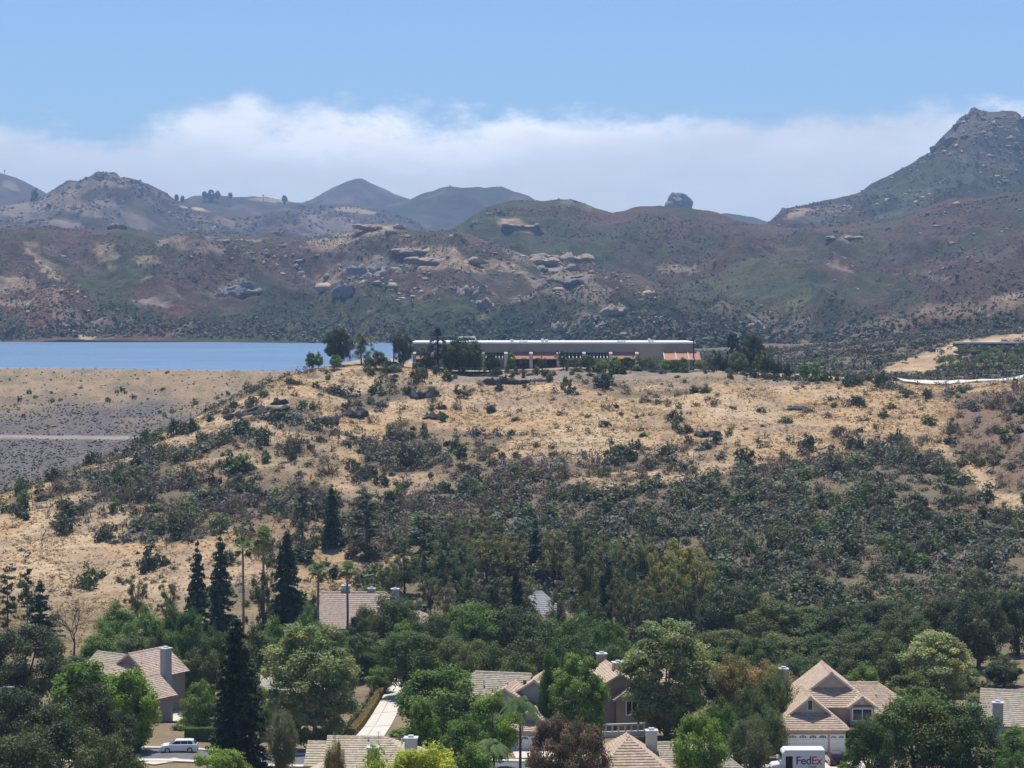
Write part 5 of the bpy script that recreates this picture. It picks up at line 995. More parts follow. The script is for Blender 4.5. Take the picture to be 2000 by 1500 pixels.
RK = [rock_mesh(s, 13) for s in range(5)] + [rock_mesh(20 + s, 20, (2.6, 1, .6), .8) for s in range(3)]
def rmat(name, c):
    m, nt, b = new_mat(name); col, h = mul_noise(nt, c, 3.0, .45, 1.5, detail=9, rough=.75); nt.links.new(col, b.inputs['Base Color']); b.inputs['Roughness'].default_value = .9; bump(nt, b, h, .6); return m
ROCK_DK = rmat('rock_dark', (.065, .058, .058)); ROCK_GR = rmat('rock_grey', (.20, .18, .165)); ROCK_TN = rmat('rock_tan', (.30, .235, .18)); ROCK_PK = rmat('rock_peak', (.13, .118, .112))
def rock_at(me, m, X, Y, Z, W, H, label, rz=0.0, group=None, ry=0.0):
    o = bpy.data.objects.new('rock_outcrop', me); COL.objects.link(o)
    if len(me.materials) == 0: me.materials.append(m)
    o.material_slots[0].link = 'OBJECT'; o.material_slots[0].material = m; o.location = (X, Y, Z); o.rotation_euler = (0, ry, rz); o.scale = (W / 2.6, W / 2.6, H / 1.1); tag(o, label, 'rock', group)
def find_ground(u, v, lo=425, hi=655):
    D = np.linspace(lo, hi, 260); X, Zr = PX(u, v, D); Zg = ground_z(X, D); i = np.argmax(Zr <= Zg) if (Zr <= Zg).any() else len(D) - 1; return X[i], D[i], Zg[i]
for i, (u, v, w, h, k, rot, lab) in enumerate([(690, 812, 62, 6.5, 2, -6, 'black overhanging rock ledge on the golden slope'), (630, 826, 66, 4.2, 0, -7, 'low black rock ledge running downhill from the overhanging one'), (498, 806, 80, 4.5, 5, -7, 'long dark rock rib on the left shoulder of the hill'), (545, 790, 36, 3.6, 1, -8, 'upper end of the dark rock rib beside a bush'),
        (832, 778, 62, 6.0, 3, 2, 'dark layered rock slab on the upper golden slope'), (850, 818, 54, 5.5, 2, 0, 'broken grey-black rocks below the layered slab'), (862, 800, 22, 3.6, 3, 0, 'small upright dark rock above the broken rocks'), (958, 752, 44, 5.0, 0, 0, 'tall dark rock face under the plant road'), (1005, 748, 60, 2.6, 1, 0, 'dark rocks beside the tall rock face'), (1060, 745, 50, 2.4, 2, 0, 'dark rocks on the bank below the middle of the long building'),
        (1385, 852, 56, 4.0, 3, 5, 'big dark boulder pile in the dry grass'), (1372, 880, 30, 2.2, 4, 0, 'smaller grey boulders below the big boulder pile'), (1560, 800, 50, 3.0, 2, 5, 'dark boulder with a bush on top near the crest'), (876, 872, 30, 4.0, 0, 0, 'dark standing rocks in the middle of the slope'), (790, 905, 34, 1.8, 1, 0, 'low dark rocks in the burnt brush'), (300, 915, 30, 1.6, 4, 0, 'low rocks on the left flank of the hill'), (1655, 855, 20, 1.6, 4, 0, 'pale boulder beside a dark shrub'), (560, 905, 26, 1.4, 2, 0, 'small rocks among shrubs on the left slope')]):
    X, Y, Z = find_ground(u, v); rock_at(RK[k], ROCK_DK if k != 4 else ROCK_GR, X, Y + .5, Z - h * .15, w * 1.3 / FPX * Y, h * 1.35, lab, .0, None, R(rot))
def on_hill(fn, u, v):
    t = np.linspace(0, 1, 400); X, D, Z = HILL_FN[fn](np.full(400, float(u)), t); pu, pv = proj(X, D, Z); i = int(np.argmin(np.abs(pv - v))); return X[i], D[i], Z[i]
FR = [(700, 545, 90, 26, 0, 'g', 'large grey crag above the green slope beyond the lake'), (760, 548, 110, 24, 5, 'g', 'broad grey crag right of the largest crag'), (735, 528, 60, 16, 2, 'g', 'smooth grey dome between the two big crags'), (672, 575, 50, 20, 1, 'g', 'broken crag below the large grey one'), (925, 580, 70, 22, 3, 't', 'pinkish crag alone on the green slope'), (950, 600, 50, 14, 4, 't', 'lower blocks of the pinkish crag'), (455, 572, 70, 14, 5, 'g', 'dark boulders on the red-brown slope beyond the lake'), (478, 562, 34, 12, 1, 'g', 'tall boulder over the red-brown slope'), (432, 584, 34, 12, 0, 'g', 'lower boulder on the red-brown slope'),
      (1100, 500, 80, 12, 6, 't', 'tan slickrock ledge at the top of the rocky spur'), (1060, 528, 110, 10, 7, 'g', 'long grey ledge along the rocky spur'), (1130, 548, 100, 10, 5, 'g', 'grey ledge lower down the rocky spur'), (1040, 512, 70, 9, 6, 't', 'pale dome on the rocky spur'), (870, 512, 110, 8, 7, 't', 'long pale slickrock band'), (830, 492, 80, 7, 6, 't', 'upper pale slickrock band'), (1200, 610, 60, 14, 2, 't', 'tan blocks at the foot of the rocky spur'), (1100, 645, 50, 14, 3, 't', 'tan crag in the dark woods behind the long building'), (1480, 622, 44, 12, 4, 't', 'tan rocks in the dark woods right of the long building'), (400, 474, 60, 12, 5, 'g', 'rocky knob on the skyline beyond the lake'), (228, 445, 40, 8, 1, 'g', 'dark knob on the skyline above the lake'), (540, 458, 26, 8, 0, 't', 'pale knob on the skyline'), (1180, 640, 34, 10, 2, 't', 'small tan crag in the woods'), (740, 445, 70, 7, 7, 't', 'tan cap of the middle skyline bump')]
for u, v, w, h, k, c, lab in FR: X, Y, Z = on_hill('hill_front', u, v); rock_at(RK[k], ROCK_GR if c == 'g' else ROCK_TN, X, Y, Z - h * .1, w * 1.25 / FPX * Y, h * 1.5, lab, .0)
for u, v, w, h, k, c, lab in [(1020, 440, 70, 7, 7, 't', 'pale rock scar on the rounded hill'), (1742, 508, 36, 10, 0, 'g', 'single dark boulder on the brown slope'), (1650, 464, 60, 6, 6, 't', 'pale slabs near the top of the brown slope'), (1320, 527, 60, 7, 5, 't', 'pale slabs on the middle of the brown slope'), (1640, 520, 44, 5, 6, 't', 'thin pale slab on the brown slope'), (1820, 540, 60, 8, 5, 't', 'tan slabs right of the single boulder'), (930, 438, 34, 12, 1, 'g', 'craggy shoulder of the rounded hill'), (955, 418, 24, 8, 2, 'g', 'upper crag on the shoulder of the rounded hill')]:
    X, Y, Z = on_hill('hill_massif', u, v); rock_at(RK[k], ROCK_GR if c == 'g' else ROCK_TN, X, Y, Z - h * .2, w / FPX * Y, h * 1.1, lab, .0)
for u, v, w, h, k, lab in [(1900, 222, 40, 30, 3, 'jagged summit block of the rocky peak'), (1880, 240, 50, 24, 1, 'left buttress under the summit of the rocky peak'), (1935, 228, 60, 22, 5, 'summit ridge rocks of the peak'), (1978, 228, 56, 18, 6, 'flat right end of the summit rocks'), (1850, 268, 50, 24, 0, 'steep rocks on the left edge of the peak'), (1870, 262, 70, 30, 2, 'rock face below the left buttress of the peak'), (1920, 258, 80, 26, 5, 'rock band across the upper face of the peak'), (1835, 284, 44, 22, 4, 'lowest rocks on the left edge of the peak'), (1780, 372, 26, 10, 1, 'lone boulder halfway up the peak slope'), (1940, 345, 60, 12, 6, 'scattered slabs on the peak slope'), (1730, 424, 60, 12, 5, 'dark rock ledge at the foot of the peak'), (1590, 428, 70, 14, 5, 'grey ledges at the left foot of the peak'), (1600, 420, 40, 10, 0, 'pale blocks at the left foot of the peak')]:
    X, Y, Z = on_hill('peak_hill', u, v); rock_at(RK[k], ROCK_PK, X, Y, Z - h * .35, w / FPX * Y, h * 1.0, lab)
def pinnacle():
    D = 4600.; X, Z = PX(1330, 412, D); rock_at(rock_mesh(63, 18, (1.0, 1, 2.4), .8), ROCK_PK, X, D, Z - 12, 88 / FPX * D, 58, 'knobbly rock pinnacle rising on the skyline behind the rounded hill')
    X, Z = PX(1323, 392, D); rock_at(rock_mesh(64, 9, (.7, 1, 1.6), .8), ROCK_PK, X, D, Z - 8, 44 / FPX * D, 36, 'round knob on top of the rock pinnacle behind the rounded hill')
pinnacle()
def castle_rock():
    for (u, v, w, h, k, lab) in [(205, 338, 44, 26, 5, 'flat castle-like rock crown on the hazy left hill'), (223, 338, 14, 30, 0, 'square tower-like rock at the end of the castle-like crown'), (181, 342, 12, 14, 1, 'small knob left of the castle-like rock crown'), (270, 352, 24, 14, 2, 'small crag on the right shoulder of the hazy left hill')]:
        X, Z = PX(u, v, 3995.); rock_at(RK[k], ROCK_GR, X, 3995., Z - h * .5, w / FPX * 3995, h, lab)
castle_rock()

def rubble(fn, u0, u1, n, seed, label, size=.3, zone=None):
    """countless small ledges and blocks breaking through the scrub of a far hill"""
    rng = np.random.default_rng(seed); u = rng.uniform(u0, u1, n * 5); t = rng.uniform(.12, .97, n * 5); X, D, Z = HILL_FN[fn](u, t); k = fbm(X / 55, D / 55, 3, seed) + .35 * (fbm(X / 160, D / 160, 2, seed + 5) - .5); pu, pv = proj(X, D, Z); k = k - (0.5 * ~in_poly(pu, pv, zone) if zone else 0); keep = np.argsort(-k + rng.normal(0, .13, len(k)))[:n]; X, D, Z = X[keep], D[keep], Z[keep]
    base = np.array([(1, .2, .1), (.3, 1, 0), (-1, .1, .1), (-.2, -1, -.1), (.25, .1, 1), (-.45, -.1, .85), (0, 0, -.8)], float); V = base[None] * rng.uniform(.6, 1.3, (n, 7, 1)) * rng.lognormal(size, .6, (n, 1, 1)) * rng.uniform(.6, 1.6, (n, 1, 3)) * np.array([1.4, 1.0, .8]); a = rng.normal(0, .5, n); ca, sa = np.cos(a), np.sin(a)
    V = np.stack([V[..., 0] * ca[:, None] - V[..., 1] * sa[:, None] + X[:, None], V[..., 0] * sa[:, None] + V[..., 1] * ca[:, None] + D[:, None], V[..., 2] + Z[:, None] + .3], -1).reshape(-1, 3)
    T = np.array([(0, 1, 4), (1, 5, 4), (1, 2, 5), (2, 3, 5), (3, 4, 5), (3, 0, 4), (1, 0, 6), (2, 1, 6), (3, 2, 6), (0, 3, 6)]); tris = (np.arange(n)[:, None, None] * 7 + T[None]).reshape(-1, 3); pal = np.array([(.30, .235, .18), (.22, .19, .165), (.36, .28, .205), (.15, .13, .12)]); c = np.repeat(pal[rng.integers(0, 4, n)] * rng.uniform(.75, 1.2, n)[:, None], 7, 0)
    tag(link('rubble', np_mesh('rubble', V, tris=tris, cols=c), terrain_mat('rubble_rock', .8, bumpd=.3, lo=.6, hi=1.35)), label, 'rocks', kind='stuff')
FZ = [(0,470),(100,480),(190,540),(170,660),(60,660),(0,600)]; FZ2 = [(330,460),(520,455),(740,440),(900,455),(1050,500),(1180,520),(1330,590),(1260,660),(1080,650),(1020,610),(900,590),(700,590),(560,540),(420,590),(360,540)]
rubble('hill_front', -60, 230, 420, 51, 'small pale ledges on the spur above the lake', -.4, FZ); rubble('hill_front', 250, 1500, 2300, 55, 'small pale ledges and blocks breaking through the scrub beyond the lake', -.3, FZ2); rubble('hill_massif', 890, 2080, 700, 52, 'small ledges and blocks on the rounded brown hills', -.35); rubble('peak_hill', 1500, 2050, 900, 53, 'small blocks strewn over the rocky peak', .15, [(1800,310),(1880,215),(2060,215),(2060,330),(1900,300)]); rubble('castle_hill', -40, 840, 1200, 54, 'pale blocks strewn over the hazy hill with the castle-like crown', .3)

# ================================================================== PLANTS: the trees one can tell apart  (kind, u, v of the top, distance, width px, leaf, name, label)
TREES = [
 ('oak', 55, 1230, 300, 165, 'oakdark', 'oak_tree', 'large dark rounded oak behind the bright lime green tree'),
 ('lime_tree', 165, 1284, 268, 150, 'lime', 'maple_tree', 'bright lime green many-peaked tree in front of the house with the tall chimney'),
 ('lime_tree', 250, 1300, 262, 130, 'lime', 'maple_tree', 'bright lime green tree reaching down to the street beside the white car'),
 ('oak', 40, 1352, 236, 150, 'oakdark', 'oak_tree', 'dark oak beside the pale street lamp'),
 ('oak', 190, 1345, 240, 150, 'oakdark', 'oak_tree', 'dark oak standing against the bright lime green trees'),
 ('oak', 110, 1385, 226, 200, 'oak', 'oak_tree', 'wide dull green oak in the clump of dark oaks by the street'),
 ('oak', 215, 1440, 214, 150, 'oak', 'oak_tree', 'low dark oak at the kerb opposite the white car'),
 ('oak', 40, 1440, 212, 190, 'oakdark', 'oak_tree', 'lowest dark oak of the clump below the street lamp'),
 ('redwood', 463, 1205, 240, 150, 'conifer', 'redwood_tree', 'huge black-green conical redwood rising beside the white car'),
 ('sycamore', 612, 1226, 266, 190, 'syc', 'sycamore_tree', 'tall pale grey-green sycamore beside the concrete driveway'),
 ('sycamore', 1302, 1216, 264, 185, 'syc', 'sycamore_tree', 'tall pale grey-green sycamore beside the brown walled house with arches'),
 ('sycamore', 1832, 1234, 288, 155, 'syc', 'sycamore_tree', 'pale green sycamore behind the big oaks near the house with the blue-grey chimney'),
 ('weeping', 552, 1392, 238, 62, 'greygreen', 'olive_tree', 'slim grey-green olive tree between the black conical redwood and the pale tiled roof'),
 ('garden_tree', 425, 1462, 224, 120, 'bright', 'garden_tree', 'bright green rounded tree at the foot of the black conical redwood'),
 ('garden_tree', 735, 1468, 206, 130, 'yellow', 'acacia_tree', 'yellow-green feathery tree partly covering the long pale roof'),
 ('garden_tree', 835, 1455, 204, 170, 'yellow', 'acacia_tree', 'widest yellow-green feathery tree before the roof with two chimneys'),
 ('weeping', 655, 1446, 214, 46, 'brownolive', 'small_tree', 'thin olive-brown sapling in front of the long pale roof'),
 ('garden_tree', 868, 1303, 268, 175, 'green', 'pepper_tree', 'dense layered green tree beside the concrete driveway'),
 ('lime_tree', 830, 1376, 245, 72, 'bright', 'garden_tree', 'slim bright green pointed tree below the layered green tree'),
 ('garden_tree', 962, 1352, 244, 125, 'bright', 'garden_tree', 'bright green tree in front of the grey gabled house'),
 ('garden_tree', 905, 1400, 232, 110, 'green', 'garden_tree', 'leafy green tree between the slim pointed tree and the palms'),
 ('garden_tree', 925, 1455, 216, 120, 'green', 'garden_tree', 'low green tree beside the yellow-green feathery trees'),
 ('feather_palm', 958, 1436, 226, 80, 'feather', 'feather_palm', 'short feather palm with drooping fronds among the garden trees'),
 ('feather_palm', 1016, 1348, 232, 84, 'feather', 'feather_palm', 'tall thin-trunked feather palm before the grey gabled house'),
 ('lime_tree', 1072, 1286, 262, 48, 'green', 'poplar_tree', 'narrow light green poplar beside the grey gabled house'),
 ('lime_tree', 1105, 1262, 266, 40, 'green', 'poplar_tree', 'thin light green poplar spire above the house gap'),
 ('sycamore', 1130, 1284, 254, 120, 'green', 'birch_tree', 'light green airy tree between the grey gabled house and the arched house'),
 ('garden_tree', 1085, 1398, 217, 110, 'bronze', 'plum_tree', 'reddish bronze leaved tree before the house with the white garage'),
 ('garden_tree', 1140, 1410, 214, 110, 'bronze', 'plum_tree', 'reddish bronze leaved tree touching the hipped tile roof'),
 ('oak', 1445, 1288, 284, 120, 'brownolive', 'silk_oak_tree', 'brownish olive tree with dry flowering top beside the tall sycamore'),
 ('oak', 1510, 1300, 280, 110, 'brownolive', 'silk_oak_tree', 'brownish olive tree near the chimney of the tan gabled house'),
 ('weeping', 1515, 1312, 257, 95, 'weep', 'willow_tree', 'dark drooping tree against the tan gabled house'),
 ('weeping', 1470, 1345, 252, 90, 'weep', 'willow_tree', 'drooping green tree below the brownish olive trees'),
 ('garden_tree', 1368, 1392, 224, 112, 'bright', 'citrus_tree', 'bright green rounded tree at the foot of the sycamore by the arched house'),
 ('oak', 1405, 1372, 240, 80, 'green', 'garden_tree', 'mid green tree behind the bright rounded tree'),
 ('weeping', 1462, 1404, 230, 90, 'greygreen', 'pepper_tree', 'grey-green drooping tree beside the white delivery truck'),
 ('weeping', 1500, 1385, 245, 90, 'weep', 'willow_tree', 'drooping dark green tree covering the left of the white garage door'),
 ('oak', 1785, 1362, 232, 190, 'oakgreen', 'oak_tree', 'broad green oak covering the side of the tan gabled house'),
 ('oak', 1900, 1380, 228, 190, 'oakgreen', 'oak_tree', 'broad green oak before the house with the blue-grey chimney'),
 ('oak', 1700, 1412, 226, 105, 'oakgreen', 'oak_tree', 'smaller green oak beside the tan house driveway'),
 ('oak', 1985, 1470, 222, 90, 'green', 'oak_tree', 'fresh green tree below the house with the blue-grey chimney'),
 ('garden_tree', 1985, 1418, 245, 70, 'lime', 'garden_tree', 'yellow-green garden tree under the blue-grey chimney house'),
 ('oak', 1912, 1160, 330, 130, 'oakdark', 'oak_tree', 'old oak with a thick leaning trunk on bare golden ground'),
 ('oak', 1990, 1158, 345, 100, 'oakdark', 'oak_tree', 'dark oak next to the old thick-trunked oak'),
 ('oak', 1840, 1170, 345, 95, 'oakdark', 'oak_tree', 'dark oak above the pale green sycamore'),
 ('garden_tree', 374, 1284, 316, 84, 'eucyellow', 'fruit_tree', 'rounded yellow-green tree beside the tall grey chimney'),
 ('garden_tree', 395, 1330, 280, 80, 'green', 'garden_tree', 'green garden tree behind the clipped hedge'),
 ('eucalyptus', 268, 1116, 385, 58, 'euc', 'eucalyptus_tree', 'small rounded grey-green tree with two stems on the golden slope'),
 ('eucalyptus', 328, 1134, 385, 54, 'weep', 'pepper_tree', 'small dull green tree next to the two-stemmed tree on the golden slope'),
 ('cedar', 78, 1132, 352, 92, 'cedar', 'cedar_tree', 'blue-green cedar with layered boughs above the large dark oak'),
 ('pine', 14, 1122, 352, 50, 'pinedark', 'pine_tree', 'thin dark pine beside the layered blue-green cedar'),
 ('pine', 52, 1112, 362, 36, 'pine', 'pine_tree', 'slender pine poking up behind the layered blue-green cedar'),
 ('bare_tree', 145, 1166, 338, 86, 'dry', 'bare_tree', 'bare branching tree on the golden slope'),
 ('cedar', 385, 1056, 354, 84, 'cedar', 'fir_tree', 'tall narrow fir with a thin tip left of the fan palms'),
 ('cedar', 430, 1034, 368, 90, 'cedar', 'fir_tree', 'tall dark fir close beside the fan palms'),
 ('redwood', 560, 1038, 356, 108, 'pinedark', 'fir_tree', 'dense tall dark fir right of the fan palms'),
 ('eucalyptus', 512, 1108, 362, 62, 'euc', 'eucalyptus_tree', 'bushy dark tree between the tall firs'),
 ('fan_palm', 514, 1030, 366, 50, 'palm', 'fan_palm', 'tallest fan palm between the dark firs'),
 ('fan_palm', 474, 1052, 366, 50, 'palm', 'fan_palm', 'shorter fan palm between the dark firs'),
 ('fan_palm', 622, 1100, 372, 50, 'palm', 'fan_palm', 'fan palm at the corner of the wide tan roof'),
 ('fan_palm', 678, 1098, 366, 50, 'palm', 'fan_palm', 'fan palm whose thin trunk crosses the wide tan roof'),
 ('cedar', 648, 946, 458, 62, 'pinedark', 'pine_tree', 'tall dark pine on the lower slope above the wide tan roof'),
 ('pine', 715, 960, 452, 80, 'pinedark', 'pine_tree', 'bare-trunked pine on the lower slope next to the tall dark pine'),
 ('pine', 590, 950, 462, 36, 'pinedark', 'pine_tree', 'very thin scraggly pine on the lower slope'),
 ('pine', 826, 1002, 435, 92, 'pine', 'pine_tree', 'full green pine among the eucalyptus above the roofs'),
 ('cedar', 1046, 1012, 436, 58, 'pine', 'pine_tree', 'bright green narrow pine in the eucalyptus grove'),
 ('cypress', 1184, 1088, 392, 32, 'pinedark', 'cypress_tree', 'narrow dark cypress in the eucalyptus grove'),
 ('cypress', 1010, 1110, 396, 24, 'conifer', 'cypress_tree', 'thin black cypress left of the grey hipped roof'),
 ('eucalyptus', 1332, 1048, 412, 104, 'eucyellow', 'eucalyptus_tree', 'yellow-green topped eucalyptus at the edge of the chaparral'),
 ('eucalyptus', 1018, 1108, 398, 90, 'euc', 'eucalyptus_tree', 'olive eucalyptus just left of the grey hipped roof'),
 ('eucalyptus', 1146, 1068, 398, 105, 'euc', 'eucalyptus_tree', 'large olive eucalyptus just right of the grey hipped roof'),
 ('weeping', 765, 1162, 368, 122, 'weep', 'pepper_tree', 'drooping green pepper tree in front of the wide tan roof'),
 ('weeping', 708, 1182, 366, 34, 'weep', 'pepper_tree', 'thin drooping tree at the edge of the wide tan roof'),
]
def grp(rows, kind, leaf, name, label, group, cat='tree', **k):
    pal = {'oakgreen': ['oakgreen', 'oak', 'oakgreen', 'green', 'weep'], 'oak': ['oak', 'oakdark', 'oakgreen', 'weep', 'oak'], 'euc': ['euc', 'euc', 'weep', 'eucyellow', 'oak', 'euc'], 'green': ['green', 'oakgreen', 'weep', 'green']}.get(leaf, [leaf])
    for r in rows:
        r = (r[0], r[1] - PRNG.uniform(-6, 14), r[2], r[3] * PRNG.uniform(.85, 1.15)) + tuple(r[4:])
        leaf = PRNG.choice(pal); adj = {'oakgreen': 'deep green', 'oak': 'dull green', 'oakdark': 'blackish green', 'green': 'fresh green', 'weep': 'soft green', 'euc': 'olive grey', 'eucyellow': 'yellow-green'}.get(leaf, 'green'); lab_ = label.format(adj)
        plant(r[4] if len(r) > 4 and r[4] else kind, r[0], r[1], r[2], r[3], lab_, r[5] if len(r) > 5 else leaf, group, name, cat, **k)
for (k, u, v, D, w, leaf, nm, lab) in TREES:
    plant(k, u, v, D, w, lab, leaf, None, nm, 'palm' if 'palm' in nm else 'tree', bark=BARK_PALE if k in ('sycamore', 'fan_palm') else None)
grp([(905,1186,350,140),(985,1190,352,150),(845,1214,338,120),(808,1248,318,125),(1062,1208,350,135),(1132,1214,346,130),(1190,1228,336,110),(1030,1250,315,140),(945,1262,308,130),(1120,1258,312,130),(880,1262,318,110),(1205,1270,318,90)],
    'oak', 'oakgreen', 'oak_tree', '{} oak in the belt behind the grey gabled house', 'oaks behind the grey gabled house')
grp([(1428,1140,378,135),(1500,1182,372,125),(1580,1196,372,130),(1660,1190,368,130),(1742,1172,366,125),(1420,1232,338,135),(1520,1240,338,135),(1602,1236,338,125),(1690,1228,330,140),(1765,1206,336,120),(1640,1270,312,140),(1570,1288,300,110),(1722,1262,306,130),(1480,1262,318,110),(1790,1276,305,100)],
    'oak', 'oak', 'oak_tree', '{} oak in the wooded belt behind the tan gabled house', 'oaks behind the tan gabled house')
grp([(230,1188,344,100),(285,1184,338,95),(335,1190,338,80),(372,1204,334,80),(205,1226,326,110),(262,1236,322,110),(318,1240,318,90),(420,1240,318,90),(500,1230,332,90),(540,1215,345,100),(600,1195,352,70),(395,1262,310,90)],
    'garden_tree', 'green', 'woodland_tree', '{} bushy tree along the foot of the golden slope', 'bushy trees at the foot of the golden slope')
grp([(950,1040,424,100),(880,1030,428,74),(992,1052,428,80),(860,1062,420,70),(1230,1062,404,100),(1286,1072,400,80),(1252,1120,388,90),(1140,1022,440,90),(790,1076,418,84),(906,1090,405,80),(965,1120,398,86),(1300,1120,390,80),(1340,1122,392,84),(1210,1130,388,60),(760,1098,410,60),(930,1010,440,80),(1010,1030,436,70),(1080,1040,430,80),(1190,1040,428,90),(1260,1030,428,80),(840,1110,400,70),(1090,1150,380,50),(1370,1090,400,80),(870,1130,390,60),(1160,1150,378,70),(1280,1160,372,80)],
    'eucalyptus', 'euc', 'eucalyptus_tree', '{} eucalyptus in the grove above the roofs', 'eucalyptus grove above the roofs')
grp([(650,1226,352,90),(720,1242,345,90),(790,1225,352,70),(700,1205,362,60),(760,1245,338,60),(610,1160,385,60),(590,1200,365,50)], 'garden_tree', 'green', 'garden_tree', '{} garden tree around the house with the wide tan roof', 'garden trees round the wide tan roof')
grp([(u_, v_, d_, w_) for u_, v_, d_, w_ in [(700,1240,336,80),(470,1290,300,80),(500,1330,280,70),(560,1260,318,90),(660,1280,312,80),(1240,1300,290,80),(1330,1290,300,90),(1420,1310,290,90),(1010,1290,296,90),(1150,1300,292,80),(1780,1310,282,90),(1880,1300,300,80),(1960,1290,312,90),(1250,1330,280,60),(1600,1300,292,90),(1690,1310,284,80),(150,1290,318,90),(20,1300,300,100),(740,1300,322,50)]], 'garden_tree', 'oakgreen', 'garden_tree', '{} leafy tree filling the gardens between the tiled roofs', 'trees in the gardens between the roofs')
grp([(740,1120,402,70),(660,1128,402,60),(800,1140,395,60),(560,1130,390,70),(700,1130,400,60)], 'garden_bush', 'green', 'shrub', 'leafy {} shrub behind the wide tan roof', 'shrubs behind the wide tan roof', 'shrub')

# trees along the plant on the hilltop
for r in [('oak', 662, 645, 668, 62, 'oakdark', 'oak_tree', 'largest dark tree on the hilltop beside the lake'), ('eucalyptus', 706, 646, 670, 56, 'euc', 'willow_tree', 'light airy tree next to the largest dark hilltop tree'), ('oak', 787, 651, 662, 42, 'oakdark', 'oak_tree', 'dark upright tree beside the tall lamp post on the hilltop'),
          ('garden_tree', 606, 688, 657, 20, 'green', 'young_tree', 'small round tree on the hilltop against the lake water'), ('garden_tree', 622, 688, 659, 19, 'green', 'young_tree', 'small round tree right beside the dark hilltop oak'), ('garden_tree', 657, 693, 657, 24, 'green', 'young_tree', 'small bright tree under the largest dark hilltop tree'),
          ('oak', 735, 686, 657, 40, 'weep', 'young_tree', 'low spreading tree on the hilltop between the airy tree and the lamp post'), ('oak', 905, 661, 656, 82, 'oak', 'oak_tree', 'wide dark tree before the arched rooftop canopy'), ('oak', 880, 682, 657, 34, 'oakgreen', 'oak_tree', 'green tree right beside the dark antenna tree'), ('garden_tree', 933, 684, 657, 26, 'bright', 'young_tree', 'bright green young tree before the first pergola bay'),
          ('garden_tree', 998, 688, 657, 20, 'bright', 'young_tree', 'bright green young tree at the first white pillar'), ('eucalyptus', 1100, 683, 657, 34, 'oak', 'young_tree', 'dark young tree before the middle of the long facade'), ('oak', 1146, 695, 657, 32, 'oak', 'young_tree', 'flat-topped young tree before the pergola bays'), ('garden_tree', 1178, 703, 657, 21, 'lime', 'young_tree', 'small lime green ball-shaped tree by the plant road'),
          ('garden_tree', 1203, 696, 657, 21, 'lime', 'young_tree', 'lime green tree at the pillar right of the pergolas'), ('eucalyptus', 1255, 690, 657, 44, 'euc', 'young_tree', 'thin olive tree before the blank wall'), ('garden_tree', 1300, 702, 657, 26, 'bright', 'young_tree', 'bright green young tree before the red tiled bays'), ('garden_tree', 1334, 698, 657, 26, 'green', 'young_tree', 'green young tree under the red tiled bays'),
          ('eucalyptus', 1368, 700, 657, 40, 'weep', 'young_tree', 'dark bushy tree at the right end of the long building'), ('oak', 1466, 656, 664, 56, 'oak', 'oak_tree', 'dark tree just right of the antenna mast'), ('oak', 1440, 690, 657, 46, 'weep', 'oak_tree', 'bushy tree at the foot of the antenna mast'), ('garden_tree', 1494, 699, 657, 22, 'bright', 'young_tree', 'bright green young tree past the antenna mast'),
          ('garden_tree', 1570, 711, 657, 22, 'bright', 'young_tree', 'round green tree on the open bank, one of a close pair'), ('garden_tree', 1593, 707, 657, 21, 'bright', 'young_tree', 'taller round green tree on the open bank, one of a close pair')]:
    k, u, v, D, w, leaf, nm, lab = r; plant(k, u, v, D, w, lab, leaf, None, nm)
rg = random.Random(5)
for i in range(110):
    u = rg.uniform(700, 1700); D = rg.choice([rg.uniform(638, 654), rg.uniform(648, 654)]); w = rg.uniform(9, 26); plant('shrub' if rg.random() < .6 else 'tall_shrub', u, 0, D, w, 'small dark shrub on the bank below the plant road', rg.choice(['chapdark', 'chap', 'oakgreen', 'chapgrey']), 'shrubs on the bank below the plant road', 'shrub', 'shrub').scale[2] = rg.uniform(1.0, 4.0)
for u, v, w, leaf in [(1400,680,34,'oakdark'),(1500,676,34,'oak'),(832,672,40,'oak'),(878,668,40,'oakdark'),(958,690,26,'oak'),(1022,700,20,'oakdark'),(1060,694,28,'oak'),(1122,700,24,'weep'),(1226,698,26,'oak'),(1275,694,30,'weep'),(1318,704,20,'oakdark'),(1392,694,34,'oak'),(1412,700,26,'oakdark'),(1482,690,30,'weep'),(1516,704,26,'oak'),(1540,710,22,'oakdark'),(840,696,24,'oak'),(822,702,18,'weep'),(752,698,24,'oak'),(720,700,20,'weep'),(970,700,18,'oakdark'),(1160,706,18,'oakdark')]:
    plant('eucalyptus' if w > 26 else 'oak', u, v, 655.5, w, 'dark bushy tree in the row along the front of the long building', leaf, 'trees along the front of the long building', 'young_tree')
# valley behind the crest on the right, below the flat bridge
for i in range(26):
    u = rg.uniform(1875, 2060); D = rg.uniform(900, 945); plant('oak', u, rg.uniform(674, 684), D, rg.uniform(22, 36), 'dark tree standing under the flat bridge', rg.choice(['oakdark', 'oakdark', 'oak', 'green']), 'trees under the flat bridge', 'oak_tree')
for i in range(60):
    u = rg.uniform(1840, 2060); D = rg.uniform(790, 880); plant('shrub', u, 0, D, rg.uniform(16, 34), 'light green willow bush in the hollow below the flat bridge', rg.choice(['green', 'weep', 'greygreen', 'chap']), 'willow bushes below the flat bridge', 'shrub', 'shrub').scale[2] = rg.uniform(3, 5)
for i in range(40):
    u = rg.uniform(1520, 1840); D = rg.uniform(700, 800); plant('shrub', u, 0, D, rg.uniform(10, 26), 'green shrub on the flat ground behind the hill crest', rg.choice(['chap', 'green', 'chapdark']), 'shrubs behind the hill crest', 'shrub', 'shrub').scale[2] = rg.uniform(1.5, 3)
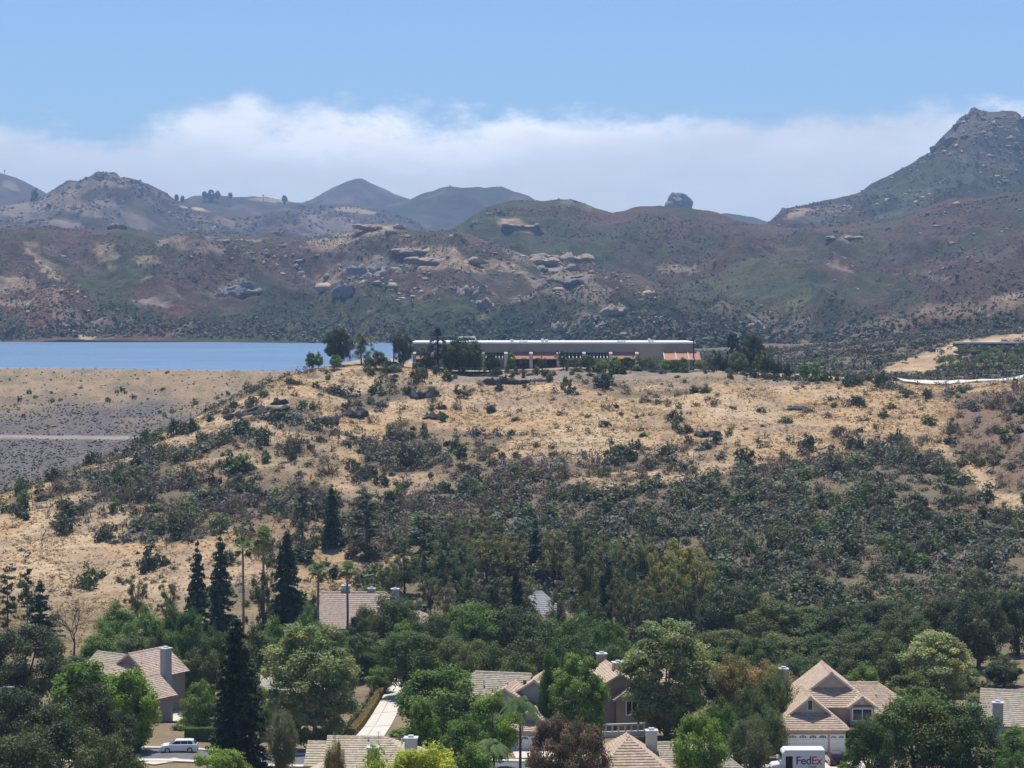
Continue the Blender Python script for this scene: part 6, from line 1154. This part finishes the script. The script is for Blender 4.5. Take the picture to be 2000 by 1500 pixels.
for u, v, D, w in [(1690, 664, 860, 60), (1668, 672, 850, 44), (1715, 676, 845, 40)]: plant('bare_tree', u, v, D, w, 'leafless grey tree in the hollow behind the hill crest', 'dry', 'leafless trees behind the hill crest', 'bare_tree', 'tree', bark=BARK_DARK)
for i in range(9):
    u = 1512 + 26 * i * rg.uniform(.8, 1.2); plant('tall_shrub', u + 30, 730, 650, 11, 'small upright shrub in the row along the crest by the open bank', 'oakdark', 'upright shrubs along the crest', 'shrub', 'shrub')

# gardens: driveway hedge plants, bushes, clipped hedge
for i in range(11):
    t = i / 10; D = 287 + 46 * t; u = 690 + 72 * t - 9; X = PX(u, 1400, D)[0]
    plant('tall_shrub', u - 6 * (1 - t), 0, D, 20 - 5 * t, 'silvery green upright shrub in the row along the driveway', 'greygreen', 'upright shrubs along the driveway', 'shrub', 'shrub').scale[2] = rg.uniform(2.6, 3.6)
for i, (u, D, w, hgt, leaf, lab) in enumerate([(352, 296, 40, 1.6, 'green', 'leafy green bush at the door of the house with the tall chimney'), (340, 288, 34, 1.4, 'green', 'low green bush beside the clipped hedge'), (366, 279, 22, 1.9, 'flower', 'bush of bright yellow flowers behind the clipped hedge'), (392, 279, 22, 1.7, 'flower', 'second clump of bright yellow flowers behind the clipped hedge'),
        (775, 284, 50, 1.8, 'green', 'rounded green bush at the edge of the concrete driveway'), (800, 276, 60, 2.2, 'greygreen', 'grey-green bush below the layered green tree'), (770, 274, 40, 1.0, 'oakgreen', 'low dark bush at the near end of the concrete driveway'), (1668, 246, 22, 3.4, 'yellow', 'yellow-green shrub at the corner of the white garage'), (250, 262, 40, 1.6, 'green', 'green bush under the bright lime green tree'),
        (1660, 240, 36, 1.2, 'green', 'low green bush beside the tan house driveway'), (1050, 246, 50, 2.0, 'green', 'green bush below the white garage of the grey house'), (1130, 250, 44, 1.8, 'oakgreen', 'dark bush below the arched house')]):
    plant('garden_bush', u, 0, D, w, lab, leaf, None, 'flower_bush' if leaf == 'flower' else 'garden_bush', 'shrub').scale[2] = hgt
def build_hedge():
    X0, _ = PX(362, 1440, 276); X1, _ = PX(402, 1440, 276); z = gz(X0, 276); root = None
    b = MB().box(X0, X1 + 3.0, 275.3, 277.2, z - 0.3, z + 1.75); o = b.build('clipped_hedge', leaf_solid('hedge_core', (0.05, 0.075, 0.025)), bevel=0.25)
    rng = np.random.default_rng(3); n = 3500; p = rng.random((n, 3)) * np.array([X1 + 3.0 - X0, 1.9, 1.75]) + np.array([X0, 275.3, z]); f = rng.integers(0, 3, n)
    p[f == 0, 2] = z + 1.75; p[f == 1, 1] = 275.3; p[f == 2, 0] = np.where(rng.random((f == 2).sum()) < .5, X0, X1 + 3.0)
    nr = np.where((f == 0)[:, None], np.array([0, 0, 1.0]), np.where((f == 1)[:, None], np.array([0, -1.0, 0]), np.array([1.0, 0, 0]))); g = rng.uniform(.7, 1.3, n)
    v, q, c = leaf_quads(p, nr, 0.10, 0.07, rng, np.stack([g, g, g], 1)); l = link('foliage', np_mesh('foliage', v, quads=q, cols=c), LEAF['green'], o)
    tag(o, 'long box-clipped green hedge across the street from the white car', 'hedge')
    pts = [(PX(684, 1440, 284), 284), (PX(762, 1330, 334), 334)]; A = np.array([PX(686, 1440, 285)[0], 285.0]); B = np.array([PX(763, 1325, 335)[0], 335.0]); m = MB(); nn = 16
    for i in range(nn):
        a = A + (B - A) * i / nn; c_ = A + (B - A) * (i + 1) / nn; z0 = gz(*a); m.box(min(a[0], c_[0]) - 0.35, min(a[0], c_[0]) + 0.35, a[1], c_[1] - 0.02, z0 - 0.4, z0 + 0.95)
    o = m.build('clipped_hedge', leaf_solid('hedge_core', None), bevel=0.0); rng = np.random.default_rng(4); n = 14000; t = rng.random(n); base = A + (B - A) * t[:, None]; zz = ground_z(base[:, 0], base[:, 1]); f = rng.random(n)
    p = np.stack([base[:, 0] + np.where(f < .5, rng.uniform(-.5, .5, n), np.where(f < .75, .47, -.47)), base[:, 1], zz + np.where(f < .5, 1.25, rng.uniform(0, 1.25, n))], 1); g = rng.uniform(.7, 1.3, n)
    v, q, c = leaf_quads(p, np.array([0, 0, .8]), 0.12, 0.08, rng, np.stack([g, g, g], 1)); link('foliage', np_mesh('foliage', v, quads=q, cols=c), LEAF['brownolive'], o); tag(o, 'low olive-brown hedge running along the edge of the concrete driveway', 'hedge')
for i in range(120):
    u = rg.uniform(-20, 2020); D = rg.uniform(268, 345)
    if (680 < u < 830 and D < 345) or (1500 < u < 1760 and D < 275): continue
    plant('garden_bush' if rg.random() < .6 else 'shrub', u, 0, D, rg.uniform(22, 60), 'low green bush in the gardens between the houses', rg.choice(['green', 'oakgreen', 'oak', 'weep', 'greygreen', 'bright']), 'low bushes in the gardens', 'garden_bush', 'shrub').scale[2] = rg.uniform(1.2, 3.0)
def leaf_solid(n, c): return MATS[n] if n in MATS else mat(n, c, 0.9, var=0.3, scale=4)
build_hedge()

# ================================================================== PLANTS: shrubs of the hillside
def scatter_hill():
    rng = np.random.default_rng(11); N = 62000
    D = np.sqrt(rng.uniform(372 ** 2, 652 ** 2, N)); u = rng.uniform(-120, 2120, N); X = (u - 1000) / FPX * D * 1.005
    Z = ground_z(X, D); c = cover(X, D, Z); pu, pv = proj(X, D, Z)
    area = D * 0.56; keep = rng.random(N) < (0.010 + 0.28 * c ** 1.9); keep &= ~((D > 640) & (pu > 780) & (pu < 1400)); keep &= (D > 425) | ((pu > 1340) & (D > 375)) | ((pu > 900) & (D > 412)) | (rng.random(len(D)) < .5)
    X, D, Z, c, pu, pv = (a[keep] for a in (X, D, Z, c, pu, pv)); n = len(X)
    dense = c > 0.66; red = in_poly(pu, pv, REDDISH)
    W = np.where(dense, np.clip(rng.lognormal(1.05, .42, n), 1.2, 7.0), rng.lognormal(0.82, 0.45, n)); W = np.clip(W, 0.8, 7.0) * np.where(in_poly(pu, pv, MEDIUM), 1.25, 1.0) * np.where(pv > 950, 1.0, 0.95)
    Hh = W * np.where(dense, rng.uniform(0.5, 0.8, n), rng.uniform(0.45, 0.9, n))
    r = rng.random(n); dryp = np.where(dense & ~in_poly(pu, pv, MEDIUM), 0.10, np.where(in_poly(pu, pv, MEDIUM), 0.55, 0.28)); dryp = np.where(red, 0.75, dryp)
    kind = np.where(r < dryp, 'dry_bush', np.where(rng.random(n) < 0.12, 'tall_shrub', 'shrub'))
    lf = np.where(r < dryp, np.where(rng.random(n) < .5, 'dry', 'drygrey'), np.where(dense, np.array(['chap', 'chap', 'chapgrey', 'chapdark', 'greygreen', 'oakgreen'])[rng.integers(0, 6, n)], np.array(['chapdark', 'chapdark', 'chap', 'oakgreen'])[rng.integers(0, 4, n)]))
    order = np.argsort(-W / D)
    cnt = {}; rest = []
    LAB = {('shrub', True): ('rounded shrub in the dense chaparral thicket of the hill', 'chaparral shrubs of the dense thicket', 'chaparral_shrub'), ('shrub', False): ('shrub scattered on the golden grass slope', 'shrubs scattered on the golden slope', 'hillside_shrub'),
           ('dry_bush', True): ('dry bush within the dense chaparral thicket', 'dry bushes in the thicket', 'dry_bush'), ('dry_bush', False): ('leafless bush on the burnt grassy slope', 'dry bushes on the slope', 'dry_bush'),
           ('tall_shrub', True): ('upright shrub rising from the dense chaparral', 'upright shrubs in the thicket', 'tall_shrub'), ('tall_shrub', False): ('upright shrub on the golden grass slope', 'upright shrubs on the golden slope', 'tall_shrub')}
    for i in order:
        key = (str(kind[i]), bool(dense[i])); cap = 290 if key[0] == 'shrub' else 150
        cnt[key] = cnt.get(key, 0) + 1
        if cnt[key] > cap: rest.append(i); continue
        lst = PROTO[key[0]]; me = lst[int(rng.integers(0, len(lst)))][1]; lab, g, nm = LAB[key]; lab = LADJ[str(lf[i])] + ' ' + lab; g = g + ', ' + LADJ[str(lf[i])]; h0, w0 = lst[0][2], lst[0][3]
        o = bpy.data.objects.new(nm, me); COL.objects.link(o); m = LEAF[str(lf[i])]
        if len(me.materials) == 0: me.materials.append(m)
        o.material_slots[0].link = 'OBJECT'; o.material_slots[0].material = m
        o.location = (X[i], D[i], Z[i] - 0.05); o.rotation_euler = (rng.normal(0, .06), rng.normal(0, .06), rng.uniform(0, 6.28)); s = W[i] / w0; o.scale = (s, s * rng.uniform(.8, 1.2), Hh[i] / h0 * 1.2); tag(o, lab, 'shrub', g)
    # the remaining, smaller ones: one mass of leaf sprays
    rest = np.array(rest, int); m = len(rest); k = 46; idx = np.repeat(rest, k); d = unit(rng.normal(0, 1, (m * k, 3))); d[:, 2] = np.abs(d[:, 2])
    rr = rng.uniform(0.45, 1.0, m * k)[:, None]; p = np.stack([X[idx], D[idx], Z[idx]], 1) + d * rr * np.stack([W[idx] / 2, W[idx] / 2, Hh[idx]], 1) * (1 + 0.25 * rng.normal(0, 1, (m * k, 1)))
    base = np.array([LEAF_C[str(l)] for l in lf[rest]]); g = np.repeat(rng.uniform(0.75, 1.3, m), k) * rng.uniform(0.75, 1.25, m * k); col = np.repeat(base, k, 0) * g[:, None]
    v, q, c2 = leaf_quads(p, d + np.array([0, 0, .4]), W[idx] * 0.12, W[idx] * 0.065, rng, col); tag(link('undergrowth', np_mesh('undergrowth', v, quads=q, cols=c2), leaf_mat('leaf_undergrowth', (1, 1, 1), 0.25)), 'mass of small shrubs filling the hillside between the larger ones', 'undergrowth', kind='stuff')
    print('shrubs', n, cnt, 'rest', m)
    # burnt upright stems
    for i in range(90):
        for _ in range(40):
            uu = rg.uniform(0, 1900); D1 = rg.uniform(450, 640); X1 = (uu - 1000) / FPX * D1; z1 = gz(X1, D1); pu1, pv1 = proj(X1, D1, z1)
            if in_poly(np.array([pu1]), np.array([pv1]), MEDIUM)[0] or rg.random() < .04: break
        plant('snag', uu, 0, D1, rg.uniform(10, 24), 'charred leafless sapling standing on the burnt slope', 'dry', 'charred saplings on the slope', 'charred_sapling', 'dead tree', bark=BARK_DARK).scale[2] = rg.uniform(.5, 1.0)
LADJ = {'chap': 'olive green', 'chapdark': 'dark green', 'chapgrey': 'grey-green', 'greygreen': 'silvery green', 'oakgreen': 'deep green', 'dry': 'brown', 'drygrey': 'grey-brown'}
LEAF_C = {k: np.array(c) * 1.05 for k, c in {'chap': (0.070, 0.084, 0.042), 'chapdark': (0.042, 0.055, 0.030), 'chapgrey': (0.115, 0.118, 0.080), 'dry': (0.125, 0.098, 0.072), 'drygrey': (0.115, 0.100, 0.088), 'greygreen': (0.115, 0.135, 0.085), 'oakgreen': (0.060, 0.092, 0.030)}.items()}
scatter_hill()
def dry_grass():
    rng = np.random.default_rng(12); N = 130000
    D = np.sqrt(rng.uniform(335 ** 2, 655 ** 2, N)); u = rng.uniform(-100, 2100, N); X = (u - 1000) / FPX * D; Z = ground_z(X, D); c = cover(X, D, Z); pu, pv = proj(X, D, Z)
    keep = (rng.random(N) < (1.0 - 0.85 * c) * (0.25 + 0.75 * sstep(fbm(X / 7, D / 7, 3, 61), 0.4, 0.6))) & ~((D > 640) & (pu > 880) & (pu < 1500)); X, D, Z = X[keep], D[keep], Z[keep]; n = len(X)
    k = 3; idx = np.repeat(np.arange(n), k); a = rng.uniform(0, 6.28, n * k); s = rng.uniform(0.14, 0.34, n)[idx] * rng.uniform(.7, 1.3, n * k); hgt = s * rng.uniform(0.7, 1.6, n * k); b = np.stack([X[idx] + rng.normal(0, .25, n * k), D[idx] + rng.normal(0, .25, n * k), Z[idx] - .03], 1)
    dx = np.stack([np.cos(a) * s, np.sin(a) * s, np.zeros(n * k)], 1); tip = np.stack([rng.normal(0, .3, n * k), rng.normal(0, .3, n * k), hgt], 1); V = np.stack([b - dx, b + dx, b + tip], 1).reshape(-1, 3)
    gold = np.array([0.50, 0.36, 0.185]); straw = np.array([0.56, 0.43, 0.25]); br = np.array([0.33, 0.23, 0.14]); t = fbm(X / 12, D / 12, 3, 63)
    col = gold * sstep(t, .3, .6)[:, None] + straw * (1 - sstep(t, .3, .6))[:, None]; m = rng.random(n) < .07; col[m] = br; col *= rng.uniform(.75, 1.2, n)[:, None]; col = np.repeat(col, 9, 0)
    tag(link('dry_grass', np_mesh('dry_grass', V, tris=np.arange(len(V)).reshape(-1, 3), cols=col), leaf_mat('leaf_straw', (0.9, 0.87, 0.86), 0.5)), 'golden dry grass covering the open hillside', 'grass', kind='stuff')
dry_grass()
def far_scrub(name, surf, u0, u1, n, size, seed, label, green_bias=0.0, tmin=0.02, tmax=1.0):
    """chaparral on the far hills: uncountable dots of bush"""
    rng = np.random.default_rng(seed); u = rng.uniform(u0, u1, n); t = rng.uniform(tmin, tmax, n); X, D, Z = surf(u, t); pu, pv = proj(X, D, Z)
    cl = fbm(X / 60, D / 60, 3, seed) + green_bias * sstep(pv, 560, 660); keep = rng.random(n) < sstep(cl, 0.36, 0.62); X, D, Z, pv, cl = X[keep], D[keep], Z[keep], pv[keep], cl[keep]; n = len(X)
    k = 7; s = size * rng.lognormal(0, .4, n) * (1 + 0.9 * sstep(pv, 590, 670)); idx = np.repeat(np.arange(n), k); d = unit(rng.normal(0, 1, (n * k, 3))); d[:, 2] = np.abs(d[:, 2])
    p = np.stack([X, D, Z], 1)[idx] + d * (s[idx] * rng.uniform(.3, .9, n * k))[:, None] * np.array([.8, .8, .8])
    g = np.array([0.060, 0.075, 0.036]); br = np.array([0.105, 0.070, 0.054]); dk = np.array([0.034, 0.045, 0.026]); w = rng.random(n); gm = sstep(fbm(X / 130, D / 130, 3, seed + 4) + green_bias * 0.8 * sstep(pv, 560, 650), 0.42, 0.6)
    col = np.where((w < 0.25 + 0.65 * gm)[:, None], np.where((rng.random(n) < .45)[:, None], dk, g), br) * rng.uniform(.7, 1.3, n)[:, None]
    v, q, c = leaf_quads(p, d + np.array([0, 0, .5]), s[idx] * .42, s[idx] * .30, rng, np.repeat(col, k, 0)); tag(link(name, np_mesh(name, v, quads=q, cols=c), leaf_mat('leaf_undergrowth', (1, 1, 1), 0.25)), label, 'scrub', kind='stuff')
far_scrub('scrub', HILL_FN['hill_front'], -60, 1590, 46000, 1.2, 21, 'dark scrub dotting the rocky hills beyond the lake', 0.45)
far_scrub('scrub', HILL_FN['hill_massif'], 880, 2080, 46000, 1.25, 22, 'dark scrub covering the rounded hills behind the long building', 0.25)
far_scrub('scrub', HILL_FN['peak_hill'], 1500, 2060, 7000, 2.2, 23, 'thin scrub on the slopes of the rocky peak', 0.0)

far_scrub('scrub', HILL_FN['castle_hill'], -40, 840, 9000, 3.6, 24, 'sparse scrub on the hazy hill with the castle-like crown', 0.0)
def valley_scrub():
    rng = np.random.default_rng(31); n = 9000; D = rng.uniform(690, 1230, n); u = rng.uniform(1345, 2120, n); X = (u - 1000) / FPX * D; Z = ground_z(X, D); pu, pv = proj(X, D, Z)
    gold = in_poly(pu, pv, [(1700,738),(1760,704),(1862,668),(1950,655),(2040,650),(2040,664),(1880,676),(1876,716),(1800,736)]); keep = (~gold | (rng.random(n) < .08)) & (rng.random(n) < .35 + .65 * sstep(fbm(X / 40, D / 40, 3, 33), .35, .6)); X, D, Z = X[keep], D[keep], Z[keep]; n = len(X)
    k = 26; s = rng.lognormal(.35, .4, n); idx = np.repeat(np.arange(n), k); d = unit(rng.normal(0, 1, (n * k, 3))); d[:, 2] = np.abs(d[:, 2]); p = np.stack([X, D, Z], 1)[idx] + d * (s[idx] * rng.uniform(.4, 1, n * k))[:, None]
    pal = np.array([(.065, .078, .04), (.042, .054, .03), (.10, .078, .058), (.085, .075, .05)]) * 1.15; col = pal[rng.integers(0, 4, n)] * rng.uniform(.7, 1.3, n)[:, None]
    v, q, c = leaf_quads(p, d + np.array([0, 0, .5]), s[idx] * .26, s[idx] * .17, rng, np.repeat(col, k, 0)); tag(link('brush', np_mesh('brush', v, quads=q, cols=c), leaf_mat('leaf_undergrowth', (1, 1, 1), .25)), 'green-grey brush filling the flat ground behind the hill crest', 'brush', kind='stuff')
valley_scrub()
# trees and masts on the far skylines
for (u, v, D, w, lab, nm) in [(412, 377, 4990., 16, 'tall trees on the far wooded ridge left of the pointed mountain', 'woodland_tree'), (400, 380, 4990., 12, 'smaller tree beside the tall trees on the far wooded ridge', 'woodland_tree'), (425, 379, 4990., 12, 'dark tree on the far wooded ridge', 'woodland_tree'), (345, 386, 4000., 9, 'tree at the right foot of the castle-like hill', 'woodland_tree'), (356, 388, 4000., 8, 'bush at the right foot of the castle-like hill', 'woodland_tree'), (70, 376, 3990., 22, 'dark tree on the left shoulder of the castle-like hill', 'woodland_tree'), (450, 382, 4990., 9, 'small round tree on the far wooded ridge', 'woodland_tree'), (556, 388, 4990., 12, 'low tree cap on the end of the far wooded ridge', 'woodland_tree')]:
    X, Zt = PX(u, v - 6, D); H = 26.0 * w / 14; tr, cr, h0, w0 = PROTO['oak'][PRNG.randrange(4)]; r_ = empty(nm, (X, D, Zt - H), PRNG.uniform(0, 6), (w / FPX * D / w0,) * 2 + (H / h0,)); tag(r_, lab, 'tree'); put_mesh('trunk', tr, BARK, r_); put_mesh('crown', cr, LEAF['oakdark'], r_)
for (u, v, D, h, lab) in [(9, 331, 5590., 16, 'thin radio mast on the far left mountain'), (514, 379, 4990., 12, 'thin radio mast on the far wooded ridge'), (879, 361, 5290., 10, 'short mast on the flat-topped mountain')]:
    X, Zt = PX(u, v, D); o = tag(empty('radio_mast', (X, D, Zt - h - 6)), lab, 'mast'); MB().cyl((0, 0), .9, 'z', 0, h + 6, 6, .5).build('pole', DARKM, o); MB().box(-2, 2, -.5, .5, h + 2, h + 4).build('dish', DARKM, o)

# bushes of the dam: along the crest and on its face
for i in range(30):
    x = -190 + 118 * (i + rg.uniform(-.3, .3)) / 30; o = bpy.data.objects.new('crest_bush', PROTO['dry_bush'][i % 3][1]); COL.objects.link(o); o.material_slots[0].link = 'OBJECT'; o.material_slots[0].material = LEAF['tip']; w_ = rg.uniform(.7, 2.0); z = float(dam_z(np.array([x]), np.array([753.5]))[0]); o.location = (x, 753.5, z - .05); o.scale = (w_ / 1.6, w_ / 1.6, w_ * .75); tag(o, 'small straw-coloured bush on the crest of the dam', 'shrub', 'bushes along the dam crest')
for i in range(34):
    x = rg.uniform(-188, -95); y = rg.choice([rg.uniform(702, 750), rg.uniform(715, 735)]); o = bpy.data.objects.new('dam_shrub', PROTO['shrub'][i % 6][1]); COL.objects.link(o); o.material_slots[0].link = 'OBJECT'; o.material_slots[0].material = LEAF[rg.choice(['chap', 'green', 'chapdark', 'chapgrey'])]; w_ = rg.uniform(1.2, 3.4); z = float(dam_z(np.array([x]), np.array([y]))[0]); o.location = (x, y, z); o.scale = (w_ / 1.6, w_ / 1.6, w_ * .6); tag(o, 'green shrub growing on the upper face of the dam', 'shrub', 'shrubs on the dam face')

# ================================================================== haze between here and the mountains
def build_haze():
    m = bpy.data.materials.new('haze_air'); m.use_nodes = True; nt = m.node_tree; nt.nodes.clear()
    out = nt.nodes.new('ShaderNodeOutputMaterial'); pv = nt.nodes.new('ShaderNodeVolumePrincipled')
    pv.inputs['Color'].default_value = (0.42, 0.64, 1.0, 1); pv.inputs['Density'].default_value = 0.00011; pv.inputs['Anisotropy'].default_value = 0.0
    nt.links.new(pv.outputs[0], out.inputs['Volume'])
    o = MB().box(-4200, 4200, -120, 8600, -27, 620).build('haze', m); tag(o, kind='stuff')
    tag(o, 'thin blue haze lying between the valley and the mountains', 'haze')
build_haze()
